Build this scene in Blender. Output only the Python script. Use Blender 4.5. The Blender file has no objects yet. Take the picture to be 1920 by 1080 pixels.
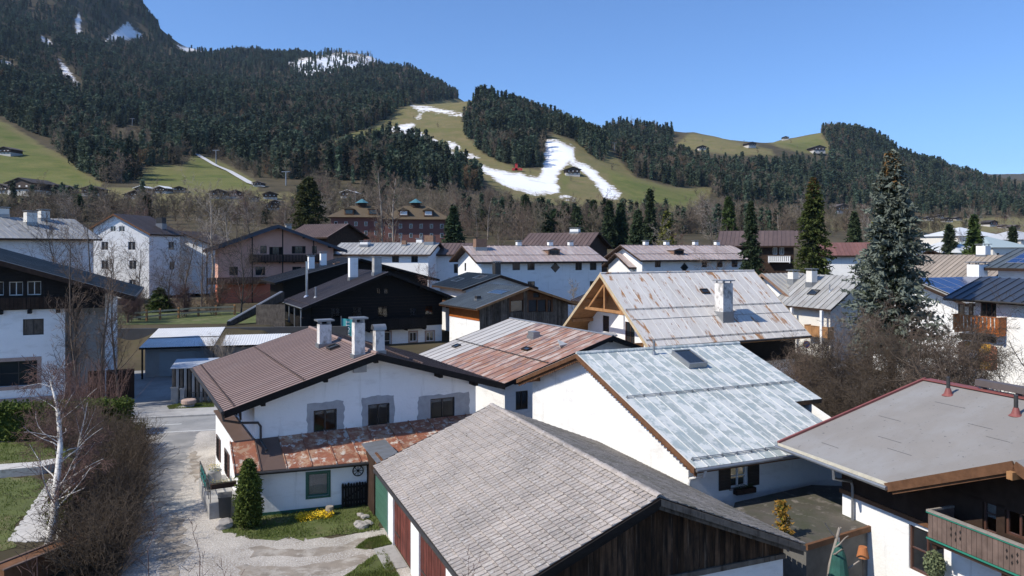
import bpy, math, random
import numpy as np
from mathutils import Vector, Matrix
R = math.radians
SC = bpy.context.scene
COL = SC.collection
# ---------------------------------------------------------------- camera, sky, sun, exposure
CH = 12.6; FPX = 1400.0; HZ = 465.0            # camera height (m), focal length and horizon row of the 1920 px photograph
cd = bpy.data.cameras.new('camera'); cam = bpy.data.objects.new('camera', cd); COL.objects.link(cam)
cam.location = (0, 0, CH); cam.rotation_euler = (R(90), 0, 0)
cd.sensor_width = 36; cd.lens = 36*FPX/1920; cd.shift_y = -(540-HZ)/1920
cd.clip_start = 0.3; cd.clip_end = 30000
SC.camera = cam
SUN_AZ, SUN_EL = R(25), R(45)
TOSUN = Vector((-math.cos(SUN_AZ)*math.cos(SUN_EL), -math.sin(SUN_AZ)*math.cos(SUN_EL), math.sin(SUN_EL)))
w = bpy.data.worlds.new('World'); SC.world = w; w.use_nodes = True
nt = w.node_tree; nt.nodes.clear()
sky = nt.nodes.new('ShaderNodeTexSky'); sky.sky_type = 'NISHITA'; sky.sun_disc = False
sky.sun_elevation = SUN_EL; sky.sun_rotation = math.atan2(TOSUN.x, TOSUN.y)
sky.altitude = 800; sky.air_density = 0.9; sky.dust_density = 0.0; sky.ozone_density = 10.0
bg = nt.nodes.new('ShaderNodeBackground'); bg.inputs[1].default_value = 0.138
wo = nt.nodes.new('ShaderNodeOutputWorld')
nt.links.new(sky.outputs[0], bg.inputs[0]); nt.links.new(bg.outputs[0], wo.inputs[0])
sl = bpy.data.lights.new('sun', 'SUN'); sl.energy = 3.8; sl.angle = R(0.53); sl.color = (1, 0.935, 0.83)
so = bpy.data.objects.new('sun', sl); COL.objects.link(so); so.location = (-60, -40, 90)
so.rotation_euler = TOSUN.to_track_quat('Z', 'Y').to_euler()
vs = SC.view_settings; vs.view_transform = 'Standard'; vs.look = 'None'; vs.exposure = 0.52; vs.gamma = 1.0; vs.use_curve_mapping = False
SC.cycles.max_bounces = 6; SC.cycles.transparent_max_bounces = 8

# ---------------------------------------------------------------- layout helpers (photo position -> place in the world)
def G(px, py, z=0.0):
    d = (CH-z)*FPX/(py-HZ); return Vector(((px-960)/FPX*d, d, z))
def D(px, py, y):
    return Vector(((px-960)/FPX*y, y, CH-(py-HZ)/FPX*y))
def dray(px, py): return Vector(((px-960)/FPX, 1.0, (HZ-py)/FPX))

# ---------------------------------------------------------------- materials
MATS = {}
def mat(name, col, rough=0.8, var=0.0, vscale=3.0, layers=(), bump=0.0, bscale=20.0, rnd=0.0, metal=0.0, spec=0.5,
        coord='world', stretch=(1, 1, 1), huernd=0.0, trans=None):
    """layers: (colour, (sx,sy,sz) noise scale, threshold, softness[, detail]) painted one over the other by noise masks"""
    if name in MATS: return MATS[name]
    m = bpy.data.materials.new(name); m.use_nodes = True; MATS[name] = m
    t = m.node_tree; N = t.nodes; L = t.links
    b = N['Principled BSDF']; b.inputs['Roughness'].default_value = rough; b.inputs['Metallic'].default_value = metal
    b.inputs['Specular IOR Level'].default_value = spec
    oi = N.new('ShaderNodeObjectInfo')
    if coord == 'world':
        g = N.new('ShaderNodeNewGeometry'); vec = g.outputs['Position']
    else:
        g = N.new('ShaderNodeTexCoord')
        ad = N.new('ShaderNodeVectorMath'); ad.operation = 'ADD'
        mu = N.new('ShaderNodeVectorMath'); mu.operation = 'SCALE'; mu.inputs[0].default_value = (37.0, 91.0, 53.0)
        L.new(oi.outputs['Random'], mu.inputs['Scale'])
        L.new(g.outputs['Object'], ad.inputs[0]); L.new(mu.outputs[0], ad.inputs[1]); vec = ad.outputs[0]
    def noise(scale, detail=6, rough_=0.6):
        mp = N.new('ShaderNodeMapping'); mp.inputs['Scale'].default_value = scale
        n = N.new('ShaderNodeTexNoise'); n.inputs['Scale'].default_value = 1.0; n.inputs['Detail'].default_value = detail
        n.inputs['Roughness'].default_value = rough_
        L.new(vec, mp.inputs[0]); L.new(mp.outputs[0], n.inputs['Vector']); return n.outputs['Fac']
    def mix(fac, a, c):
        x = N.new('ShaderNodeMix'); x.data_type = 'RGBA'
        for s, v in ((x.inputs[0], fac), (x.inputs[6], a), (x.inputs[7], c)):
            if isinstance(v, (tuple, list)): s.default_value = (*v[:3], 1)
            elif isinstance(v, (int, float)): s.default_value = v
            else: L.new(v, s)
        return x.outputs[2]
    def rng(v, a0, a1, b0, b1):
        r = N.new('ShaderNodeMapRange'); r.inputs[1].default_value = a0; r.inputs[2].default_value = a1
        r.inputs[3].default_value = b0; r.inputs[4].default_value = b1; L.new(v, r.inputs[0]); return r.outputs[0]
    c = tuple(col)
    if var > 0:
        s = tuple(vscale*k for k in stretch)
        f = rng(noise(s), 0.3, 0.7, 0, 1)
        c = mix(f, tuple(k*(1-var) for k in col), tuple(min(1, k*(1+var)) for k in col))
    for ly in layers:
        lc, ls, th, so_ = ly[:4]
        f = rng(noise(ls, ly[4] if len(ly) > 4 else 8, 0.65), th-so_, th+so_, 0, 1)
        c = mix(f, c, lc)
    if rnd > 0 or huernd > 0:
        hs = N.new('ShaderNodeHueSaturation')
        L.new(rng(oi.outputs['Random'], 0, 1, 1-rnd, 1+rnd), hs.inputs['Value'])
        if huernd:
            ml = N.new('ShaderNodeMath'); ml.operation = 'MULTIPLY'; ml.inputs[1].default_value = 7.31
            fr = N.new('ShaderNodeMath'); fr.operation = 'FRACT'; L.new(oi.outputs['Random'], ml.inputs[0]); L.new(ml.outputs[0], fr.inputs[0])
            L.new(rng(fr.outputs[0], 0, 1, 0.5-huernd, 0.5+huernd), hs.inputs['Hue'])
        if isinstance(c, tuple): hs.inputs['Color'].default_value = (*c, 1)
        else: L.new(c, hs.inputs['Color'])
        c = hs.outputs[0]
    if isinstance(c, tuple): b.inputs['Base Color'].default_value = (*c, 1)
    else: L.new(c, b.inputs['Base Color'])
    if bump > 0:
        bp = N.new('ShaderNodeBump'); bp.inputs['Strength'].default_value = min(1, bump); bp.inputs['Distance'].default_value = 0.03
        L.new(noise(tuple(bscale*k for k in stretch), 5), bp.inputs['Height']); L.new(bp.outputs[0], b.inputs['Normal'])
    if trans is not None:                       # leaf-like light transmission
        td = N.new('ShaderNodeBsdfTranslucent'); mx = N.new('ShaderNodeMixShader'); mx.inputs[0].default_value = trans
        if isinstance(c, tuple): td.inputs[0].default_value = (*c, 1)
        else: L.new(c, td.inputs[0])
        L.new(b.outputs[0], mx.inputs[1]); L.new(td.outputs[0], mx.inputs[2]); L.new(mx.outputs[0], N['Material Output'].inputs[0])
    return m
def glass(name, tint=(0.02, 0.025, 0.03), see=0.0):
    if name in MATS: return MATS[name]
    m = mat(name, tint, 0.06, spec=0.7)
    if see:
        t = m.node_tree; N = t.nodes; L = t.links; b = N['Principled BSDF']
        tr = N.new('ShaderNodeBsdfTransparent'); mx = N.new('ShaderNodeMixShader'); fr = N.new('ShaderNodeFresnel'); fr.inputs[0].default_value = 1.5
        gl = N.new('ShaderNodeBsdfGlossy'); gl.inputs['Roughness'].default_value = 0.03
        L.new(fr.outputs[0], mx.inputs[0]); L.new(tr.outputs[0], mx.inputs[1]); L.new(gl.outputs[0], mx.inputs[2])
        tr.inputs[0].default_value = (see, see, see, 1)
        L.new(mx.outputs[0], N['Material Output'].inputs[0])
    return m
stucco = mat('white_stucco', (0.84, 0.835, 0.81), 0.9, 0.03, 0.8, [((0.66, 0.64, 0.60), (0.5, 0.5, 1.6), 0.66, 0.12), ((0.60, 0.585, 0.55), (3.0, 3.0, 0.22), 0.69, 0.1), ((0.45, 0.43, 0.40), (7, 7, 5), 0.75, 0.03)], bump=0.5, bscale=9)
stucco2 = mat('cream_stucco', (0.72, 0.69, 0.62), 0.9, 0.04, 1, bump=0.2, bscale=8)
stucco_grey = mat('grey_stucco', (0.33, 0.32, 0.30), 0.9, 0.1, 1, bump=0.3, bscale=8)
stucco_pink = mat('pink_stucco', (0.66, 0.37, 0.28), 0.9, 0.06, 0.6, bump=0.2, bscale=8)
stucco_red = mat('red_stucco', (0.58, 0.18, 0.10), 0.9, 0.1, 0.6, bump=0.2, bscale=8)
patchm = mat('cement_render', (0.36, 0.365, 0.37), 0.95, 0.12, 3, bump=0.5, bscale=14)
wood_black = mat('black_timber', (0.016, 0.014, 0.013), 0.7, 0.3, 2, bump=0.4, bscale=6, stretch=(1, 1, 6), rnd=0.25, spec=0.15)
wood_dark = mat('dark_timber', (0.045, 0.028, 0.02), 0.75, 0.3, 2, bump=0.4, bscale=6, rnd=0.2, spec=0.15)
wood_brown = mat('brown_timber', (0.15, 0.075, 0.04), 0.7, 0.25, 3, bump=0.4, bscale=8, rnd=0.2, spec=0.15)
wood_gold = mat('golden_timber', (0.36, 0.19, 0.085), 0.6, 0.25, 2, bump=0.3, bscale=8, rnd=0.15, spec=0.15)
wood_pale = mat('pale_timber', (0.50, 0.40, 0.26), 0.7, 0.2, 2, bump=0.3, bscale=8, spec=0.15)
wood_orange = mat('orange_timber', (0.44, 0.13, 0.03), 0.55, 0.25, 2, bump=0.3, bscale=8, rnd=0.2, spec=0.15)
wood_weather = mat('weathered_plank', (0.10, 0.058, 0.034), 0.85, 0.35, 1.5, [((0.025, 0.018, 0.014), (5, 5, 0.7), 0.5, 0.1), ((0.19, 0.14, 0.10), (9, 9, 0.5), 0.66, 0.06)], bump=0.6, bscale=10, rnd=0.45, coord='object', spec=0.15)
wood_greyw = mat('grey_board', (0.13, 0.11, 0.09), 0.85, 0.3, 2, [((0.05, 0.04, 0.03), (6, 6, 1), 0.6, 0.1)], bump=0.4, bscale=10, rnd=0.35, spec=0.15)
wood_rail = mat('balcony_board', (0.155, 0.11, 0.09), 0.75, 0.25, 3, bump=0.3, bscale=8, rnd=0.12, spec=0.15)
wood_red = mat('oxblood_board', (0.15, 0.045, 0.035), 0.7, 0.35, 2.0, [((0.07, 0.03, 0.025), (7, 7, 0.6), 0.55, 0.12)], bump=0.4, bscale=9, rnd=0.2, spec=0.15)
metal_grey = mat('grey_metal', (0.30, 0.31, 0.32), 0.4, 0.1, 3, metal=0.6)
metal_dark = mat('dark_metal', (0.05, 0.047, 0.045), 0.5, 0.2, 3, metal=0.3)
metal_steel = mat('bright_steel', (0.62, 0.62, 0.62), 0.28, 0.1, 2, metal=0.95)
frame_dark = mat('dark_frame', (0.035, 0.028, 0.024), 0.5)
frame_white = mat('white_frame', (0.75, 0.74, 0.71), 0.5)
frame_brown = mat('brown_frame', (0.085, 0.04, 0.028), 0.5)
frame_green = mat('green_frame', (0.02, 0.10, 0.07), 0.5)
stone_sur = mat('sandstone', (0.40, 0.29, 0.24), 0.9, 0.15, 4, bump=0.3, bscale=16)
glass_dark = glass('window_glass'); glass_see = glass('clear_glass', see=0.82)
curtain_m = mat('curtain_cloth', (0.78, 0.78, 0.75), 0.9, 0.05, 8, trans=0.3)
conc = mat('concrete', (0.36, 0.35, 0.33), 0.9, 0.15, 1.2, [((0.2, 0.19, 0.18), (1.2, 1.2, 2), 0.62, 0.12)], bump=0.4, bscale=12)
chim_pl = mat('chimney_plaster', (0.70, 0.67, 0.63), 0.9, 0.1, 2, [((0.05, 0.046, 0.042), (1.3, 1.3, 0.8), 0.58, 0.1), ((0.30, 0.27, 0.24), (4, 4, 3), 0.62, 0.1)], bump=0.6, bscale=12)  # black patches put the shade of the chimney faces into the plaster colour
brick_m = mat('chimney_brick', (0.22, 0.13, 0.085), 0.85, 0.2, 3, bump=0.3)
solar_m = mat('solar_cell', (0.012, 0.035, 0.13), 0.15, 0.2, 2, spec=0.8)

# ---------------------------------------------------------------- mesh builder
class MB:
    def __init__(s): s.v = []; s.f = []; s.m = []
    def add(s, vs, fs, mi=0):
        o = len(s.v); s.v.extend([tuple(p) for p in vs]); s.f.extend([tuple(i+o for i in f) for f in fs]); s.m.extend([mi]*len(fs)); return s
    def box(s, x0, y0, z0, x1, y1, z1, mi=0):
        return s.add([(x0, y0, z0), (x1, y0, z0), (x1, y1, z0), (x0, y1, z0), (x0, y0, z1), (x1, y0, z1), (x1, y1, z1), (x0, y1, z1)],
                     [(0, 3, 2, 1), (4, 5, 6, 7), (0, 1, 5, 4), (1, 2, 6, 5), (2, 3, 7, 6), (3, 0, 4, 7)], mi)
    def beam(s, a, b, w, h, up=(0, 0, 1), mi=0):
        a = Vector(a); b = Vector(b); d = (b-a).normalized(); u = Vector(up)
        x = d.cross(u)
        if x.length < 1e-4: x = d.cross(Vector((0, 1, 0)))
        x.normalize(); y = x.cross(d).normalized(); x = x*w/2; y = y*h/2
        return s.add([a-x-y, a+x-y, a+x+y, a-x+y, b-x-y, b+x-y, b+x+y, b-x+y],
                     [(0, 1, 2, 3), (7, 6, 5, 4), (0, 4, 5, 1), (1, 5, 6, 2), (2, 6, 7, 3), (3, 7, 4, 0)], mi)
    def tube(s, pts, rad, n=6, cap=True, mi=0):
        pts = [Vector(p) for p in pts]; k = len(pts)
        if not hasattr(rad, '__len__'): rad = [rad]*k
        vs = []; prev = None
        for i, p in enumerate(pts):
            d = (pts[min(i+1, k-1)]-pts[max(i-1, 0)]).normalized()
            if prev is None:
                x = d.cross(Vector((0.13, 0.21, 1)) if abs(d.z) < 0.9 else Vector((1, 0.2, 0.1))).normalized()
            else: x = (prev-d*prev.dot(d)).normalized()
            prev = x; y = d.cross(x)
            for j in range(n):
                a = 2*math.pi*j/n; vs.append(p+(x*math.cos(a)+y*math.sin(a))*rad[i])
        fs = [(i*n+j, i*n+(j+1) % n, (i+1)*n+(j+1) % n, (i+1)*n+j) for i in range(k-1) for j in range(n)]
        if cap: fs += [tuple(range(n-1, -1, -1)), tuple(range((k-1)*n, k*n))]
        return s.add(vs, fs, mi)
    def prism(s, poly, dvec, mi=0):
        """extrude a polygon (3D points) by dvec"""
        n = len(poly); dv = Vector(dvec); p = [Vector(q) for q in poly]
        nn = Vector((0, 0, 0))
        for i in range(n): nn += p[i].cross(p[(i+1) % n])
        if nn.dot(dv) > 0: p = p[::-1]
        vs = p+[q+dv for q in p]
        return s.add(vs, [tuple(range(n)), tuple(range(2*n-1, n-1, -1))]+[(i, i+n, (i+1) % n+n, (i+1) % n) for i in range(n)], mi)
    def build(s, name, m, parent=None, smooth=False, loc=None, mats=None):
        me = bpy.data.meshes.new(name); me.from_pydata(s.v, [], s.f)
        for x in (mats or [m]): me.materials.append(x)
        if mats: me.polygons.foreach_set('material_index', s.m)
        if smooth: me.polygons.foreach_set('use_smooth', [True]*len(s.f))
        o = bpy.data.objects.new(name, me); COL.objects.link(o)
        if parent: o.parent = parent
        if loc is not None: o.location = loc
        return o
def npmesh(name, V, Fa, mats, mi=None, parent=None, smooth=False):
    """numpy mesh: V (n,3), Fa (m,k) with k = 3 or 4"""
    me = bpy.data.meshes.new(name); V = np.asarray(V, np.float32); Fa = np.asarray(Fa, np.int32); k = Fa.shape[1]
    me.vertices.add(len(V)); me.vertices.foreach_set('co', V.ravel())
    me.loops.add(Fa.size); me.loops.foreach_set('vertex_index', Fa.ravel())
    me.polygons.add(len(Fa)); me.polygons.foreach_set('loop_start', np.arange(0, Fa.size, k, dtype=np.int32))
    me.polygons.foreach_set('loop_total', np.full(len(Fa), k, np.int32))
    for m in (mats if isinstance(mats, (list, tuple)) else [mats]): me.materials.append(m)
    if mi is not None: me.polygons.foreach_set('material_index', np.asarray(mi, np.int32))
    if smooth: me.polygons.foreach_set('use_smooth', np.ones(len(Fa), bool))
    me.update(calc_edges=True)
    o = bpy.data.objects.new(name, me)
    COL.objects.link(o)
    if parent: o.parent = parent
    return o
def tag(o, label=None, cat=None, group=None, kind=None):
    if label: o['label'] = label
    if cat: o['category'] = cat
    if group: o['group'] = group
    if kind: o['kind'] = kind
    return o
def empty(name, label, cat, loc=(0, 0, 0), rz=0.0, group=None):
    o = bpy.data.objects.new(name, None); COL.objects.link(o); o.location = loc; o.rotation_euler = (0, 0, rz); o.empty_display_size = 0.3
    return tag(o, label, cat, group)
def copy_tree(o, parent=None):
    c = o.copy(); COL.objects.link(c); c.parent = parent
    for ch in o.children: copy_tree(ch, c)
    return c
# ---------------------------------------------------------------- terrain: one sheet from the village to the mountains
# control points (photo column, photo row, distance in m): where the ground was read off the photograph
CP = [ # valley and foot of the slopes
 (0,430,260),(300,440,260),(600,445,280),(900,450,280),(1200,450,280),(1500,455,300),(1900,455,300),(2300,455,300),(-400,440,260),
 (0,395,380),(200,400,380),(450,402,380),(700,408,400),(900,415,420),(1100,418,450),(1300,420,500),(1600,425,600),(1900,430,700),(2300,430,700),(-400,380,380),
 (0,352,500),(190,352,520),(330,348,540),(480,352,560),(620,372,560),(780,372,580),(900,372,640),(1020,378,720),(1140,385,740),(1260,398,760),(1400,402,850),(1600,402,1100),(1900,408,1300),(2300,410,1300),(-400,330,500),
 # left meadows and lower forest
 (0,290,640),(100,305,640),(0,228,800),(60,262,760),(-400,180,900),(110,290,680),(160,262,820),(250,318,660),(330,300,720),(380,290,800),(460,318,740),(560,322,760),
 # big left mountain
 (0,160,1150),(0,60,1700),(0,-60,2300),(-300,-40,1900),(-300,-250,2700),(130,200,1100),(130,100,1700),(150,-20,2350),(60,-160,2800),(200,-140,2800),
 (265,10,2500),(285,45,2550),(300,75,2600),(345,100,2750),(250,80,2400),(260,140,1900),(260,210,1250),
 (400,110,2700),(440,104,2900),(400,160,1900),(380,225,1300),(430,255,1150),(520,200,1350),(540,112,2900),(520,150,2200),
 (600,106,3100),(600,140,2500),(600,215,1350),(660,103,3300),(700,112,3200),(735,124,2900),(660,160,2000),(690,205,1400),(640,245,1150),(770,135,2500),(800,160,2200),(740,170,1900),
 # ski hill
 (603,285,900),(640,262,980),(700,240,1080),(760,205,1300),(820,197,1400),(885,184,1480),(850,215,1290),(800,235,1160),(740,250,1060),
 (840,275,1000),(780,262,1010),(900,290,960),(880,320,860),(960,318,880),(950,348,780),(905,345,760),(1000,340,820),(1000,300,930),(900,240,1120),(910,195,1330),(950,230,1180),
 (700,300,760),(760,310,740),(840,325,740),(640,320,720),(700,345,640),(850,355,650),
 (1035,258,1050),(1060,280,1000),(1040,320,900),(1090,320,920),(1140,345,860),(1130,300,1030),(1180,345,880),(1100,270,1100),(1070,250,1180),
 (960,205,1400),(1000,212,1420),(1060,238,1420),(1110,258,1450),(1020,235,1270),
 # right hills
 (1160,240,1750),(1210,250,1750),(1260,255,1750),(1300,250,1720),(1340,257,1750),(1400,268,1800),(1450,272,1850),(1500,264,1900),(1540,252,1900),(1265,272,1600),(1360,288,1500),(1450,288,1550),(1520,290,1650),
 (1590,246,2000),(1640,262,2050),(1690,298,2050),(1770,322,2100),(1850,336,2250),(1920,365,2400),(2100,390,2600),(2300,400,2800),
 (1200,300,1250),(1250,345,1000),(1330,355,980),(1280,380,840),(1400,330,1200),(1550,340,1350),(1600,300,1650),(1700,360,1500),(1800,375,1600),(1900,390,1700),(1500,380,1120),(1150,280,1250),
 # far hill at the right edge
 (1880,336,5200),(1920,330,5200),(2000,325,5200),(2200,320,5200),(1780,372,5000),
]
CP3 = [tuple(D(*c)) for c in CP]
# behind the skylines the land falls away
CP3 += [tuple(D(px, py, y)+Vector((0, 0, -dz))) for px, py, y, dz in [
 (885,184,1750,120),(820,197,1650,30),(960,205,1750,110),(1060,238,1800,90),(1210,250,2300,120),(1340,257,2300,120),(1450,272,2400,120),(1540,252,2400,140),(1640,262,2600,160),
 (1770,322,2700,120),(1920,365,3000,110),(2200,400,3600,60),(735,124,3700,150),(660,103,4200,150),(540,112,3900,150),(440,104,3700,100),(770,135,3100,160),(800,160,2800,200),(1000,300,4500,0),(1400,300,4200,0),
 (300,60,2950,260),(345,92,3200,220),(420,100,3300,180),(265,0,2900,160),(330,20,3600,760),(600,106,5200,300),(1600,340,4200,60)]]
CP3 += [(x, y, 0.0) for x in (-160, -80, 0, 80, 160) for y in (-150, -60, 20, 70, 120)] + [(x, 165, 2.5) for x in (-160, -80, 0, 80, 160)]
CP3 += [(x, -900, 20.0) for x in (-2500, 0, 2500)] + [(-2600, 300, 500.0), (2600, 300, 120.0), (-4500, 1500, 1100.0), (4500, 2500, 300.0)]
CP3 = np.array(CP3, float)
def _rbf():
    P = CP3[:, :2]; n = len(P)
    d = np.linalg.norm(P[:, None]-P[None], axis=2)
    A = np.zeros((n+3, n+3)); A[:n, :n] = d; A[:n, n:] = np.c_[np.ones(n), P/1000]; A[n:, :n] = A[:n, n:].T
    A[:n, :n] -= np.eye(n)*1.5
    b = np.zeros(n+3); b[:n] = CP3[:, 2]
    return np.linalg.solve(A, b)
RW = _rbf()
def hash2(ix, iy, s): 
    h = np.sin(ix*127.1+iy*311.7+s*74.7)*43758.5453; return h-np.floor(h)
def vnoise(x, y, s=0):
    ix = np.floor(x); iy = np.floor(y); fx = x-ix; fy = y-iy; fx = fx*fx*(3-2*fx); fy = fy*fy*(3-2*fy)
    return (hash2(ix, iy, s)*(1-fx)+hash2(ix+1, iy, s)*fx)*(1-fy)+(hash2(ix, iy+1, s)*(1-fx)+hash2(ix+1, iy+1, s)*fx)*fy
def sstep(a, b, x): t = np.clip((x-a)/(b-a), 0, 1); return t*t*(3-2*t)
def terr(x, y):
    x = np.atleast_1d(np.asarray(x, float)); y = np.atleast_1d(np.asarray(y, float)); out = np.zeros(x.shape)
    for i in range(0, x.size, 60000):
        X = x.ravel()[i:i+60000]; Y = y.ravel()[i:i+60000]
        d = np.hypot(X[:, None]-CP3[None, :, 0], Y[:, None]-CP3[None, :, 1])
        z = d@RW[:-3]+RW[-3]+RW[-2]*X/1000+RW[-1]*Y/1000
        r = np.hypot(X, Y)
        amp = np.clip((r-300)/1500, 0, 1.2)
        z = z+amp*(26*(vnoise(X/260, Y/260, 1)-0.5)+11*(vnoise(X/90, Y/90, 2)-0.5)+4*(vnoise(X/33, Y/33, 3)-0.5))
        z = z*sstep(105, 190, r)
        z = np.where(r < 300, np.maximum(z, 0), z)
        terrace = 3.0*sstep(-27, -30, X)*sstep(86.2, 88.5, Y)*(1-sstep(150, 220, r))
        z = np.maximum(z, terrace)
        out.ravel()[i:i+60000] = z
    return out
def pix(x, y, z): return 960+FPX*x/y, HZ-FPX*(z-CH)/y
def inpoly(px, py, poly):
    c = np.zeros(px.shape, bool); n = len(poly)
    for i in range(n):
        x0, y0 = poly[i]; x1, y1 = poly[i-1]
        if y0 == y1: continue
        t = ((y0 > py) != (y1 > py)) & (px < (x1-x0)*(py-y0)/(y1-y0)+x0); c ^= t
    return c
def polydist(px, py, poly):
    """signed distance, positive inside"""
    d = np.full(px.shape, 1e9); n = len(poly)
    for i in range(n):
        x0, y0 = poly[i]; x1, y1 = poly[i-1]; dx, dy = x1-x0, y1-y0; l2 = dx*dx+dy*dy+1e-9
        t = np.clip(((px-x0)*dx+(py-y0)*dy)/l2, 0, 1); d = np.minimum(d, np.hypot(px-x0-t*dx, py-y0-t*dy))
    return np.where(inpoly(px, py, poly), d, -d)
SNOW = [
 [(1024,258),(1040,262),(1060,268),(1079,276),(1076,296),(1064,310),(1048,326),(1043,340),(1050,352),(1045,364),(1005,366),(962,356),(932,341),(906,322),(885,308),(905,310),(930,318),(960,324),(975,322),(990,330),(1010,330),(1016,316),(1022,300),(1021,280)],
 [(1070,292),(1085,302),(1110,314),(1130,334),(1146,348),(1166,360),(1160,373),(1132,376),(1122,352),(1102,332),(1080,314),(1064,306)],
 [(718,244),(745,236),(772,229),(782,234),(770,240),(792,250),(820,262),(818,272),(790,265),(765,252),(735,248)],
 [(838,264),(852,268),(864,276),(860,281),(842,278)],
 [(818,276),(850,284),(888,289),(899,297),(870,297),(850,291),(825,284)],
 [(768,197),(800,199),(840,207),(874,214),(874,220),(830,212),(785,207)],
 [(778,217),(792,214),(790,222),(780,222)],
 [(1050,366),(1085,372),(1075,378),(1045,372)],
 [(538,118),(560,112),(600,104),(640,99),(700,107),(734,113),(733,129),(700,124),(660,132),(610,142),(570,144),(548,134)],
 [(732,136),(768,149),(748,148)],
 [(196,76),(240,40),(262,50),(276,66),(240,76)], [(72,66),(94,74),(102,92),(84,86)], [(106,106),(126,126),(148,158),(158,184),(140,176),(118,138)],
 [(0,113),(20,116),(28,128),(4,126)], [(330,84),(350,88),(420,92),(420,97),(345,96)], [(356,252),(372,256),(370,266),(358,264)],
 [(140,36),(150,20),(152,60),(144,70)],
]
MEADOW = [
 [(-300,190),(0,225),(45,248),(70,268),(115,290),(150,318),(192,344),(192,358),(-300,358)],
 [(160,240),(215,244),(205,256),(170,254)],
 [(245,326),(300,306),(340,312),(368,286),(420,306),(490,345),(478,362),(280,354)],
 [(597,300),(603,266),(680,243),(728,220),(748,200),(820,190),(887,178),(896,196),(872,226),(872,250),(905,287),(960,312),(1012,318),(1018,300),(1016,262),(1040,252),(1085,268),(1120,300),(1140,275),(1160,300),(1195,334),(1262,352),(1335,352),(1330,372),(1282,396),(1200,398),(1130,390),(1050,388),(950,374),(915,345),(885,312),(840,282),(790,262),(740,250),(690,256),(650,276),(625,300)],
 [(1262,274),(1295,249),(1340,254),(1395,267),(1447,281),(1452,292),(1380,292),(1300,282)],
 [(1436,264),(1480,260),(1538,248),(1560,275),(1548,291),(1500,287),(1460,277)],
 [(590,382),(640,372),(650,397),(600,402)], [(0,352),(330,352),(560,362),(560,392),(0,392)], [(1500,405),(2000,408),(2000,440),(1500,430)],
]
GREEN = [MEADOW[0], MEADOW[2], [(600,300),(603,266),(680,243),(728,226),(740,240),(700,256),(650,276)], [(1120,305),(1160,320),(1262,352),(1335,352),(1290,392),(1200,395),(1150,350)], [(1050,310),(1080,330),(1060,365),(1045,350)], MEADOW[5], [(590,382),(640,372),(650,397),(600,402)], [(780,236),(870,236),(872,250),(800,250)]]
def soft(px, py, polys, lim=8.0):
    d = np.full(px.shape, -lim)
    for p in polys:
        xs = [q[0] for q in p]; ys = [q[1] for q in p]
        k = (px > min(xs)-lim) & (px < max(xs)+lim) & (py > min(ys)-lim) & (py < max(ys)+lim)
        if k.any(): d[k] = np.maximum(d[k], polydist(px[k], py[k], p))
    return np.clip(d/lim, -1, 1)*0.5+0.5
def build_terrain():
    az = np.r_[np.arange(-180, -46, 4), np.arange(-46, 46.01, 0.11), np.arange(50, 180, 4)]*math.pi/180
    rr = np.r_[3, 20, 40, 60, np.arange(80, 130, 2.5), np.exp(np.arange(math.log(130), math.log(900), 0.028)), np.exp(np.arange(math.log(900), math.log(3400), 0.0125)), np.exp(np.arange(math.log(3400), math.log(14000), 0.06))]
    A, Rr = np.meshgrid(az, rr); X = Rr*np.sin(A); Y = Rr*np.cos(A); Zt = terr(X.ravel(), Y.ravel()).reshape(X.shape)
    Zt = np.where(Rr > 6500, Zt*np.clip((14000-Rr)/7500, 0, 1), Zt)
    n, m = X.shape; V = np.c_[X.ravel(), Y.ravel(), Zt.ravel()-0.004]
    i, j = np.meshgrid(np.arange(n-1), np.arange(m), indexing='ij'); j2 = (j+1) % m
    Fq = np.c_[(i*m+j).ravel(), (i*m+j2).ravel(), ((i+1)*m+j2).ravel(), ((i+1)*m+j).ravel()]
    V = np.r_[V, [[0, 0, -0.004]]]
    me_f = Fq
    o = npmesh('ground', V, me_f, terrain_mat(), smooth=True)
    px, py = pix(V[:, 0], np.maximum(V[:, 1], 1), V[:, 2])
    back = V[:, 1] < 150
    sn = soft(px, py, SNOW, 9.0); mw = soft(px, py, MEADOW, 14.0); gr = soft(px, py, GREEN, 14.0)
    sn[back] = 0; mw[back] = 0.3; gr[back] = 0.3
    for nm, a in (('snow', sn), ('meadow', mw), ('green', gr)):
        at = o.data.attributes.new(nm, 'FLOAT', 'POINT'); at.data.foreach_set('value', a.astype(np.float32))
    # inner disc
    tag(o, kind='structure')
    return o
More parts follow.
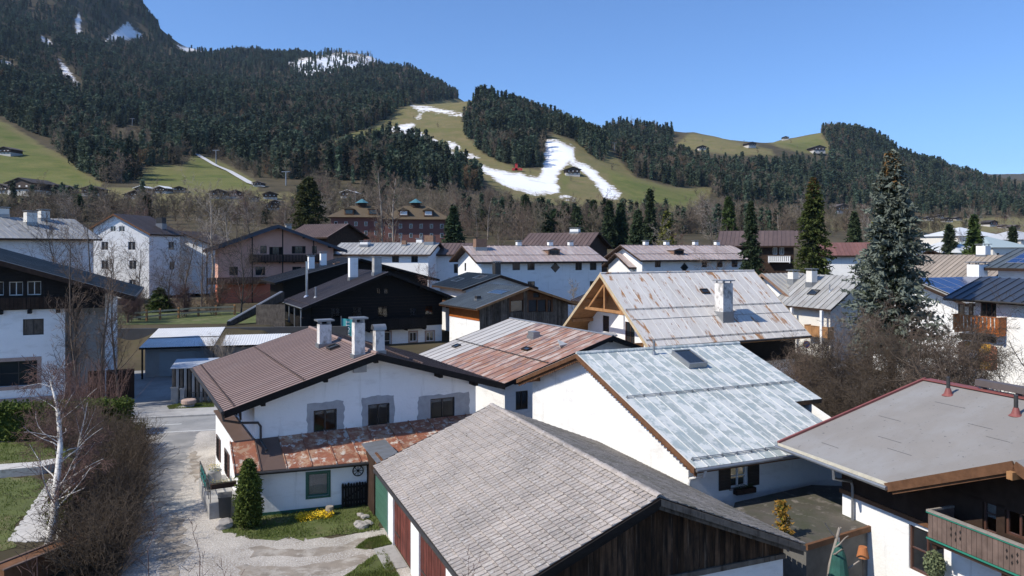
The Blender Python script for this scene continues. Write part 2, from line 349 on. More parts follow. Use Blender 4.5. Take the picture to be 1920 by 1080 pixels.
def terrain_mat():
    m = bpy.data.materials.new('hill_ground'); m.use_nodes = True; t = m.node_tree; N = t.nodes; L = t.links; b = N['Principled BSDF']
    b.inputs['Roughness'].default_value = 0.95; b.inputs['Specular IOR Level'].default_value = 0.1
    g = N.new('ShaderNodeNewGeometry')
    def noise(sc, det=6):
        mp = N.new('ShaderNodeMapping'); mp.inputs['Scale'].default_value = (sc,)*3; n = N.new('ShaderNodeTexNoise'); n.inputs['Scale'].default_value = 1; n.inputs['Detail'].default_value = det; n.inputs['Roughness'].default_value = 0.65
        L.new(g.outputs['Position'], mp.inputs[0]); L.new(mp.outputs[0], n.inputs[0]); return n.outputs['Fac']
    def attr(nm): a = N.new('ShaderNodeAttribute'); a.attribute_name = nm; return a.outputs['Fac']
    def math_(op, a, c):
        x = N.new('ShaderNodeMath'); x.operation = op
        for s, v in ((x.inputs[0], a), (x.inputs[1], c)):
            if isinstance(v, (int, float)): s.default_value = v
            else: L.new(v, s)
        return x.outputs[0]
    def rng(v, a0, a1):
        r = N.new('ShaderNodeMapRange'); r.inputs[1].default_value = a0; r.inputs[2].default_value = a1; L.new(v, r.inputs[0]); return r.outputs[0]
    def mix(f, a, c):
        x = N.new('ShaderNodeMix'); x.data_type = 'RGBA'
        for s, v in ((x.inputs[0], f), (x.inputs[6], a), (x.inputs[7], c)):
            if isinstance(v, tuple): s.default_value = (*v, 1)
            else: L.new(v, s)
        return x.outputs[2]
    n1, n2, n3 = noise(0.012), noise(0.05), noise(0.25)
    earth = mix(rng(n2, 0.35, 0.65), (0.055, 0.048, 0.03), (0.105, 0.085, 0.055))
    straw = mix(rng(n2, 0.3, 0.7), (0.22, 0.175, 0.09), (0.13, 0.135, 0.055))
    grass = mix(rng(n2, 0.3, 0.7), (0.085, 0.115, 0.03), (0.175, 0.17, 0.062))
    gf = rng(math_('ADD', attr('green'), math_('MULTIPLY', math_('SUBTRACT', n1, 0.5), 1.3)), 0.45, 0.95)
    mead = mix(gf, straw, grass)
    mead = mix(rng(n3, 0.55, 0.8), mead, (0.13, 0.115, 0.06))
    base = mix(rng(math_('ADD', attr('meadow'), math_('MULTIPLY', math_('SUBTRACT', n2, 0.5), 0.5)), 0.42, 0.6), earth, mead)
    sf = rng(math_('ADD', attr('snow'), math_('ADD', math_('MULTIPLY', math_('SUBTRACT', n2, 0.5), 0.95), math_('MULTIPLY', math_('SUBTRACT', n3, 0.5), 0.75))), 0.49, 0.55)
    ff = noise(0.9); base = mix(rng(ff, 0.52, 0.75), base, (0.075, 0.07, 0.035))
    df = rng(math_('ADD', attr('snow'), math_('ADD', math_('MULTIPLY', math_('SUBTRACT', n2, 0.5), 1.3), math_('MULTIPLY', math_('SUBTRACT', n3, 0.5), 0.9))), 0.45, 0.85)
    snowc = mix(df, (0.50, 0.46, 0.41), (0.82, 0.84, 0.87))
    L.new(mix(sf, base, snowc), b.inputs['Base Color'])
    return m
ground = build_terrain()

# near ground: sheets laid over the village floor
def ragged(pts, amp=0.16, step=0.3, seed=1):
    """natural, uneven outline of a lawn or a worn edge"""
    rg = random.Random(seed); out = []
    for i, p in enumerate(pts):
        q = pts[(i+1) % len(pts)]; p = Vector((p[0], p[1], 0)); q = Vector((q[0], q[1], 0)); n = max(1, int((q-p).length/step))
        for k in range(n): out.append(p+(q-p)*(k/n)+Vector((rg.gauss(0, amp), rg.gauss(0, amp), 0))*(0.5+0.8*rg.random()))
    return out
def sheet(name, pts, z, m, kind='structure', th=0.0):
    if m.name in ('lawn_soil', 'worn_asphalt') and not th: pts = ragged(pts, seed=len(name))
    mb = MB(); P = [Vector((p[0], p[1], z)) for p in pts]
    if th: mb.prism(P, (0, 0, -th))
    else:
        a = sum(P[i].x*P[(i+1) % len(P)].y-P[(i+1) % len(P)].x*P[i].y for i in range(len(P)))
        if a < 0: P = P[::-1]
        mb.add(P, [tuple(range(len(P)))])
    return tag(mb.build(name, m), kind=kind)
asphalt = mat('asphalt', (0.25, 0.25, 0.245), 0.9, 0.12, 0.5, [((0.32, 0.315, 0.305), (0.25, 0.25, 1), 0.55, 0.12), ((0.13, 0.13, 0.13), (2.5, 0.4, 1), 0.66, 0.05)], bump=0.3, bscale=30)
asphalt_old = mat('worn_asphalt', (0.235, 0.23, 0.22), 0.95, 0.15, 0.6, [((0.38, 0.36, 0.33), (0.35, 0.35, 1), 0.52, 0.1), ((0.12, 0.115, 0.11), (1.4, 1.4, 1), 0.69, 0.03)], bump=0.5, bscale=25)
gravel = mat('gravel', (0.47, 0.425, 0.365), 0.95, 0.22, 0.5, [((0.27, 0.235, 0.195), (0.35, 0.22, 1), 0.52, 0.1), ((0.58, 0.56, 0.53), (14, 14, 14), 0.58, 0.1, 2), ((0.2, 0.18, 0.16), (18, 18, 18), 0.62, 0.08, 2)], bump=0.9, bscale=16)
pave = mat('pavement_concrete', (0.40, 0.39, 0.37), 0.95, 0.1, 0.7, [((0.25, 0.24, 0.23), (0.5, 0.5, 1), 0.58, 0.1)], bump=0.3, bscale=20)
lawn_m = mat('lawn_soil', (0.085, 0.105, 0.026), 0.95, 0.3, 1.2, [((0.17, 0.145, 0.075), (0.45, 0.45, 1), 0.60, 0.08)], bump=0.8, bscale=20)
white_paint = mat('road_paint', (0.72, 0.72, 0.70), 0.8, 0.1, 2, [((0.3, 0.3, 0.3), (3, 3, 3), 0.62, 0.06)])
rdir = Vector((0.972, 0.235)); rn = Vector((-0.235, 0.972))
def road_pt(s, t): p = Vector((-25.5, 53.0))+rdir*s+rn*t; return (p.x, p.y)
def road_quad(s0, s1, t0, t1): return [road_pt(s0, t0), road_pt(s1, t0), road_pt(s1, t1), road_pt(s0, t1)]
sheet('road', road_quad(-60, 70, -2.6, 2.3), 0.010, asphalt)
for k in range(-9, 11):
    tag(sheet('lane_mark', road_quad(k*6.0-1.4, k*6.0+1.9, -0.06, 0.06), 0.0145, white_paint), kind='structure')
sheet('edge_line', road_quad(-60, 70, -2.42, -2.30), 0.0145, white_paint)
sheet('pavement', road_quad(-60, 70, 2.42, 5.0), 0.11, pave, th=0.13)
ks = MB()
kerb_m = mat('kerb_granite', (0.42, 0.41, 0.39), 0.9, 0.15, 3, bump=0.3)
kerb = tag(bpy.data.objects.new('kerb', None), kind='structure'); COL.objects.link(kerb)
for k in range(-14, 12):
    mb = MB(); q = road_quad(k*1.5, k*1.5+1.47, 2.3, 2.43); mb.prism([Vector((*p, 0.0)) for p in q], (0, 0, 0.125)); mb.build('kerb_stone', kerb_m, kerb)
sheet('drive', [G(255, 812), G(405, 806), G(470, 900), G(480, 990), G(620, 1010), G(720, 990), G(780, 1085), G(1000, 1250), G(150, 1300), G(215, 1000)], 0.006, gravel)
sheet('drive_asphalt', [G(258, 812), G(372, 808), G(352, 850), G(338, 905), G(315, 990), G(262, 1000), G(248, 900)], 0.0105, asphalt_old)
dirt_m = mat('packed_dirt', (0.25, 0.215, 0.175), 0.95, 0.25, 1.0, [((0.42, 0.385, 0.335), (1.6, 1.6, 1), 0.56, 0.08), ((0.16, 0.14, 0.12), (0.8, 0.8, 1), 0.62, 0.06)], bump=0.6, bscale=18)
for k, pl in enumerate(([(470, 1028), (560, 1032), (640, 1022), (720, 1000), (724, 1008), (650, 1033), (560, 1045), (470, 1044)], [(300, 1000), (330, 960), (345, 985), (352, 1040), (330, 1090), (300, 1090)], [(440, 1062), (560, 1062), (680, 1040), (700, 1050), (600, 1080), (450, 1085)], [(352, 850), (372, 846), (378, 900), (366, 905)])):
    sheet('wheel_track', ragged([G(*q) for q in pl], 0.12, 0.35, 40+k), 0.0085+0.0012*k, dirt_m)
sheet('forecourt', [road_pt(-18, 5.0), road_pt(6, 5.0), road_pt(7, 26), road_pt(-20, 26)], 0.008, asphalt)
# ---------------------------------------------------------------- house builder
class House:
    """gabled building; local x along the ridge, -y = B slope, +y = A slope"""
    def __init__(s, name, label, x, y, yaw, L, WB, zB, zr, WA=None, zA=None, og=(0.8, 0.8), oe=(0.8, 0.8), th=0.2, cat='house', group=None, z0=0.0):
        s.e = empty(name, label, cat, (x, y, 0), R(yaw), group); s.x, s.y, s.yaw = x, y, R(yaw)
        s.L, s.WB, s.zB, s.zr, s.WA, s.zA = L, WB, zB, zr, WA or WB, zA if zA is not None else zB
        s.og, s.oe, s.th, s.z0 = og, oe, th, z0
        s.sB = (zr-zB)/s.WB; s.sA = (zr-s.zA)/s.WA
        s.x0, s.x1 = -L/2+og[0], L/2-og[1]; s.yB, s.yA = -(s.WB-oe[0]), s.WA-oe[1]
        s.M = Matrix.Translation((x, y, 0)) @ Matrix.Rotation(R(yaw), 4, 'Z'); s.Mi = s.M.inverted()
        s.wins = {}; s.cf = {}
    # faces: origin, u direction, outward normal, width
    def face(s, f):
        if f in s.cf: return s.cf[f][:4]
        return {'+x': (Vector((s.x1, s.yB, 0)), Vector((0, 1, 0)), Vector((1, 0, 0)), s.yA-s.yB),
                '-x': (Vector((s.x0, s.yA, 0)), Vector((0, -1, 0)), Vector((-1, 0, 0)), s.yA-s.yB),
                '-y': (Vector((s.x0, s.yB, 0)), Vector((1, 0, 0)), Vector((0, -1, 0)), s.x1-s.x0),
                '+y': (Vector((s.x1, s.yA, 0)), Vector((-1, 0, 0)), Vector((0, 1, 0)), s.x1-s.x0)}[f]
    def under(s, y): return s.zr-(s.sB*-y if y < 0 else s.sA*y)-s.th*1.03
    def top(s, f, u):
        if f in s.cf: return s.cf[f][4]
        O, U, N, w = s.face(f); return s.under((O+U*u).y)
    def on(s, f, px, py, off=0.0):
        """photo position -> (u, z) on a wall"""
        O, U, N, w = s.face(f); O = O+N*off
        o = s.Mi @ Vector((0, 0, CH)); d = s.Mi.to_3x3() @ dray(px, py)
        t = (O-o).dot(N)/d.dot(N); p = o+d*t; return (p-O).dot(U), p.z
    def onroof(s, px, py, side='B'):
        o = s.Mi @ Vector((0, 0, CH)); d = s.Mi.to_3x3() @ dray(px, py)
        k = s.sB if side == 'B' else -s.sA      # z = zr + k*y
        t = (s.zr+k*o.y-o.z)/(d.z-k*d.y); return o+d*t
    def pt(s, f, u, z, n=0.0): O, U, N, w = s.face(f); return O+U*u+N*n+Vector((0, 0, z))
    def pbox(s, f, b, off=0.0):
        xm, ym = (b[0]+b[2])/2, (b[1]+b[3])/2
        u0 = s.on(f, b[0], ym, off)[0]; u1 = s.on(f, b[2], ym, off)[0]; z1 = s.on(f, xm, b[1], off)[1]; z0 = s.on(f, xm, b[3], off)[1]
        return u0, z0, u1, z1
    def win(s, f, b, frame=frame_dark, d=0.14, nx=2, ny=1, pane=glass_dark, sh=None, sur=None, sill=None, fw=0.07, px=True, cur=None, label=None, part='window'):
        r = s.pbox(f, b) if px else b
        s.wins.setdefault(f, []).append(dict(r=r, frame=frame, d=d, nx=nx, ny=ny, pane=pane, sh=sh, sur=sur, sill=sill, fw=fw, cur=cur, label=label, part=part))
    def wall(s, f, m, z0=None, z1=None, off=0.0, name='wall', u0=None, u1=None, use=True):
        O, U, N, w = s.face(f); u0 = 0 if u0 is None else u0; u1 = w if u1 is None else u1; z0 = s.z0 if z0 is None else z0
        def tp(u): t = s.top(f, min(max(u, 0), w)); return t if z1 is None else min(z1, t)
        hs = [q for q in s.wins.get(f, [])] if use else []
        hs = [(q['r'], q['d']) for q in hs if z0 < (q['r'][1]+q['r'][3])/2 < (z1 or 99) and u0 < (q['r'][0]+q['r'][2])/2 < u1]
        cuts = {u0, u1}
        if f in ('+x', '-x'):
            a = -s.yB if f == '+x' else s.yA
            if u0 < a < u1: cuts.add(a)
        for zq in (z0, z1):
            if zq is not None and f in ('+x', '-x'):
                ap = s.top(f, a)
                for ue in (0.0, w):
                    te = s.top(f, ue)
                    if te < zq < ap:
                        uq = ue+(a-ue)*(zq-te)/(ap-te)
                        if u0 < uq < u1: cuts.add(uq)
        for (r, d) in hs: cuts.update((max(u0, r[0]), min(u1, r[2])))
        cuts = sorted(cuts); mb = MB(); P = lambda u, z, n=0: O+U*u+N*(off+n)+Vector((0, 0, z))
        for a, b in zip(cuts, cuts[1:]):
            if b-a < 1e-4: continue
            mid = (a+b)/2; iv = sorted((r[1], r[3]) for r, d in hs if r[0] < mid < r[2]); lo = z0
            for (h0, h1) in iv:
                if h0 > lo: mb.add([P(a, lo), P(b, lo), P(b, h0), P(a, h0)], [(0, 1, 2, 3)])
                lo = h1
            ta, tb = tp(a), tp(b)
            if max(ta, tb) > lo: mb.add([P(a, lo), P(b, lo), P(b, max(tb, lo)), P(a, max(ta, lo))], [(0, 1, 2, 3)])
        for r, d in hs:
            a, c, b, e = r
            for q in (((a, c), (b, c)), ((b, c), (b, e)), ((b, e), (a, e)), ((a, e), (a, c))):
                (ua, za), (ub, zb) = q; mb.add([P(ua, za), P(ua, za, -d-off), P(ub, zb, -d-off), P(ub, zb)], [(0, 1, 2, 3)])
        return mb.build(name, m, s.e)
    def loc(s, f):
        """matrix whose x = u, y = -normal(depth), z = up"""
        O, U, N, w = s.face(f); M = Matrix.Identity(4)
        M.col[0][:3] = U; M.col[1][:3] = -N; M.col[2][:3] = (0, 0, 1); M.col[3][:3] = O; return M
    def windows(s, f):
        M = s.loc(f)
        for q in s.wins.get(f, []):
            a, c, b, e = q['r']; d = q['d']; fw = q['fw']; mb = MB()
            def bx(B, u0, n0, z0, u1, n1, z1): # n outward
                p = [M @ Vector((u, -n, z)) for u in (u0, u1) for n in (n0, n1) for z in (z0, z1)]
                B.add(p, [(0, 1, 3, 2), (4, 6, 7, 5), (0, 4, 5, 1), (2, 3, 7, 6), (0, 2, 6, 4), (1, 5, 7, 3)])
            n0, n1 = -d-0.03, -d+0.05
            bx(mb, a, n0, c, a+fw, n1, e); bx(mb, b-fw, n0, c, b, n1, e); bx(mb, a+fw, n0, c, b-fw, n1, c+fw); bx(mb, a+fw, n0, e-fw, b-fw, n1, e)
            for i in range(1, q['nx']):
                u = a+(b-a)*i/q['nx']; bx(mb, u-fw*0.45, n0, c+fw, u+fw*0.45, n1-0.01, e-fw)
            for i in range(1, q['ny']):
                z = c+(e-c)*i/q['ny']; bx(mb, a+fw, n0, z-fw*0.3, b-fw, n1-0.015, z+fw*0.3)
            W = mb.build(q['part'], q['frame'], s.e)
            if q['label']: W['label'] = q['label']
            g = MB(); bx(g, a+fw*0.5, -d-0.015, c+fw*0.5, b-fw*0.5, -d, e-fw*0.5); g.build('pane', q['pane'], W)
            if q['cur']:
                for (cu0, cu1, cz0, cz1) in q['cur']:
                    g = MB(); U0 = a+(b-a)*cu0; U1 = a+(b-a)*cu1; n = max(3, int((U1-U0)/0.05)); zz0 = c+(e-c)*cz0; zz1 = c+(e-c)*cz1
                    vs_ = []
                    for i in range(n+1):
                        u = U0+(U1-U0)*i/n; nn = -d-0.045-0.015*(i % 2); vs_ += [M @ Vector((u, -nn, zz0)), M @ Vector((u, -nn, zz1))]
                    g.add(vs_, [(2*i, 2*i+2, 2*i+3, 2*i+1) for i in range(n)]); g.build('curtain', curtain_m, W)
            if q['sill']:
                g = MB(); bx(g, a-0.06, -d, c-0.06, b+0.06, 0.07, c); g.build('sill', q['sill'], W)
            if q['sur']:
                sm, sw = q['sur']; g = MB()
                bx(g, a-sw, -0.01, c-sw, a, 0.03, e+sw); bx(g, b, -0.01, c-sw, b+sw, 0.03, e+sw); bx(g, a, -0.01, e, b, 0.03, e+sw); bx(g, a, -0.01, c-sw, b, 0.03, c)
                g.build('surround', sm, W)
            if q['sh']:
                sm, sw = q['sh']
                for (u0, u1) in ((a-sw, a-0.01), (b+0.01, b+sw)):
                    g = MB(); bx(g, u0, 0.015, c, u1, 0.055, e)
                    for k in range(1, 7): z = c+(e-c)*k/7; bx(g, u0+0.05, 0.055, z-0.015, u1-0.05, 0.07, z+0.015)
                    g.build('shutter', sm, W)
    def roof(s, deck, panel=None, pw=0.6, mats=None, seam=0.035, sides='AB', cut=None, edge=None, name='roof', pm=None, sm=None, sh=None):
        th = s.th; L = s.L; mb = MB(); h = L/2
        def slab(y1, z1):
            k = (s.zr-z1)/abs(y1); P = [Vector((-h, 0, s.zr)), Vector((h, 0, s.zr)), Vector((h, y1, z1)), Vector((-h, y1, z1))]
            if cut and y1 < 0:
                cx, cf = cut; yc = y1*cf; zc = s.zr+yc*(-(-k)) if False else s.zr-k*abs(yc)
                P = [Vector((-h, 0, s.zr)), Vector((h, 0, s.zr)), Vector((h, yc, zc)), Vector((cx, yc, zc)), Vector((cx, y1, z1)), Vector((-h, y1, z1))]
            mb.prism(P, (0, 0, -th))
        slab(-s.WB, s.zB); slab(s.WA, s.zA)
        rf = mb.build(name, deck, s.e)
        if panel:
            n = max(1, round(L/pw)); pw = L/n
            for side in sides:
                Wd, zz, sg = (s.WB, s.zB, -1) if side == 'B' else (s.WA, s.zA, 1)
                sl = math.hypot(Wd, s.zr-zz); up = Vector((0, -sg*Wd, s.zr-zz)).normalized(); xd = Vector((1, 0, 0)); nn = xd.cross(up)
                if nn.z < 0: nn = -nn
                M = Matrix.Identity(4); M.col[0][:3] = xd; M.col[1][:3] = up; M.col[2][:3] = nn
                pmb = MB(); pmb.box(0.004, 0, 0.004, pw-0.004, sl, 0.018)
                pmb.box(0, 0, 0.004, seam, sl, 0.018+(seam*1.3 if sh is None else sh), 1)
                me0 = None
                for i in range(n):
                    P0 = Vector((-h+i*pw, sg*Wd, zz)); sy = 1.0
                    if cut and side == 'B' and -h+(i+0.5)*pw > cut[0]:
                        sy = cut[1]; P0 = P0+up*(sl*(1-sy))
                    pmx = panel if not pm else pm(i, n, side)
                    if me0 is None or pmx not in me0:
                        o = pmb.build('roof_panel', pmx, rf, mats=[pmx, sm or pmx]); me0 = me0 or {}; me0[pmx] = o.data
                    else:
                        o = bpy.data.objects.new('roof_panel', me0[pmx]); COL.objects.link(o); o.parent = rf
                    o.matrix_local = Matrix.Translation(P0) @ M @ Matrix.Scale(sy, 4, (0, 1, 0))
        if edge:
            em, eh = edge
            for sx in (-1, 1):
                for (y1, z1) in ((-s.WB, s.zB), (s.WA, s.zA)):
                    if cut and sx == 1 and y1 < 0: continue
                    a = Vector((sx*(h+0.02), 0, s.zr-eh*0.4)); b = Vector((sx*(h+0.02), y1, z1-eh*0.4))
                    g = MB(); g.prism([a+Vector((0, 0, eh/2)), b+Vector((0, 0, eh/2)), b-Vector((0, 0, eh/2)), a-Vector((0, 0, eh/2))], (sx*0.05, 0, 0)); g.build('barge_board', em, rf)
        s.rf = rf; return rf
    def ridge(s, m, r=0.09):
        g = MB(); g.tube([(-s.L/2-0.02, 0, s.zr+0.03), (s.L/2+0.02, 0, s.zr+0.03)], r, 8); return g.build('ridge_cap', m, s.rf)
    def gutter(s, m, side='B', r=0.07, x0=None, x1=None):
        y, z = (-s.WB-0.06, s.zB-0.06) if side == 'B' else (s.WA+0.06, s.zA-0.06)
        g = MB(); g.tube([(-s.L/2 if x0 is None else x0, y, z), (s.L/2 if x1 is None else x1, y, z)], r, 8); return g.build('gutter', m, s.rf)
    def guard(s, fr, m, side='B', step=1.2, x0=None, x1=None, hh=0.14):
        """snow guard rail at a fraction of the way from ridge to eave"""
        sg, Wd, k = (-1, s.WB, s.sB) if side == 'B' else (1, s.WA, s.sA); y = sg*Wd*fr; z = s.zr-k*abs(y)
        xa = -s.L/2+0.2 if x0 is None else x0; xb = s.L/2-0.2 if x1 is None else x1
        g = MB(); g.tube([(xa, y, z+hh), (xb, y, z+hh)], 0.022, 5); g.tube([(xa, y, z+hh*0.55), (xb, y, z+hh*0.55)], 0.018, 5)
        n = int((xb-xa)/step)
        for i in range(n+1):
            x = xa+(xb-xa)*i/n; g.beam((x, y-sg*0.1, z+0.02+k*0.1), (x, y, z+hh+0.03), 0.04, 0.03); g.beam((x, y, z), (x, y, z+hh+0.03), 0.035, 0.035)
        return g.build('snow_guard', m, s.rf)
    def purlins(s, f, m, ys, w=0.2, h=0.24, back=0.4, short=0.12):
        O, U, N, wd = s.face(f); sx = N.x; xe = sx*(s.L/2-short); xw = (s.x1 if sx > 0 else s.x0)-sx*back
        for y in ys:
            z = s.under(y)-h/2-0.01; g = MB(); g.beam((xw, y, z), (xe, y, z), w, h); g.build('purlin', m, s.e)
    def chimney(s, px, py, w, d, h, m=chim_pl, cap='slab', side='B', label=None, p=None, cm=None, flue=False):
        P = p or s.onroof(px, py, side); g = MB(); x, y, z = P
        zb = z-0.8; zt = z+h
        g.box(x-w/2, y-d/2, zb, x+w/2, y+d/2, zt)
        c = g.build('chimney', m, s.e)
        if label: c['label'] = label
        q = MB()
        if cap == 'slab':
            for dx in (-1, 1):
                for dy in (-1, 1): q.box(x+dx*w*0.38-0.05, y+dy*d*0.38-0.05, zt, x+dx*w*0.38+0.05, y+dy*d*0.38+0.05, zt+0.2)
            q.box(x-w/2-0.14, y-d/2-0.14, zt+0.2, x+w/2+0.14, y+d/2+0.14, zt+0.29)
        elif cap == 'lip': q.box(x-w/2-0.08, y-d/2-0.08, zt, x+w/2+0.08, y+d/2+0.08, zt+0.1)
        elif cap == 'hood':
            n = 10; r = w*0.55; prof = [(x-r*math.cos(math.pi*i/n), r*math.sin(math.pi*i/n)) for i in range(n+1)]
            for i in range(n): q.prism([(prof[i][0], y-d/2-0.1, zt+0.1+prof[i][1]), (prof[i+1][0], y-d/2-0.1, zt+0.1+prof[i+1][1]), (prof[i+1][0], y-d/2-0.1, zt+0.07+prof[i+1][1]), (prof[i][0], y-d/2-0.1, zt+0.07+prof[i][1])], (0, d+0.2, 0))
            q.box(x-w*0.5, y-d/2, zt, x-w*0.42, y+d/2, zt+0.15); q.box(x+w*0.42, y-d/2, zt, x+w*0.5, y+d/2, zt+0.15)
        if q.v: q.build('chimney_cap', cm or metal_grey, c)
        fl = MB(); fl.box(x-w/2-0.07, y-d/2-0.07, zb, x+w/2+0.07, y+d/2+0.07, z+0.05+max(s.sB, s.sA)*d/2); fl.build('flashing', metal_grey, c)
        return c
    def skylight(s, px, py, w, l, side='B', p=None, fm=metal_dark, raise_=0.1):
        P = p or s.onroof(px, py, side); sg, k = (-1, s.sB) if side == 'B' else (1, s.sA)
        up = Vector((0, -sg, k)).normalized(); nn = Vector((0, sg*k, 1)).normalized(); xd = Vector((1, 0, 0))
        M = Matrix.Identity(4); M.col[0][:3] = xd; M.col[1][:3] = up; M.col[2][:3] = nn; M.col[3][:3] = P
        g = MB(); b = 0.07
        for (x0, y0, x1, y1) in ((-w/2, -l/2, -w/2+b, l/2), (w/2-b, -l/2, w/2, l/2), (-w/2+b, -l/2, w/2-b, -l/2+b), (-w/2+b, l/2-b, w/2-b, l/2)): g.box(x0, y0, 0, x1, y1, raise_+0.06)
        o = g.build('skylight', fm, s.e); o.matrix_local = M
        q = MB(); q.box(-w/2+b, -l/2+b, 0.02, w/2-b, l/2-b, raise_+0.02); q.build('pane', glass_dark, o)
        return o
    def pipe(s, px, py, h, r=0.07, side='B', m=metal_steel, name='vent_pipe', p=None, base=None):
        P = p or s.onroof(px, py, side); g = MB(); g.tube([P-Vector((0, 0, 0.3)), P+Vector((0, 0, h))], r, 10); o = g.build(name, m, s.e)
        q = MB(); q.tube([P+Vector((0, 0, h-0.04)), P+Vector((0, 0, h+0.06))], r*1.35, 10); q.build('pipe_cap', m, o)
        q = MB(); q.tube([P-Vector((0, 0, 0.1)), P+Vector((0, 0, 0.18))], [r*2.6, r*1.25], 10); q.build('pipe_collar', base or m, o)
        return o
    def balcony(s, f, b, depth, m, z=None, h=1.0, bw=0.14, px=True, posts=0, slats=True, top=None, deckm=None, gap=0.012, off=None):
        """balcony along a wall; b = photo box of the railing front"""
        if px:
            u0, z0, u1, z1 = s.pbox(f, b, depth)
        else: u0, z0, u1, z1 = b
        M = s.loc(f); B = MB()
        def bx(Bm, a0, n0, c0, a1, n1, c1):
            p = [M @ Vector((u, -n, zz)) for u in (a0, a1) for n in (n0, n1) for zz in (c0, c1)]
            Bm.add(p, [(0, 1, 3, 2), (4, 6, 7, 5), (0, 4, 5, 1), (2, 3, 7, 6), (0, 2, 6, 4), (1, 5, 7, 3)])
        bx(B, u0, 0, z0-0.16, u1, depth-0.03, z0); o = B.build('balcony', deckm or m, s.e)
        g = MB(); bx(g, u0-0.03, depth-0.07, z1-0.06, u1+0.03, depth+0.05, z1); bx(g, u0-0.02, 0, z1-0.06, u0+0.06, depth-0.07, z1); bx(g, u1-0.06, 0, z1-0.06, u1+0.02, depth-0.07, z1); g.build('handrail', top or m, o)
        n = max(2, int((u1-u0)/bw)); st = (u1-u0)/n
        me = None
        for i in range(n):
            g = MB(); a = u0+i*st
            if me is None:
                bx(g, a+gap/2, depth-0.03, z0+0.02, a+st-gap/2, depth, z1-0.07); x = g.build('rail_board', m, o); me = x.data
            else:
                x = bpy.data.objects.new('rail_board', me); COL.objects.link(x); x.parent = o; O, U, N, w_ = s.face(f); x.location = U*(i*st)
        for uu in (u0+0.015, u1-0.045):
            g = MB(); bx(g, uu, 0.02, z0+0.02, uu+0.03, depth-0.03, z1-0.07); g.build('side_board', m, o)
        k = max(2, int((u1-u0)/2.2)+1)
        for i in range(k):
            u = u0+0.15+(u1-u0-0.3)*i/(k-1); g = MB(); bx(g, u-0.08, -0.2, z0-0.34, u+0.08, depth-0.1, z0-0.163); g.build('bracket', deckm or m, o)
        return o
# ---------------------------------------------------------------- roof metals
roof_brown = mat('brown_sheet_roof', (0.265, 0.185, 0.16), 0.5, 0.08, 0.7, [((0.30, 0.225, 0.20), (1.5, 0.3, 1), 0.62, 0.1)], rnd=0.06, coord='object', spec=0.25)
roof_brown2 = mat('dull_brown_roof', (0.125, 0.085, 0.07), 0.5, 0.15, 0.7, rnd=0.12, coord='object', metal=0.1)
roof_dark = mat('dark_brown_roof', (0.075, 0.062, 0.062), 0.4, 0.12, 0.6, rnd=0.15, coord='object', metal=0.2)
roof_black = mat('black_roof', (0.035, 0.037, 0.042), 0.5, 0.2, 0.8, rnd=0.15, coord='object')
roof_slate = mat('slate_grey_roof', (0.075, 0.09, 0.10), 0.5, 0.2, 0.8, rnd=0.15, coord='object')
zinc = mat('zinc_blue_roof', (0.335, 0.38, 0.375), 0.6, 0.1, 0.8, [((0.53, 0.55, 0.535), (1.5, 1.3, 1), 0.50, 0.03), ((0.30, 0.355, 0.365), (2.6, 0.8, 1), 0.60, 0.04), ((0.60, 0.615, 0.60), (11, 0.5, 1), 0.64, 0.05), ((0.25, 0.12, 0.05), (5, 0.9, 1), 0.775, 0.015)], rnd=0.06, coord='object', spec=0.25)
white_rust = mat('rusted_white_roof', (0.58, 0.545, 0.50), 0.6, 0.06, 0.6, [((0.64, 0.615, 0.58), (3, 0.5, 1), 0.55, 0.1), ((0.27, 0.26, 0.25), (9, 1.6, 1), 0.66, 0.03), ((0.27, 0.115, 0.05), (2.6, 0.6, 1), 0.64, 0.03), ((0.36, 0.19, 0.09), (1.1, 0.33, 1), 0.60, 0.03), ((0.20, 0.075, 0.035), (3.5, 0.7, 1), 0.66, 0.025)], rnd=0.04, coord='object', spec=0.25)
pink_metal = mat('pinkish_sheet_roof', (0.40, 0.325, 0.30), 0.45, 0.12, 0.5, [((0.48, 0.43, 0.41), (1.5, 0.4, 1), 0.55, 0.12), ((0.27, 0.17, 0.145), (1.5, 2.5, 1), 0.62, 0.08)], rnd=0.09, coord='object', metal=0.15)
silver_metal = mat('silver_sheet_roof', (0.42, 0.41, 0.38), 0.42, 0.1, 0.5, [((0.30, 0.27, 0.24), (2, 0.5, 1), 0.6, 0.1)], rnd=0.1, coord='object', metal=0.2)
rust_a = mat('rust_streaked_roof', (0.31, 0.17, 0.125), 0.6, 0.2, 0.6, [((0.44, 0.36, 0.31), (1.6, 0.45, 1), 0.53, 0.05), ((0.30, 0.13, 0.06), (2.5, 0.7, 1), 0.56, 0.05), ((0.50, 0.45, 0.39), (4, 0.9, 1), 0.67, 0.03), ((0.22, 0.155, 0.145), (1.2, 0.9, 1), 0.58, 0.03)], rnd=0.16, coord='object')
rust_w = mat('galvanised_panel', (0.50, 0.47, 0.43), 0.45, 0.08, 0.6, [((0.38, 0.24, 0.15), (3, 0.8, 1), 0.66, 0.04)], rnd=0.07, coord='object', metal=0.1)
rust_b = mat('rust_patched_sheet', (0.23, 0.085, 0.048), 0.65, 0.25, 1.0, [((0.36, 0.22, 0.14), (2.2, 1.6, 1), 0.53, 0.05), ((0.50, 0.44, 0.37), (3.2, 2.2, 1), 0.56, 0.03), ((0.27, 0.095, 0.045), (9, 6, 1), 0.57, 0.05)], rnd=0.15, coord='object')
brown_plain = mat('plain_brown_sheet', (0.115, 0.075, 0.06), 0.5, 0.06, 1)
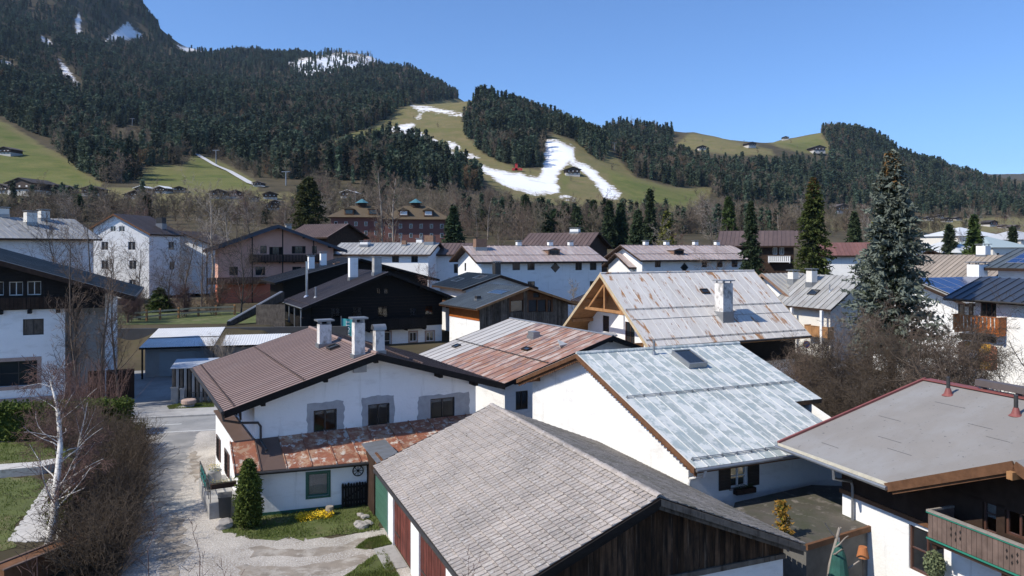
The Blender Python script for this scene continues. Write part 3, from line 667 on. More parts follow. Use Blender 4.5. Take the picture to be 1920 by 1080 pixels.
tile_m = mat('concrete_tile', (0.385, 0.335, 0.295), 0.9, 0.15, 1.4, [((0.28, 0.25, 0.225), (0.45, 0.45, 0.45), 0.57, 0.12), ((0.47, 0.44, 0.41), (7, 7, 7), 0.6, 0.06), ((0.07, 0.062, 0.052), (13, 13, 13), 0.635, 0.025, 3)], bump=0.7, bscale=14, rnd=0.12)
bitumen = mat('grey_bitumen', (0.245, 0.23, 0.214), 0.95, 0.06, 0.6, [((0.275, 0.268, 0.26), (0.6, 0.15, 1), 0.55, 0.1), ((0.14, 0.137, 0.135), (6, 6, 6), 0.68, 0.03, 3)], bump=0.25, bscale=30, coord='object', spec=0.15)
redflash = mat('red_flashing', (0.23, 0.07, 0.06), 0.6, 0.15, 2)
solar_frame = mat('solar_frame', (0.55, 0.56, 0.58), 0.4, metal=0.6)

# ---------------------------------------------------------------- farmhouse with the brown sheet roof
HA = House('farmhouse', 'white farmhouse under ribbed brown sheet roof with rusty lean-to', -10.35, 44.59, -61.45, 14.46, 7.38, 4.99, 7.16, og=(0.7, 0.9), oe=(1.5, 1.36), th=0.22)
blind = [(0.08, 0.46, 0.80, 0.96), (0.54, 0.92, 0.80, 0.96)]
for b in ((588, 768, 632, 809), (690, 757, 731, 799), (807, 746, 853, 786)):
    HA.win('+x', b, frame_dark, 0.1, pane=glass_see, cur=blind)
HA.wall('+x', stucco); HA.wall('-x', stucco); HA.wall('+y', stucco)
for u0, u1 in ((2.2, 3.1), (7.6, 8.5)): HA.win('-y', (u0, 3.45, u1, 4.5), frame_brown, 0.1, px=False, sh=(wood_dark, 0.45))
HA.wall('-y', stucco)
for f in ('+x', '-y'): HA.windows(f)
def patch(H, f, b, seed):
    rg = random.Random(seed); u0, z0, u1, z1 = H.pbox(f, b); M = H.loc(f); pts = []
    for i in range(40):
        a = i/40*4; k = a % 1; j = rg.uniform(-0.05, 0.05)
        if a < 1: p = (u0+(u1-u0)*k, z0+j*0.3)
        elif a < 2: p = (u1+j, z0+(z1-z0)*k)
        elif a < 3: p = (u1-(u1-u0)*k, z1+j)
        else: p = (u0+j, z1-(z1-z0)*k)
        cx, cz = (u0+u1)/2, (z0+z1)/2; q = 1-0.10*max(0, abs((p[0]-cx)/(u1-u0))+abs((p[1]-cz)/(z1-z0))-0.75)
        pts.append((cx+(p[0]-cx)*q, cz+(p[1]-cz)*q))
    return pts, M
def ring_patch(H, f, b, hole, seed):
    pts, M = patch(H, f, b, seed); h = H.pbox(f, hole); mb = MB(); n = len(pts)
    inner = []
    for (u, z) in pts: inner.append((min(max(u, h[0]), h[2]), min(max(z, h[1]), h[3])))
    for i in range(n):
        a, c = pts[i], pts[(i+1) % n]; d, e = inner[(i+1) % n], inner[i]
        P = [M @ Vector((q[0], -0.012, q[1])) for q in (a, c, d, e)]; P2 = [M @ Vector((q[0], 0.01, q[1])) for q in (a, c)]
        mb.add(P, [(0, 1, 2, 3)]); mb.add([P[1], P[0], P2[0], P2[1]], [(0, 1, 2, 3)])
    return mb.build('plaster_patch', patchm, H.e)
ring_patch(HA, '+x', (576, 753, 645, 816), (588, 768, 632, 809), 1)
ring_patch(HA, '+x', (678, 742, 739, 805), (690, 757, 731, 799), 2)
ring_patch(HA, '+x', (783, 739, 880, 792), (807, 746, 853, 786), 3)
seam_dark = mat('dark_seam', (0.06, 0.042, 0.036), 0.6); seam_white = mat('pale_seam', (0.60, 0.60, 0.58), 0.6)  # dark seam: shadow line of the ribs put into its colour, with dirt
HA.roof(wood_black, roof_brown, 0.42, edge=(wood_black, 0.34), seam=0.10, sm=seam_dark, sh=0.018)
HA.ridge(roof_brown, 0.1); HA.gutter(metal_dark, 'B', 0.09)
HA.guard(0.5, roof_brown2, step=0.4, hh=0.06); HA.guard(0.94, roof_brown2, step=0.4, hh=0.06); HA.guard(0.35, roof_brown2, 'A', step=0.4, hh=0.1)
HA.purlins('+x', wood_black, (-5.6, -2.6, 0, 3.6, 5.7))
HA.chimney(608, 648, 0.62, 0.7, 1.25, cap='slab', label='stained plaster chimney with flat cap'); HA.chimney(672, 668, 0.5, 0.55, 1.75, cap='slab', label='tall chimney with painted shade near the ridge')
HA.chimney(688, 655, 0.5, 0.5, 1.15, cap='hood', p=Vector((5.2, 0.75, HA.zr-0.2)), label='chimney under a round hood')
HA.skylight(625, 653, 0.8, 0.6, fm=metal_dark)
# low wing on the sunny side
mb = MB(); mb.box(-1.3, -6.72, 0, 6.36, -5.87, 3.28); mb.build('side_wing', stucco, HA.e)
mb = MB(); mb.box(-1.4, -6.82, 3.283, 6.4, -5.86, 3.36); mb.build('wing_coping', roof_brown2, HA.e)
HA.cf['wing'] = (Vector((-1.3, -6.72, 0)), Vector((1, 0, 0)), Vector((0, -1, 0)), 7.66, 3.28)
for u in (1.0, 4.3): HA.win('wing', (u, 0.95, u+0.8, 2.15), frame_dark, -0.03, px=False, sh=(frame_brown, 0.42))
HA.windows('wing')
# lean-to in front of the gable
def ltx(y): return 7.7+0.178*(y+5.7)
Oc = Vector((ltx(-6.72), -6.72, 0)); Uc = Vector((0.178, 1, 0)).normalized(); HA.cf['lean'] = (Oc, Uc, Vector((1, -0.178, 0)).normalized(), 13.4, 2.28)
HA.win('lean', (577, 887, 616, 930), frame_green, 0.1, nx=1, pane=glass_see, sur=(frame_green, 0.10), cur=[(0.05, 0.95, 0.05, 0.95)])
HA.wall('lean', stucco, name='lean_to_wall'); HA.windows('lean')
mb = MB(); mb.add([(6.36, -6.72, 0), (ltx(-6.72), -6.72, 0), (ltx(-6.72), -6.72, 2.28), (6.36, -6.72, 3.2)], [(0, 1, 2, 3)]); mb.build('lean_to_end', stucco, HA.e); mb = MB()
mb.add([(6.33, 6.5, 0), (6.33, 6.5, 3.2), (ltx(6.5), 6.5, 2.28), (ltx(6.5), 6.5, 0)], [(0, 1, 2, 3)]); mb.build('lean_to_end', stucco, HA.e)
M = HA.loc('lean'); mb = MB(); mb.prism([M @ Vector((u, -0.02, z)) for u, z in ((0.4, 0), (8.8, 0), (8.8, 0.16), (0.4, 0.16))], -Vector(HA.cf['lean'][2])*-0.02); mb.build('green_plinth', frame_green, HA.e)
def ltr(y, t): # roof point, t = 0 at the top, 1 at the eave
    xe = ltx(y)+0.42; return Vector((6.34+(xe-6.34)*t, y, 3.30+(2.22-3.30)*t))
mb = MB(); [mb.prism([p-Vector((0, 0, 0.09)) for p in (ltr(y, 0), ltr(y+2.25, 0), ltr(y+2.25, 1), ltr(y, 1))], (0, 0, -0.08)) for y in (-7.0, -4.75, -2.5, -0.25, 2.0, 4.25)]; lr = mb.build('lean_to_roof', wood_black, HA.e)
n = 12
for i in range(n):
    y0 = -7.02+13.5*i/n; y1 = -7.02+13.5*(i+1)/n-0.012; up = Vector((0, 0, 0.03)); mb = MB()
    mb.prism([ltr(y0, 0.0)+up, ltr(y1, 0.0)+up, ltr(y1, 1.0)+up, ltr(y0, 1.0)+up], (0, 0, -0.1)); mb.prism([ltr(y0, 0)+up, ltr(y0+0.04, 0)+up, ltr(y0+0.04, 1)+up, ltr(y0, 1)+up], (0, 0, 0.05))
    o = mb.build('roof_panel', brown_plain if i == 1 else rust_b, lr)
mb = MB(); mb.tube([ltr(-7.0, 1)+Vector((0.07, 0, -0.05)), ltr(6.5, 1)+Vector((0.07, 0, -0.05))], 0.07, 8); mb.build('gutter', metal_dark, lr)
# downpipe from the eave across the corner
c = Vector((7.1, -7.44, 4.85)); mb = MB()
mb.tube([c, c+Vector((0, 0.05, -0.3)), Vector((6.6, -6.6, 4.25)), Vector((6.5, -5.75, 4.15)), Vector((6.5, -5.62, 3.95)), Vector((6.5, -5.62, 3.32)), Vector((7.4, -5.5, 3.0))], 0.06, 8); mb.build('downpipe', metal_dark, HA.e)
# ornament wheel, gate
u, z = HA.on('lean', 671, 882); M = HA.loc('lean'); wc = M @ Vector((u, -0.06, z)); nrm = HA.cf['lean'][2]
wh = empty('wagon_wheel', 'small dark spoked wagon wheel hung on the lean-to wall', 'wheel', HA.M @ wc, 0)
ud = Uc; mb = MB(); ring = [ud*math.cos(a)*0.25+Vector((0, 0, math.sin(a)*0.25)) for a in [2*math.pi*i/20 for i in range(21)]]
wr = HA.M.to_3x3()
mb.tube([wr @ p for p in ring], 0.025, 6, cap=False); mb.build('rim', wood_black, wh)
for i in range(8): a = math.pi*2*i/8; mb = MB(); mb.tube([wr @ (ud*math.cos(a)*0.03+Vector((0, 0, math.sin(a)*0.03))), wr @ (ud*math.cos(a)*0.25+Vector((0, 0, math.sin(a)*0.25)))], 0.014, 5); mb.build('spoke', wood_black, wh)
mb = MB(); mb.tube([wr @ (nrm*-0.07), wr @ (nrm*0.05)], 0.05, 8); mb.build('hub', wood_black, wh)
gt = empty('picket_gate', 'weathered dark picket gate leaning at the lean-to wall', 'gate', HA.M @ (HA.pt('lean', HA.on('lean', 640, 950)[0], 0, 0.12)), HA.yaw+math.atan2(1, 0.178))
for i in range(9): mb = MB(); h = 1.12+0.05*random.Random(i).random(); mb.prism([(i*0.135, 0, 0.05), (i*0.135+0.115, 0, 0.05), (i*0.135+0.115, 0, h), (i*0.135+0.057, 0, h+0.07), (i*0.135, 0, h)], (0, -0.025, 0)); mb.build('picket', wood_black, gt)
for z in (0.3, 0.95): mb = MB(); mb.box(0, 0.003, z, 1.2, 0.04, z+0.09); mb.build('gate_rail', wood_black, gt)
mb = MB(); mb.beam((0.05, 0.06, 0.36), (1.15, 0.06, 0.98), 0.03, 0.08); mb.build('brace', wood_black, gt)
# entrance landing with rail, pots, planter
ld = empty('entrance_landing', 'raised entrance landing with dark rail and flower box by the sunny house wall', 'landing', HA.M @ Vector((2.6, -8.0, 0)), HA.yaw)
mb = MB(); mb.box(0, 0, 0, 4.4, 1.25, 0.75); mb.build('platform', conc, ld)
mb = MB()
for i in range(8): mb.tube([(0.05+i*0.61, 0.05, 0.75), (0.05+i*0.61, 0.05, 1.6)], 0.018, 5)
mb.tube([(0.02, 0.05, 1.6), (4.38, 0.05, 1.6)], 0.03, 6); mb.tube([(0.02, 0.05, 1.2), (4.38, 0.05, 1.2)], 0.02, 6); mb.tube([(4.36, 0.05, 1.6), (4.36, 1.2, 1.6)], 0.03, 6); mb.build('railing', metal_dark, ld)
teal = mat('teal_cloth', (0.05, 0.33, 0.30), 0.8, 0.1, 3); mb = MB(); mb.box(0.1, 0.075, 0.85, 2.3, 0.095, 1.5); mb.build('screen', teal, ld)
yellowf = mat('yellow_blossom', (0.80, 0.55, 0.02), 0.8, 0.15, 20); leafg = mat('leaf_green', (0.06, 0.10, 0.025), 0.8, 0.3, 8, trans=0.2)
def tufts(mb, pts, s, rg, mi=0, flat=0.3):
    for p in pts:
        a = rg.uniform(0, 6.28); d = Vector((math.cos(a), math.sin(a), rg.uniform(-flat, flat)))*s*rg.uniform(0.6, 1.3); e = Vector((-d.y, d.x, rg.uniform(-0.6, 0.6)*s))*0.6; p = Vector(p)
        mb.add([p-d*0.5, p+e*0.5, p+d*0.5], [(0, 1, 2)], mi)
def planter(loc, rz, ln, label, cat, fm, wd=0.24, hh=0.22, n=160, z=0.0, group=None):
    e = empty('flower_box', label, cat, loc, rz, group); mb = MB(); mb.box(-ln/2, -wd/2, 0, ln/2, wd/2, hh); mb.build('box', wood_dark, e)
    rg = random.Random(int(ln*100)); mb = MB(); tufts(mb, [(rg.uniform(-ln/2, ln/2), rg.uniform(-wd/2, wd/2), hh+rg.uniform(-0.03, 0.16)) for _ in range(n)], 0.09, rg); mb.build('leaves', leafg, e)
    mb = MB(); tufts(mb, [(rg.uniform(-ln/2, ln/2), rg.uniform(-wd/2, wd/2), hh+rg.uniform(0.05, 0.2)) for _ in range(n//2)], 0.06, rg); mb.build('blossoms', fm, e)
    return e
planter(HA.M @ Vector((7.15, -7.4, 1.45)), HA.yaw+R(90), 1.1, 'yellow flower box on the landing rail', 'flower box', yellowf)
pt = empty('flower_pot', 'pale stone pot with yellow flowers on the entrance landing', 'flower pot', HA.M @ Vector((4.6, -7.5, 0.75)))
mb = MB(); mb.tube([(0, 0, 0), (0, 0, 0.45), (0, 0, 0.75), (0, 0, 0.85)], [0.22, 0.36, 0.3, 0.36], 14); mb.build('pot', conc, pt, smooth=True)
rg = random.Random(4); mb = MB(); tufts(mb, [(rg.gauss(0, 0.2), rg.gauss(0, 0.2), 0.9+rg.uniform(-0.05, 0.2)) for _ in range(150)], 0.1, rg); mb.build('leaves', leafg, pt); mb = MB(); tufts(mb, [(rg.gauss(0, 0.2), rg.gauss(0, 0.2), 0.98+rg.uniform(-0.05, 0.2)) for _ in range(90)], 0.07, rg); mb.build('blossoms', yellowf, pt)

# ---------------------------------------------------------------- tiled barn
HB = House('barn', 'old barn with grey concrete tile roof and oxblood doors', 1.71, 28.53, -67.55, 13.93, 5.49, 2.99, 5.21, og=(0.35, 0.6), oe=(0.45, 0.3), th=0.16, cat='barn')
mb = MB(); u_, zw = HB.on('+x', 1340, 1058); zw = max(1.6, min(2.6, zw)); HB.wall('+x', stucco, z1=zw); HB.wall('-x', stucco); HB.wall('+y', stucco)
O, U, N, wd = HB.face('+x'); npk = 52; rg = random.Random(5)
bk = HB.wall('+x', wood_black, z0=zw, off=-0.03, name='gable_backing')
for i in range(npk):
    a = wd*i/npk; b = wd*(i+1)/npk-0.006-0.006*rg.random(); ta, tb = HB.top('+x', a), HB.top('+x', b); z0 = zw-0.05-0.05*rg.random()
    if i % 2 == 0 and a > 1.5 and b < wd-1.5 and rg.random() < 0.5: z0 -= 0.04
    mb = MB(); n0 = 0.005+0.012*rg.random(); mb.prism([O+U*a+N*n0+Vector((0, 0, z0)), O+U*b+N*n0+Vector((0, 0, z0)), O+U*b+N*n0+Vector((0, 0, tb)), O+U*a+N*n0+Vector((0, 0, ta))], N*0.022); mb.build('plank', wood_weather, bk)
mb = MB(); mb.beam(O+N*0.06+Vector((0, 0, zw-0.12)), O+U*wd+N*0.06+Vector((0, 0, zw-0.12)), 0.1, 0.16); mb.build('sill_beam', wood_greyw, HB.e)
rf = HB.roof(wood_dark, edge=None)
for (y1, z1, sd) in ((-HB.WB, HB.zB, 0), (HB.WA, HB.zA, 1)):
    for dx, dz, hh in ((0.03, -0.12, 0.20), (-0.06, -0.28, 0.16)):
        a = Vector((HB.L/2+dx, 0, HB.zr+dz)); b = Vector((HB.L/2+dx, y1*1.005, z1+dz)); mb = MB(); mb.prism([a+Vector((0, 0, hh/2)), b+Vector((0, 0, hh/2)), b-Vector((0, 0, hh/2)), a-Vector((0, 0, hh/2))], (0.05, 0, 0)); mb.build('barge_board', wood_black if sd == 0 else wood_greyw, rf)
a = Vector((-HB.L/2-0.06, 0, HB.zr-0.06)); b = Vector((-HB.L/2-0.06, -HB.WB, HB.zB-0.06)); mb = MB(); mb.beam(a, b, 0.08, 0.22); mb.build('barge_board', metal_dark, rf)
# tiles
def tiles(side):
    sg, Wd, zz = (-1, HB.WB, HB.zB) if side == 'B' else (1, HB.WA, HB.zA)
    sl = math.hypot(Wd, HB.zr-zz); up = Vector((0, -sg*Wd, HB.zr-zz)).normalized(); nn = Vector((0, sg*(HB.zr-zz), Wd)).normalized(); xd = Vector((1, 0, 0))
    tw, tl = 0.236, 0.355; nc = int(round((HB.L+0.06)/tw)); tw = (HB.L+0.06)/nc; nr = int(sl/tl)+1; rg = random.Random(7 if side == 'B' else 8); cells = []
    for r in range(nr):
        for c_ in range(nc): cells.append((r, c_))
    M = Matrix.Identity(4); M.col[0][:3] = xd; M.col[1][:3] = up; M.col[2][:3] = nn
    def tv():
        w = tw-0.034; l = tl+0.05; t = 0.028
        prof = [(0, 0.0), (0.10, 0.012), (0.5, 0.016), (0.9, 0.012), (1.0, 0.0)]; V = []
        for (yy, zb) in ((0, 0.055), (l, 0.008)):
            for (k, zz_) in prof: V.append((k*w, yy, zb+zz_))
        for (k, zz_) in ((0, 0), (1, 0)): V.append((k*w, 0, 0.006))
        Fc = [(i, i+1, i+6, i+5) for i in range(4)]+[(10, 11, 4, 3, 2, 1, 0), (10, 0, 5), (11, 9, 4)]
        return V, Fc
    V, Fc = tv(); me = None; far = MB()
    P0 = lambda r, c_: Vector((-HB.L/2-0.03+c_*tw, sg*(Wd+0.07), zz-0.028))+up*(r*tl)+nn*(0.004)+nn*rg.uniform(0, 0.010)+xd*rg.uniform(-0.003, 0.003)
    if side == 'B':
        def vis(cell):
            r, c_ = cell; p = HB.M @ (Vector((-HB.L/2+c_*tw, sg*Wd, zz))+up*(r*tl)); px = 960+FPX*p.x/p.y; py = HZ-FPX*(p.z-CH)/p.y
            return (1080-py > -12)*1000-p.length
        near = set(sorted(cells, key=vis, reverse=True)[:298])
    else: near = set()
    for cell in cells:
        T = Matrix.Translation(P0(*cell)) @ M @ Matrix.Rotation(rg.uniform(-0.012, 0.012), 4, 'Z')
        if cell in near:
            if me is None: q = MB(); q.add(V, Fc); o = q.build('roof_tile', tile_m, rf); me = o.data
            else: o = bpy.data.objects.new('roof_tile', me); COL.objects.link(o); o.parent = rf
            o.matrix_local = T
        else: far.add([T @ Vector(v) for v in V], Fc)
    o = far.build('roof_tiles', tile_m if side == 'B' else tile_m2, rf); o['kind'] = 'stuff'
tile_m2 = mat('shaded_mossy_tile', (0.21, 0.19, 0.17), 0.95, 0.2, 1.4, [((0.12, 0.11, 0.085), (1.2, 1.2, 1.2), 0.54, 0.1), ((0.33, 0.31, 0.28), (7, 7, 7), 0.63, 0.05), ((0.05, 0.045, 0.04), (13, 13, 13), 0.62, 0.03, 3)], bump=0.7, bscale=14)  # moss and the shade of the off-sun slope, both put into the colour
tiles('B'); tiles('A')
me = None; rg = random.Random(9)
for i in range(42):
    x = -HB.L/2+i*HB.L/42
    if me is None:
        q = MB(); pr = [(0.15*math.sin(a), 0.10*math.cos(a)-0.02) for a in [R(-80+20*k) for k in range(9)]]; n = 9
        vs_ = [(-0.02, y, z+0.02) for y, z in pr]+[(0.35, y*0.88, z*0.9) for y, z in pr]; q.add(vs_, [(k, k+1, k+10, k+9) for k in range(8)]+[tuple(range(8, -1, -1))]); o = q.build('ridge_tile', tile_m, rf); me = o.data
    else: o = bpy.data.objects.new('ridge_tile', me); COL.objects.link(o); o.parent = rf
    o.location = (x, 0, HB.zr+0.035+rg.uniform(-0.008, 0.008)); o.rotation_euler = (rg.uniform(-0.04, 0.04), rg.uniform(-0.02, 0.02), rg.uniform(-0.03, 0.03))
# sunny long wall: posts, garage door and oxblood doors
O, U, N, wd = HB.face('-y'); cuts = [HB.on('-y', p, 960)[0] for p in (688, 703, 728.5, 737.5, 771, 786, 837, 851)]
tpz = HB.top('-y', 1)
def span(name, a, b, m, n0, n1, z0=0.0, z1=None, parent=None):
    q = MB(); z1 = tpz if z1 is None else z1; q.prism([O+U*a+N*n0+Vector((0, 0, z0)), O+U*b+N*n0+Vector((0, 0, z0)), O+U*b+N*n0+Vector((0, 0, z1)), O+U*a+N*n0+Vector((0, 0, z1))], N*(n1-n0)); return q.build(name, m, parent or HB.e)
HB.wall('-y', wood_brown, off=-0.12, name='inner_wall')
span('corner_post', cuts[0], cuts[1], wood_dark, -0.1, 0.04, z1=tpz-0.1)
span('annex_wall', cuts[0], 0.05, wood_brown, -0.75, -0.12, z1=tpz-0.15)
mb = MB(); nn_ = 14; vs_ = []
for i in range(nn_+1):
    u = cuts[0]-0.25+(0.3-cuts[0])*i/nn_
    for nq, zq in ((0.25, tpz-0.08), (-0.95, tpz+0.03)): vs_.append(O+U*u+N*nq+Vector((0, 0, zq+0.02*(i % 2))))
mb.add(vs_, [(2*i, 2*i+2, 2*i+3, 2*i+1) for i in range(nn_)]); mb.build('annex_roof', metal_grey, HB.e)
door_green = mat('green_door_panel', (0.055, 0.135, 0.095), 0.5, 0.1, 2, rnd=0.06)
gd = span('garage_door', cuts[1], cuts[2], frame_green, -0.115, -0.06, 0.05, 2.3)
for k in range(7): span('door_panel', cuts[1]+0.03, cuts[2]-0.03, door_green, -0.058, -0.02, 0.08+k*0.315, 0.08+k*0.315+0.295, gd)
span('lintel', cuts[1], cuts[2], wood_brown, -0.1, 0.01, 2.3)
for a, b in ((cuts[2], cuts[3]), (cuts[4], cuts[5]), (cuts[6], cuts[7])): span('pillar', a, b, stucco, -0.11, 0.02)
def plank_door(a, b):
    d = span('plank_door', a, b, wood_dark, -0.115, -0.09, 0.06); n = int((b-a)/0.16); st = (b-a)/n; rg2 = random.Random(int(a*100))
    for k in range(n): span('plank', a+k*st+0.004, a+(k+1)*st-0.004, wood_red, -0.088, -0.06+0.012*rg2.random(), 0.08, parent=d)
    for hz in (0.6, 1.9): span('hinge', a+0.1, a+0.9, metal_dark, -0.047, -0.035, hz, hz+0.07, parent=d)
plank_door(cuts[3], cuts[4]); plank_door(cuts[5], cuts[6]); 
if cuts[7] < wd-0.3: plank_door(cuts[7], wd-0.02)
mb = MB(); mb.tube([(-HB.L/2+0.3, -HB.WB-0.1, HB.zB-0.1), (HB.L/2, -HB.WB-0.1, HB.zB-0.1)], 0.07, 8); mb.build('gutter', metal_dark, rf)
sheet('garage_apron', [HB.M @ Vector((-5.6, -5.04, 0)), HB.M @ Vector((-3.1, -5.04, 0)), HB.M @ Vector((-3.1, -5.9, 0)), HB.M @ Vector((-5.6, -5.9, 0))], 0.03, conc, th=0.05)

# ---------------------------------------------------------------- white house with the zinc blue roof
HC = House('zinc_roof_house', 'white house with streaky pale blue zinc roof and skylight', 8.14, 40.53, 23.64, 9.78, 9.76, 3.88, 7.13, WA=7.51, zA=4.59, og=(0.32, 0.3), oe=(1.36, 0.73), th=0.2)
P1 = HC.onroof(1541, 748); P2 = HC.onroof(1486, 752); HC.cutx = P2.x
HC.L = 9.78
HC.win('-y', (1369, 871, 1401, 914), frame_white, 0.12, nx=2, ny=2, pane=glass_see, sh=(frame_dark, 0.62), sill=conc, cur=[(0.03, 0.42, 0.05, 0.97), (0.58, 0.97, 0.05, 0.97)])
for f in ('-x', '+x', '+y', '-y'): HC.wall(f, stucco)
HC.windows('-y')
HC.L = 2*P1.x if abs(P1.x-HC.L/2) < 2 else HC.L
HC.roof(wood_brown, zinc, 0.58, cut=(P2.x, abs(P1.y)/HC.WB), edge=(wood_brown, 0.22), seam=0.028, sm=seam_white, sh=0.03)
HC.ridge(zinc, 0.11); HC.guard(0.46, metal_grey, step=0.9); HC.guard(0.955, metal_grey, step=0.75, x1=P2.x-0.2)
HC.gutter(metal_grey, x1=P2.x)
mb = MB(); rg = random.Random(3)
for sgn, Wd, zz in ((-1, HC.WB, HC.zB), (1, HC.WA, HC.zA)):
    n = int(Wd/0.22)
    for i in range(n):
        y = sgn*(i+0.5)*Wd/n; z = HC.zr-(HC.zr-zz)*(i+0.5)/n; mb.box(-HC.L/2+0.05, y-0.085, z-0.36-0.03*rg.random(), -HC.L/2+0.09, y+0.085, z-0.19)
mb.build('scalloped_trim', wood_brown, HC.rf)
HC.skylight(1291, 678, 1.15, 1.6, raise_=0.26, fm=metal_grey); HC.pipe(1226, 665, 0.7, 0.06, m=metal_grey); 
u, z = HC.on('-y', 1391, 918); bx_ = planter(HC.M @ HC.pt('-y', u, z-0.1, 0.18), HC.yaw, 1.05, 'brown flower box below the shuttered window of the zinc roof house', 'flower box', leafg)
mb = MB(); a = HC.pt('-y', 0.25, 0, 0.02); b0 = Vector((-HC.L/2+0.45, -HC.WB-0.05, HC.zB-0.1))
mb.tube([b0, b0+Vector((0, 0.1, -0.25)), HC.pt('-y', 0.0, 3.05, 0.12), HC.pt('-y', -0.05, 2.9, 0.1), HC.pt('-y', -0.05, 0.1, 0.1)], 0.06, 8); mb.build('downpipe', frame_white, HC.e)
HC.purlins('-x', wood_brown, (-7.6, 0.0, 5.8), 0.16, 0.18, short=0.1)

# ---------------------------------------------------------------- house with the rusted white roof
HD = House('rusted_roof_house', 'chalet with large whitish metal roof streaked by rust', 16.51, 72.8, 25.83, 18.61, 7.385, 4.36, 10.24, og=(2.6, 0.8), oe=(1.2, 1.0), th=0.24)
HD.win('-x', (1130, 592, 1142, 622), frame_dark, 0.1, nx=1); HD.win('-x', (1172, 604, 1190, 652), frame_brown, 0.12, nx=2)
zsp = HD.on('-x', 1150, 588)[1]
HD.wall('-x', stucco, z1=zsp); HD.wall('-x', wood_gold, z0=zsp, off=0.05, name='gable_boarding'); HD.wall('+x', stucco); HD.wall('+y', stucco)
HD.wall('-y', stucco, z1=2.4); HD.wall('-y', wood_black, z0=2.4, off=0.06, name='timber_storey'); HD.windows('-x')
HD.roof(wood_gold, white_rust, 1.12, edge=(wood_pale, 0.34), seam=0.03, sm=seam_white, sh=0.03)
HD.guard(0.53, metal_grey, step=0.9); HD.guard(0.93, metal_grey, step=0.9); HD.gutter(metal_dark, 'B', 0.09); HD.ridge(white_rust, 0.1)
mb = MB(); z = HD.zr-HD.sB*HD.WB*0.66; mb.box(-HD.L/2+0.1, -HD.WB*0.66-0.03, z, HD.L/2-0.1, -HD.WB*0.66+0.03, z+0.06); mb.build('sheet_joint', metal_grey, HD.rf)
HD.purlins('-x', wood_gold, (-5.5, -2.8, 0, 2.8, 5.5), 0.26, 0.3, short=0.25)
mb = MB(); xw = -HD.L/2+0.5
zc = HD.zr-3.4; mb.beam((xw, -3.6, zc), (xw, 3.6, zc), 0.22, 0.26); mb.beam((xw, 0, zc), (xw, 0, HD.zr-0.4), 0.2, 0.2); mb.beam((xw, -2.9, zc), (xw, -0.2, HD.zr-1.1), 0.16, 0.18); mb.beam((xw, 2.9, zc), (xw, 0.2, HD.zr-1.1), 0.16, 0.18); mb.build('gable_truss', wood_gold, HD.e)
HD.chimney(1357, 594, 1.15, 1.15, 3.1, cap='slab', label='tall weathered plaster chimney')
HD.skylight(1321, 547, 0.9, 0.6, fm=wood_dark)
mb = MB(); mb.box(HD.x0+0.5, HD.yB-1.0, 2.3, HD.x1-0.5, HD.yB-0.02, 2.42); mb.build('balcony_floor', wood_dark, HD.e)
for yy in (-4.2,): HD.balcony('-x', (2.0, 3.1, 9.5, 4.1), 1.2, wood_gold, px=False)
# timber annex in front of it
an = empty('timber_annex', 'grey boarded shed with low metal roof beside the rusted roof chalet', 'shed', G(1100, 700, 0), R(26))
z0 = an.location; A = [D(1040, 628, 60), D(1152, 626, 62), D(1158, 630, 60.5), D(1050, 640, 55)]
L0 = Matrix.Translation(z0) @ Matrix.Rotation(R(26), 4, 'Z'); Li = L0.inverted()
A = [Li @ p for p in A]; zt = sum(p.z for p in A)/4; A = [Vector((p.x, p.y, zt+(p.y-A[2].y)*0.05)) for p in A]
mb = MB(); mb.prism(A, (0, 0, -0.12)); mb.build('roof', silver_metal, an)
cx = sum((p for p in A), Vector())/4
B = [cx+(p-cx)*0.93 for p in A]; 
for i in range(4):
    a, b = B[i], B[(i+1) % 4]; n = max(2, int((b-a).length/0.22)); 
    for k in range(n):
        p = a+(b-a)*(k/n); q = a+(b-a)*((k+0.94)/n); nr = Vector((b.y-a.y, a.x-b.x, 0)).normalized()
        g = MB(); g.prism([Vector((p.x, p.y, 0)), Vector((q.x, q.y, 0)), Vector((q.x, q.y, q.z-0.13)), Vector((p.x, p.y, p.z-0.13))], nr*0.03); g.build('board', wood_greyw, an)

# ---------------------------------------------------------------- low house with rust-striped roof
HE = House('rust_striped_house', 'low house with rust and cream striped sheet roof between the farmhouse and the chalets', 3.6, 61.63, -61.08, 15.7, 9.16, 3.4, 6.14, WA=7.0, zA=3.6, og=(0.4, 1.2), oe=(0.8, 0.6), th=0.22)
HE.win('+x', (967, 733, 990, 768), frame_dark, 0.12, nx=2)
for f in ('+x', '-x', '-y', '+y'): HE.wall(f, stucco)
HE.windows('+x')
HE.roof(wood_black, rust_a, 1.0, edge=(wood_black, 0.3), seam=0.05, sm=seam_dark, sh=0.02, pm=lambda i, n, sd: rust_w if i < 5 else rust_a)
HE.guard(0.6, metal_dark, step=1.0, hh=0.1); HE.ridge(metal_grey, 0.08); HE.gutter(metal_dark, 'B', 0.09)
HE.chimney(1001, 633, 0.9, 0.6, 0.5, m=metal_grey, cap='none'); HE.skylight(856, 650, 0.7, 0.6); HE.skylight(988, 656, 0.9, 0.5, fm=wood_dark)
HE.purlins('+x', wood_black, (-8.0, -4, 0, 4))
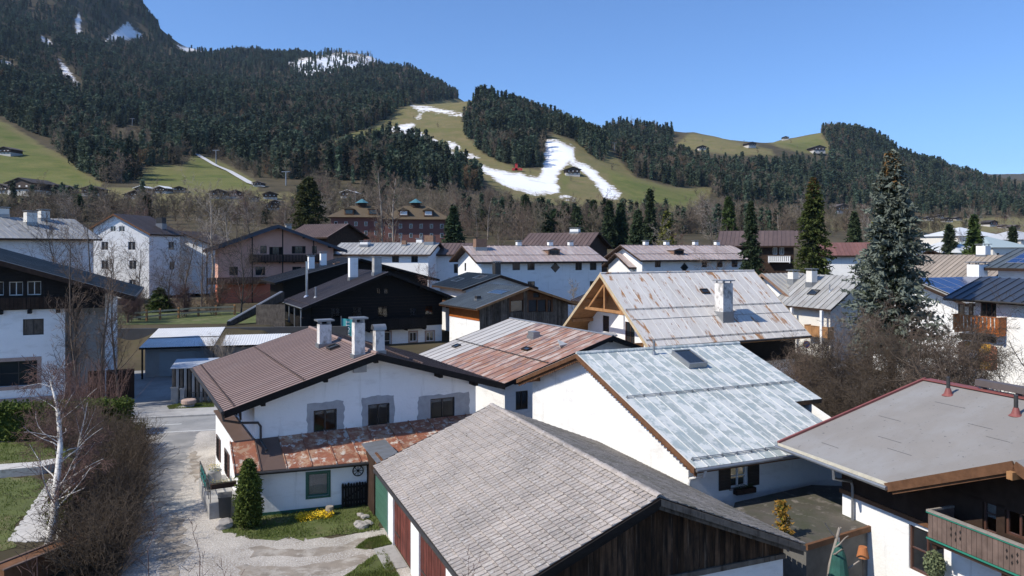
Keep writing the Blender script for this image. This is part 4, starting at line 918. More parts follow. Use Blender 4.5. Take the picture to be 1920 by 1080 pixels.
# ---------------------------------------------------------------- house with the bitumen roof and carved balcony
HF = House('bitumen_roof_house', 'house with flat grey felt roof, brown fascia and carved balcony', 21.33, 26.74, -70, 15, 8.16, 4.48, 6.65, og=(2.1, 0.6), oe=(1.3, 1.3), th=0.22)
HF.win('-y', (1704, 996, 1770, 1082), frame_brown, 0.12, nx=2, ny=2, pane=glass_see, cur=[(0.36, 0.48, 0.1, 0.95)])
HF.win('-y', (1843, 893, 1869, 1000), frame_brown, 0.10, nx=1, ny=3, pane=glass_see, cur=[(0.05, 0.9, 0.25, 1.0)], fw=0.06)
HF.win('-y', (1885, 893, 1938, 1010), frame_brown, 0.10, nx=2, ny=2, pane=glass_see)
HF.wall('-y', stucco, z1=3.0); HF.wall('-y', wood_dark, z0=3.0, off=0.03, name='timber_storey')
HF.wall('-x', stucco, z1=3.0); HF.wall('-x', wood_dark, z0=3.0, off=0.03, name='timber_storey'); HF.wall('+x', stucco); HF.wall('+y', stucco); HF.windows('-y')
O, U, N, wd = HF.face('-y'); mb = MB(); mb.prism([O+U*-0.05+N*0.02+Vector((0, 0, 2.96)), O+U*5.2+N*0.02+Vector((0, 0, 2.96)), O+U*5.2+N*0.02+Vector((0, 0, 3.12)), O+U*-0.05+N*0.02+Vector((0, 0, 3.12))], N*0.09); mb.build('drip_board', wood_brown, HF.e)
def hf(s_, d_, z): return Vector((s_-7.5, d_-8.16, z))
mp = lambda d_: 4.48+0.266*d_
mb = MB(); mb.prism([hf(0, 0, 4.48), hf(5.55, 0, 4.48), hf(10.05, 7.5, 6.47), hf(10.05, 8.16, 6.65), hf(0, 8.16, 6.65)], (0, 0, -0.2))
mb.prism([hf(5.55, 0, 4.48), hf(10.05, 0, 6.47), hf(10.05, 7.5, 6.47)], (0, 0, -0.2)); mb.prism([hf(10.05, 0, 6.47), hf(14.55, 0, 4.48), hf(10.05, 7.5, 6.47)], (0, 0, -0.2))
mb.prism([hf(10.05, 8.16, 6.65), hf(10.05, 7.5, 6.47), hf(14.55, 0, 4.48), hf(16, 0, 4.48), hf(16, 8.16, 6.65)], (0, 0, -0.2)); mb.prism([hf(0, 8.16, 6.65), hf(16, 8.16, 6.65), hf(16, 16.3, 4.48), hf(0, 16.3, 4.48)], (0, 0, -0.2))
rfF = mb.build('roof', bitumen, HF.e); HF.rf = rfF
felt_seam = mat('felt_lap', (0.10, 0.10, 0.10), 0.9)
rg = random.Random(2)
for d0, s0, s1 in ((1.0, 1.3, 2.2), (2.6, 2.6, 3.7), (2.0, 3.6, 4.7), (4.1, 1.2, 2.3), (5.2, 4.4, 5.4), (6.3, 2.0, 3.4), (6.9, 5.5, 7.2), (4.6, 5.6, 6.5)):   # felt lap joints
    mb = MB(); mb.prism([hf(s0, d0, mp(d0)+0.003), hf(s1, d0, mp(d0)+0.003), hf(s1, d0+0.02, mp(d0+0.02)+0.003), hf(s0, d0+0.02, mp(d0+0.02)+0.003)], (0, 0, 0.006)); mb.build('felt_joint', felt_seam, rfF)
mb = MB(); mb.beam(hf(-0.05, 0, 4.44), hf(-0.05, 8.16, 6.61), 0.10, 0.26); mb.build('verge_flashing', redflash, rfF)
mb = MB(); mb.beam(hf(0, 8.16, 6.67), hf(16, 8.16, 6.67), 0.5, 0.04); mb.build('ridge_flashing', redflash, rfF)
vent_m = mat('brown_vent_cover', (0.105, 0.085, 0.08), 0.6, 0.1, 2)
mb = MB(); mb.box(2.4-7.5, -0.05, 6.80, 14-7.5, 0.35, 7.06); 
for k in range(8): mb.box(2.6-7.5+k*1.5, 0.02, 6.6, 2.7-7.5+k*1.5, 0.28, 6.80)
mb.build('ridge_vent', vent_m, rfF)
mb = MB(); mb.beam(hf(0, -0.05, 4.45), hf(5.6, -0.05, 4.45), 0.05, 0.12); mb.build('eave_trim', mat('cream_trim', (0.52, 0.48, 0.38), 0.8, 0.15, 4), rfF)
mb = MB(); mb.tube([hf(-0.05, -0.14, 4.36), hf(5.6, -0.14, 4.33)], 0.075, 8); mb.build('gutter', metal_grey, rfF)
for (a, b, dd, hh, m_) in ((hf(5.5, -0.06, 4.32), hf(10.05, -0.06, 6.31), 0.05, 0.30, wood_brown), (hf(10.05, -0.06, 6.31), hf(14.6, -0.06, 4.32), 0.05, 0.30, wood_brown), (hf(5.7, 0.02, 4.22), hf(10.05, 0.02, 6.14), 0.05, 0.16, wood_brown)):
    mb = MB(); mb.beam(a, b, dd, hh); mb.build('barge_board', m_, rfF)
mb = MB(); mb.beam(hf(10.05, -0.25, 6.05), hf(10.05, 1.4, 6.05), 0.18, 0.22); mb.build('purlin', wood_gold, HF.e)
mb = MB(); mb.add([hf(6.2, 1.27, 4.5), hf(13.9, 1.27, 4.5), hf(10.05, 1.27, 6.25)], [(0, 1, 2)]); mb.build('gable_boarding', wood_dark, HF.e)
for (px, py) in ((1778, 740), (1905, 778)):
    P = HF.onroof(px, py); g = MB(); g.tube([P-Vector((0, 0, 0.1)), P+Vector((0, 0, 0.75))], 0.075, 10); v = g.build('vent_pipe', metal_dark, HF.e)
    g = MB(); g.tube([P-Vector((0, 0, 0.04)), P+Vector((0, 0, 0.05)), P+Vector((0, 0, 0.28))], [0.26, 0.16, 0.09], 12); g.build('pipe_collar', redflash, v)
bo = HF.balcony('-y', (7.0-2.1, 3.12, 14.4-2.1, 4.04), 1.15, wood_rail, px=False, bw=0.17, top=mat('weathered_rail', (0.27, 0.24, 0.21), 0.85, 0.2, 4, bump=0.3), deckm=wood_dark)
green_trim = mat('green_trim', (0.03, 0.22, 0.15), 0.6); M = HF.loc('-y')
for zz in (3.08, 3.93):
    mb = MB(); mb.prism([M @ Vector((u, -1.153, z)) for u, z in ((4.85, zz), (12.35, zz), (12.35, zz+0.05), (4.85, zz+0.05))], N*0.03); mb.build('green_trim', green_trim, bo)
black_cut = mat('cut_out', (0.01, 0.008, 0.008), 0.9)
for k in range(6):
    for r_ in range(2):
        u = 5.75+k*0.16+(k//3)*1.35; zc = 3.45+0.2*r_+(0.05 if k % 3 != 1 else -0.05); mb = MB(); mb.prism([M @ Vector((u+a, -1.151, zc+b)) for a, b in ((0, -0.075), (0.035, 0), (0, 0.075), (-0.035, 0))], N*0.004); mb.build('cut_out', black_cut, bo)
mb = MB(); cpt = hf(3.15, -0.14, 4.3); mb.tube([cpt, cpt+Vector((0, 0.02, -0.35)), hf(2.75, 1.1, 3.6), hf(2.75, 1.18, 3.4), hf(2.75, 1.18, 0.1)], 0.055, 8); mb.build('downpipe', metal_grey, HF.e)

# flat garage roof between the zinc house and the bitumen house
fg = empty('flat_roof_garage', 'flat roofed garage with mossy grey deck below the shuttered window', 'garage', (G(1500, 960, 2.1).x, G(1500, 960, 2.1).y, 0))
fl = fg.location; poly = [G(px, py, 2.1)-fl for px, py in ((1330, 915), (1420, 936), (1520, 912), (1592, 918), (1632, 985), (1540, 1006), (1505, 1020), (1440, 1000))]
poly = [G(px, py, 2.1)-fl for px, py in ((1372, 962), (1378, 942), (1522, 909), (1600, 912), (1636, 985), (1512, 1022))]
deckm = mat('mossy_deck', (0.085, 0.075, 0.062), 0.95, 0.2, 0.8, [((0.05, 0.055, 0.03), (0.5, 0.5, 1), 0.55, 0.1), ((0.19, 0.17, 0.15), (2, 2, 2), 0.62, 0.06)], bump=0.4, bscale=15)
mb = MB(); mb.prism(poly, (0, 0, -0.12)); mb.build('deck', deckm, fg)
cc = sum(poly, Vector())/len(poly); mb = MB()
for i in range(len(poly)):
    a = cc+(poly[i]-cc)*0.96; b = cc+(poly[(i+1) % len(poly)]-cc)*0.96; mb.add([(a.x, a.y, 0), (b.x, b.y, 0), (b.x, b.y, 1.975), (a.x, a.y, 1.975)], [(0, 1, 2, 3)])
mb.build('wall', mat('dark_concrete', (0.13, 0.125, 0.115), 0.95, 0.25, 1.5, bump=0.3), fg)
mb = MB()
for i in (4,):
    a, b = poly[i], poly[i+1]; mb.beam(a+Vector((0, 0, -0.08)), b+Vector((0, 0, -0.08)), 0.12, 0.2)
mb.build('fascia', wood_brown, fg)

# ---------------------------------------------------------------- black timber chalet with shop floor
HG = House('black_chalet', 'black timber chalet over white shop floor with long dark balcony', -18.98, 102.11, -62.31, 13.42, 11, 5.27, 9.51, og=(0.8, 1.6), oe=(1.5, 3.0), th=0.25)
sur = (stone_sur, 0.2)
HG.win('+x', (707, 623, 732, 656), frame_white, 0.1, nx=1, ny=2, sur=sur, part='door'); HG.win('+x', (768, 623, 781, 640), frame_white, 0.1, sur=sur); HG.win('+x', (799, 622, 813, 639), frame_white, 0.1, sur=sur)
for b in ((620, 577, 638, 597), (661, 576, 679, 597), (708, 574, 727, 595), (768, 577, 780, 592), (797, 573, 812, 590), (706, 540, 714, 551), (720, 540, 728, 551)): HG.win('+x', b, wood_black, 0.08, pane=glass_see)
zs = HG.on('+x', 760, 612)[1]
HG.wall('+x', stucco, z1=zs); HG.wall('+x', wood_black, z0=zs, off=0.06, name='timber_wall'); HG.wall('-y', stucco, z1=zs); HG.wall('-y', wood_black, z0=zs, off=0.06, name='timber_wall'); HG.wall('+y', stucco, z1=zs); HG.wall('+y', wood_black, z0=zs, off=0.06, name='timber_wall'); HG.wall('-x', wood_black)
HG.windows('+x'); O, U, N, wd = HG.face('+x'); ub = HG.on('+x', 640, 600)[0]
for k in range(11):  # log courses of the upper floors
    zc = zs+0.4*k; ends = [u for u in [i*0.25 for i in range(int(wd/0.25)+1)] if HG.top('+x', u) > zc+0.3]
    if len(ends) > 3 and k > 0: mb = MB(); mb.box(HG.x1+0.055, HG.yB+ends[0], zc-0.012, HG.x1+0.085, HG.yB+ends[-1], zc+0.012); mb.build('log_course', wood_dark, HG.e)
HG.balcony('+x', (655, 598, 800, 617), 1.3, wood_black, bw=0.22)
HG.roof(wood_black, roof_dark, 0.62, edge=(wood_black, 0.36)); HG.gutter(metal_grey); HG.guard(0.92, roof_dark, step=0.6, hh=0.1)
HG.chimney(662, 523, 0.95, 1.1, 2.9, m=stucco, cap='lip', label='white plaster chimney on the dark roof'); HG.chimney(706, 513, 1.0, 1.0, 2.2, m=conc, cap='lip', p=Vector((4.5, -0.9, 9.2)))
HG.pipe(575, 556, 4.6, 0.17, name='steel_flue'); HG.pipe(592, 558, 1.3, 0.12, m=metal_grey)
HG.purlins('+x', wood_black, (-9, -4.5, 0, 4.5, 8), 0.26, 0.3)
# open gallery at the left
HG.balcony('-y', (0.3, 2.8, 11, 3.9), 1.2, wood_black, px=False, bw=0.3)
for u in (0.2, 3.5, 7, 10.8): mb = MB(); p = HG.pt('-y', u, 0, 1.25); mb.tube([p, p+Vector((0, 0, 5.2))], 0.09, 8); mb.build('post', metal_grey, HG.e)
# flag and signs of the shop
fp = HG.M @ HG.pt('+x', HG.on('+x', 640, 630, 1.8)[0], 0, 1.8); fpz = 12.6-(597-465)/1400*fp.y
fl = empty('shop_flag', 'teal shop flag with white upright lettering hanging before the black chalet', 'flag', (fp.x, fp.y, 0))
tealf = mat('teal_flag', (0.05, 0.31, 0.33), 0.7, 0.06, 1); H0 = 2.9; W0 = 1.75
mb = MB(); mb.tube([(-0.02, 0, 0), (-0.02, 0, fpz+0.3)], 0.05, 8); mb.build('pole', metal_grey, fl)
mb = MB(); n = 14; vs_ = []
for i in range(n+1):
    for j in range(2): vs_.append((W0*i/n, 0.05*math.sin(i*0.9), fpz-j*H0-0.12*i/n))
mb.add(vs_, [(2*i, 2*i+1, 2*i+3, 2*i+2) for i in range(n)]); mb.build('cloth', tealf, fl)
wtx = mat('white_print', (0.8, 0.8, 0.8), 0.7)
def text(s_, size, loc, rot, m, parent, ext=0.006):
    cu = bpy.data.curves.new('lettering', 'FONT'); cu.body = s_; cu.size = size; cu.extrude = ext; cu.align_x = 'CENTER'; cu.align_y = 'CENTER'; cu.materials.append(m)
    t0 = bpy.data.objects.new('lettering', cu); COL.objects.link(t0); bpy.context.view_layer.update()
    me = bpy.data.meshes.new_from_object(t0.evaluated_get(bpy.context.evaluated_depsgraph_get())); bpy.data.objects.remove(t0)
    o = bpy.data.objects.new('lettering', me); COL.objects.link(o); o.parent = parent; o.location = loc; o.rotation_euler = rot; return o
text('SCHOTT', 0.66, (0.85, -0.075, fpz-H0/2-0.1), (R(90), R(-90), 0), wtx, fl)
sp = HG.M @ HG.pt('+x', HG.on('+x', 791, 650, 0.8)[0], 0, 0.8)
sg = empty('shop_sign', 'square dark green sign with white mountain emblem at the black chalet', 'sign', (sp.x, sp.y, 0), HG.yaw+R(90))
zt_ = 12.6-(645-465)/1400*sp.y; sgm = mat('sign_green', (0.02, 0.065, 0.06), 0.5)
mb = MB(); mb.box(-0.78, -0.03, zt_-1.75, 0.78, 0.03, zt_); mb.build('board', sgm, sg)
mb = MB(); mb.prism([(-0.3, -0.032, zt_-0.85), (0.3, -0.032, zt_-0.85), (0.05, -0.032, zt_-0.45)], (0, -0.006, 0)); mb.build('emblem', wtx, sg)
mb = MB(); mb.box(-0.6, -0.036, zt_-0.98, 0.6, -0.031, zt_-0.9); mb.build('printed_line', wtx, sg)
for dx in (-0.7, 0.7): mb = MB(); mb.tube([(dx, 0.06, 0), (dx, 0.06, zt_-0.1)], 0.03, 6); mb.build('post', metal_dark, sg)
HG2 = House('black_roof_house', 'house with wide black gable roof and twin white chimneys behind the black chalet', -26.3, 121.3, -62.3, 13, 13, 7.5, 10.94, og=(0.5, 1.5), oe=(1.5, 1.5), th=0.3)
for f in ('+x', '-x', '+y', '-y'): HG2.wall(f, wood_black)
HG2.roof(wood_black, roof_black, 0.8); 
for px, pl in ((603, -6.5), (626, -4.6)):
    x_, y_ = 1.0, pl; HG2.chimney(0, 0, 0.9, 0.9, 2.0, m=stucco, p=Vector((x_, y_, HG2.zr+HG2.sB*y_)), cap='slab')
HG2.skylight(0, 0, 1.1, 0.9, p=Vector((3, -3, HG2.zr-HG2.sB*3)), fm=brick_m)

# ---------------------------------------------------------------- generic helper for houses further back
def far_house(name, label, x, y, yaw, L, WB, zB, zr, WA=None, zA=None, wall=stucco, roofm=roof_brown2, pw=0.8, wins=(), og=(0.9, 0.9), oe=(1.0, 1.0), frame=frame_dark, edge=None, group=None, cat='house', up=None, upz=None, z0=0.0, pane=glass_dark, sm=None):
    h = House(name, label, x, y, yaw, L, WB, zB, zr, WA, zA, og=og, oe=oe, th=0.28, group=group, cat=cat, z0=z0)
    for w_ in wins:
        f, b = w_[:2]; kw = w_[2] if len(w_) > 2 else {}; kw = dict(dict(frame=frame, d=0.1, pane=pane), **kw); h.win(f, b, **kw)
    for f in ('+x', '-x', '+y', '-y'):
        if up: h.wall(f, wall, z1=upz); h.wall(f, up, z0=upz, off=0.04, name='upper_wall')
        else: h.wall(f, wall)
    for f in h.wins: h.windows(f)
    h.roof(wood_dark, roofm, pw, edge=edge or (wood_dark, 0.3), seam=0.06, sm=sm)
    return h
# two long white houses with pinkish roofs
w = [('-y', (p0, 492.5, p1, 506.5)) for p0, p1 in ((923, 933), (961, 975), (989, 1002.5), (1079, 1091), (1106, 1118.5))]+[('-y', (989.5, 527.5, 1003, 540)), ('-y', (923, 527, 936, 540)), ('-y', (1106, 527, 1119, 540)), ('-x', (871, 493, 874, 508))]
HL = far_house('long_white_house', 'long white house with pinkish seamed roof, brick chimney and diamond window', 2.66, 129.8, 21.98, 23.78, 7.28, 10.36, 12.97, wins=w, roofm=pink_metal, pw=0.95, og=(1.3, 0.6), oe=(1.2, 1.0))
w = [('-y', (p0, 489, p1, 501)) for p0, p1 in ((1228, 1239), (1316, 1326), (1344, 1355), (1372, 1383), (1396, 1406))]
HM = far_house('long_white_house', 'long white house with pinkish roof beside the spruces, three roof vents', 31.18, 139.8, 22.67, 25.09, 6.8, 10.5, 13.09, wins=w, roofm=pink_metal, pw=0.95, og=(1.0, 0.6), oe=(1.2, 1.0))
for h, px in ((HL, 1041), (HM, 1283)):
    h.guard(0.62, metal_dark, step=1.5, hh=0.1); h.gutter(metal_dark); h.ridge(roof_brown2, 0.09)
    u, z = h.on('-y', px, 501.5); M = h.loc('-y'); mb = MB(); r = 0.85
    mb.prism([M @ Vector((u+a*r, -0.0, z+b*r)) for a, b in ((0, -1), (1, 0), (0, 1), (-1, 0))], h.face('-y')[2]*0.06); dmd = mb.build('diamond_window', frame_dark, h.e)
    mb = MB(); r = 0.66; mb.prism([M @ Vector((u+a*r, -0.062, z+b*r)) for a, b in ((0, -1), (1, 0), (0, 1), (-1, 0))], h.face('-y')[2]*0.01); mb.build('pane', glass_dark, dmd)
    # shed dormer
    P = h.onroof(px-2 if h is HL else px-10, 478); dm = MB(); x0_, x1_ = P.x-1.1, P.x+1.1; yf = P.y; zf = P.z-0.1
    dm.prism([(x0_, yf, zf), (x0_, yf, zf+1.0), (P.x, yf, zf+1.25), (x1_, yf, zf+1.0), (x1_, yf, zf)], (0, 3.2, 0)); dmo = dm.build('dormer', brick_m, h.e)
    g = MB(); g.box(x0_+0.25, yf-0.03, zf+0.3, x1_-0.25, yf+0.03, zf+0.9); g.build('pane', glass_dark, dmo)
    g = MB(); g.prism([(x0_-0.2, yf-0.25, zf+1.0), (P.x, yf-0.25, zf+1.32), (x1_+0.2, yf-0.25, zf+1.0), (x1_+0.2, yf-0.25, zf+0.94), (P.x, yf-0.25, zf+1.26), (x0_-0.2, yf-0.25, zf+0.94)], (0, 3.2, 0)); g.build('dormer_roof', pink_metal, dmo)
HL.chimney(891, 468, 1.9, 1.5, 1.7, m=brick_m, cap='none', p=Vector((-HL.L/2+2.6, -1.6, HL.zr-0.55)))
for xx in (-1.5, 4.5, 8.5): HL.chimney(0, 0, 0.8, 0.8, 0.75, m=stucco, p=Vector((xx, 0.3, HL.zr-0.1)))
for xx in (-7, -2.5, 4.0, 9): HM.chimney(0, 0, 0.8, 0.8, 0.75, m=stucco, p=Vector((xx, 0.3, HM.zr-0.1)))
w = [('-y', (735, 480, 748, 492)), ('-y', (771, 480, 783.5, 492)), ('-y', (700, 480, 712, 492))]
HN = far_house('silver_roof_house', 'white house with silvery seamed metal roof and brown chimney block', -24.51, 149.92, -11.61, 20.89, 6.34, 11.36, 13.67, wins=w, roofm=silver_metal, pw=0.9, oe=(0.8, 0.8), og=(0.6, 0.6))
HN.chimney(0, 0, 1.8, 1.6, 1.6, m=brick_m, cap='none', p=Vector((8.6, -0.6, HN.zr-0.2))); HN.chimney(0, 0, 0.9, 0.9, 1.0, m=brick_m, cap='none', p=Vector((3.6, -1.5, HN.zr-0.6))); HN.chimney(0, 0, 1.6, 1.6, 0.8, m=stucco, p=Vector((-4.5, -1.8, HN.zr-0.7))); HN.chimney(0, 0, 1.2, 0.9, 0.9, m=stucco, p=Vector((6, 0.8, HN.zr-0.3)))
for i, xx in enumerate((2.0, 6.3)): HN.pipe(0, 0, 1.6, 0.1, m=metal_grey, p=Vector((xx, 1.0, HN.zr-0.3)))
HO = far_house('brown_roof_house', 'house with rusty brown seamed gable roof behind the long white house', 11.37, 164.84, -26, 16.48, 5.78, 13.14, 15.95, WA=9.15, zA=12.7, wall=wood_dark, roofm=roof_brown2, pw=0.9)
HO.chimney(0, 0, 2.0, 1.2, 0.9, m=stucco, p=Vector((2.6, 0.3, HO.zr-0.1)))
HO2 = far_house('brown_roof_house', 'small white house with brown roof and balcony between the silver and pinkish roofs', -10.8, 152, -12, 9, 5.5, 11.3, 13.6, wall=stucco, roofm=roof_brown2, wins=[('-y', (851, 495, 860, 512))])
HO3 = far_house('brown_roof_house', 'house with dark gable and brown seamed roof behind the pink chalet', -43.5, 175, -30, 14, 7, 15.0, 18.2, wall=wood_dark, roofm=roof_brown2)
# pink chalet
w = [('+x', b) for b in ((488, 461, 500, 475.5), (511, 463, 523, 477.5), (553, 461.5, 567, 475.5), (585, 461.5, 594, 475.5), (479, 500, 497, 516), (548, 500, 565, 516), (430, 500, 446, 516))]
w = [(f, b, dict(sh=(wood_black, 0.55)) if i in (1, 2) else {}) for i, (f, b) in enumerate(w)]
HH = far_house('pink_chalet', 'pink plastered chalet with dark blue roof edge and red ground floor', -43.95, 137.97, -66, 14, 12.05, 12.17, 16.64, wall=stucco_red, up=stucco_pink, upz=6.2, roofm=roof_black, wins=w, og=(0.8, 1.8), oe=(2.2, 2.2), edge=(mat('blue_black_edge', (0.03, 0.04, 0.06), 0.5), 0.55), z0=2.9)
HH.balcony('+x', (469, 477, 606, 490), 1.2, wood_dark, bw=0.25, gap=0.05); HH.balcony('+x', (388, 520, 500, 531), 1.3, wood_brown, bw=0.25, gap=0.05); HH.purlins('+x', wood_black, (-9, -4.5, 0, 4.5, 9), 0.3, 0.35)
HH.chimney(0, 0, 1.6, 1.0, 1.2, m=conc, p=Vector((-2, 2.8, HH.zr-1.0)))
for px in (388, 473, 530, 588): u = HH.on('+x', px, 500, 1.15)[0]; mb = MB(); zt0 = HH.top('+x', max(0.1, min(HH.yA-HH.yB-0.1, u))); p = HH.pt('+x', u, 0, 1.15); mb.beam(p+Vector((0, 0, 3)), p+Vector((0, 0, zt0-0.1)), 0.18, 0.18); mb.build('post', wood_black, HH.e)
# white apartment block
w = [('+x', b) for b in ((207, 424, 217, 434), (223, 424, 234, 434), (240, 453, 254, 469), (242, 488, 256, 505), (242, 524, 255, 541), (190, 453, 203, 469), (190, 488, 203, 505))]+[('+y', (316, 453, 327, 469)), ('+y', (318, 490, 328, 506))]
HI = far_house('apartment_block', 'tall white apartment block with brown eaves and small paired windows', -76.43, 150.4, -92.87, 13.28, 4.74, 16.48, 19.2, WA=7.3, zA=15.3, roofm=roof_dark, wins=[(f, b, dict(frame=frame_white)) for f, b in w], og=(0.8, 0.5), oe=(0.5, 0.5), edge=(wood_brown, 0.4), z0=2.9)
HI.chimney(0, 0, 1.7, 1.2, 1.6, m=metal_dark, cap='none', p=Vector((-2.5, 4.6, HI.zr-2.0)))
HI2 = far_house('apartment_wing', 'lower white wing with dark roof adjoining the apartment block', -70.5, 166, -92, 16, 7, 13.5, 16.2, roofm=roof_dark, z0=2.9)
HJ = far_house('grey_roof_house', 'white house with broad pale grey seamed roof and cream chimneys', -83.34, 124.7, 57.4, 20, 8.94, 14.12, 17.72, roofm=mat('pale_grey_roof', (0.25, 0.25, 0.245), 0.5, 0.12, 0.6, [((0.33, 0.33, 0.325), (1.5, 0.4, 1), 0.55, 0.1)], rnd=0.12, coord='object'), pw=1.0, oe=(1.2, 1.0))
for px, py, w_, h_ in ((57, 420, 1.6, 1.9), (82, 412, 1.4, 1.5), (5, 405, 1.5, 1.2)): HJ.chimney(px, py, w_, 1.2, h_, m=stucco2)
# slate roofed pair with skylights and collectors
HP2 = House('wood_clad_house', 'grey boarded gable house with slate roof, wide window and orange side', -0.39, 98.4, -58.41, 10, 7.69, 5.27, 7.67, og=(0.5, 1.3), oe=(1.2, 0.8), th=0.25)
for b in ((958, 563, 981, 585), (991, 562, 1007, 585), (1008, 562, 1024, 585), (1027, 562, 1034, 585)): HP2.win('+x', b, wood_dark, 0.15, nx=1)
HP2.win('+x', (1000, 548, 1012, 558), wood_dark, 0.15, nx=1)
bk = HP2.wall('+x', wood_brown, off=-0.01); HP2.wall('-y', stucco, z1=3.6); HP2.wall('-y', wood_orange, z0=3.6, off=0.05, name='upper_wall'); HP2.wall('+y', stucco); HP2.wall('-x', stucco); HP2.windows('+x')
O, U, N, wd = HP2.face('+x'); rg = random.Random(3); nb = 44
for i in range(nb):
    a = wd*i/nb; b = a+wd/nb-0.03; segs = [(0.0, None)]
    for q in HP2.wins['+x']:
        if q['r'][0]-0.02 < b and q['r'][2]+0.02 > a: segs = [(0.0, min([q2['r'][1] for q2 in HP2.wins['+x'] if q2['r'][0]-0.02 < b and q2['r'][2]+0.02 > a]))]
    for z0_, z1_ in segs:
        ta = HP2.top('+x', a) if z1_ is None else z1_; tb = HP2.top('+x', b) if z1_ is None else z1_; mb = MB(); mb.prism([O+U*a+N*0.01+Vector((0, 0, z0_)), O+U*b+N*0.01+Vector((0, 0, z0_)), O+U*b+N*0.01+Vector((0, 0, tb)), O+U*a+N*0.01+Vector((0, 0, ta))], N*(0.03+0.02*rg.random())); mb.build('board', wood_greyw, bk)
HP2.roof(wood_brown, roof_slate, 0.55, edge=(wood_gold, 0.28)); HP2.gutter(metal_dark); HP2.skylight(935, 548, 3.4, 1.5, fm=metal_steel, raise_=0.06); HP2.chimney(896, 562, 0.6, 0.6, 0.5, m=metal_dark, cap='none')
HP1 = far_house('slate_roof_house', 'white gabled house with slate roof and rooftop collectors', -4.34, 113.39, -65.63, 13.37, 5.97, 6.78, 8.69, roofm=roof_slate, pw=0.55, oe=(1.0, 1.0), og=(0.8, 1.2))
HP1.skylight(858, 525, 2.4, 1.4, fm=metal_steel, raise_=0.05); HP1.skylight(900, 520, 3.0, 1.3, fm=metal_steel, raise_=0.05); HP1.chimney(0, 0, 1.1, 0.9, 1.9, m=metal_dark, p=Vector((3.2, 0.8, HP1.zr-0.2))); HP1.balcony('-y', (1.0, 4.0, 10.5, 5.0), 1.1, wood_brown, px=False, bw=0.3)
HP3 = far_house('low_roof_shed', 'low dark roofed outbuilding beside the boarded gable house', 14.5, 108, -62, 8, 4.5, 4.9, 6.4, roofm=roof_dark, wall=wood_dark)
# small white house between the two long ones
HM2 = far_house('small_white_house', 'small white annex with glazed roof strip between the long houses', 21.5, 137, 22, 6, 5.0, 9.2, 11.6, roofm=pink_metal, pw=0.9)
# ---------------------------------------------------------------- left: chalet with timber upper floor
HK = House('timber_top_chalet', 'chalet with dark timber upper floor over rough white wall and shop window', -44.93, 62.73, -65.82, 15.81, 12, 8.6, 12.6, WA=12.17, zA=8.66, og=(0.8, 1.3), oe=(2.0, 2.2), th=0.3)
HK.win('+x', (17, 528, 44, 554), frame_white, 0.08, nx=2); HK.win('+x', (51, 527, 78, 553), frame_white, 0.08, nx=2); HK.win('+x', (-20, 528, 8, 554), frame_white, 0.08, nx=2)
HK.win('+x', (43, 598, 82, 628), frame_dark, 0.06, nx=2, pane=wood_greyw); HK.win('+x', (-40, 678, 70, 725), frame_dark, 0.3, nx=3, ny=2, sur=(stone_sur, 0.28))
zs = HK.on('+x', 60, 580)[1]; uc = HK.on('+x', 122, 650)[0]
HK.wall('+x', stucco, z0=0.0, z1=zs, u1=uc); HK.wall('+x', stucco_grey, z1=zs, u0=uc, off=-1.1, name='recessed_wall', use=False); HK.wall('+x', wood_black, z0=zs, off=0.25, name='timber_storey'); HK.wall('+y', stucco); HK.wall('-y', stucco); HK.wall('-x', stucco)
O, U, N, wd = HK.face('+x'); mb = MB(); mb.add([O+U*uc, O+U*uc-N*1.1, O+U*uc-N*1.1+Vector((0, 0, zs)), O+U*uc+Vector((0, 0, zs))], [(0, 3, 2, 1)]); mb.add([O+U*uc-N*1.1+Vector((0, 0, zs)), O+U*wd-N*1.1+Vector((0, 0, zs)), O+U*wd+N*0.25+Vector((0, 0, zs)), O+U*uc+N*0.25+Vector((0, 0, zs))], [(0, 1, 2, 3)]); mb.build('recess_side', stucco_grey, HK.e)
HK.windows('+x'); mb = MB(); mb.prism([O+N*0.26+U*0.5+Vector((0, 0, zs+0.02)), O+N*0.26+U*(wd-2.5)+Vector((0, 0, zs+0.02)), O+N*0.26+U*(wd-2.5)+Vector((0, 0, zs+1.0)), O+N*0.26+U*0.5+Vector((0, 0, zs+1.0))], N*0.05); apb = mb.build('apron_boarding', wood_black, HK.e)
for k in range(60):
    u = 0.55+k*(wd-3.1)/60; mb = MB(); mb.prism([O+N*0.312+U*u+Vector((0, 0, zs+0.05)), O+N*0.312+U*(u+0.25)+Vector((0, 0, zs+0.05)), O+N*0.312+U*(u+0.25)+Vector((0, 0, zs+0.95)), O+N*0.312+U*u+Vector((0, 0, zs+0.95))], N*0.02); mb.build('board', wood_dark, apb)
for px in (3, 57, 110): u = HK.on('+x', px, 585)[0]; mb = MB(); mb.box(HK.x1-0.3, HK.yB+u-0.12, zs-0.3, HK.x1+0.6, HK.yB+u+0.12, zs-0.01); mb.build('bracket', wood_black, HK.e)
mb = MB(); p0 = O+N*0.03; mb.prism([p0+U*2, p0+U*uc, p0+U*uc+Vector((0, 0, 0.9)), p0+U*2+Vector((0, 0, 0.9))], N*0.1); mb.build('stone_plinth', stone_sur, HK.e)
p = O+U*(uc+1.5)-N*1.06; mb = MB(); mb.box(0, 0, 0, 0.01, 3.4, 2.5); o = mb.build('garage_door', wood_dark, HK.e); o.location = p
HK.roof(wood_black, roof_slate, 0.8, edge=(wood_dark, 0.4)); HK.gutter(metal_dark, 'A', 0.1)
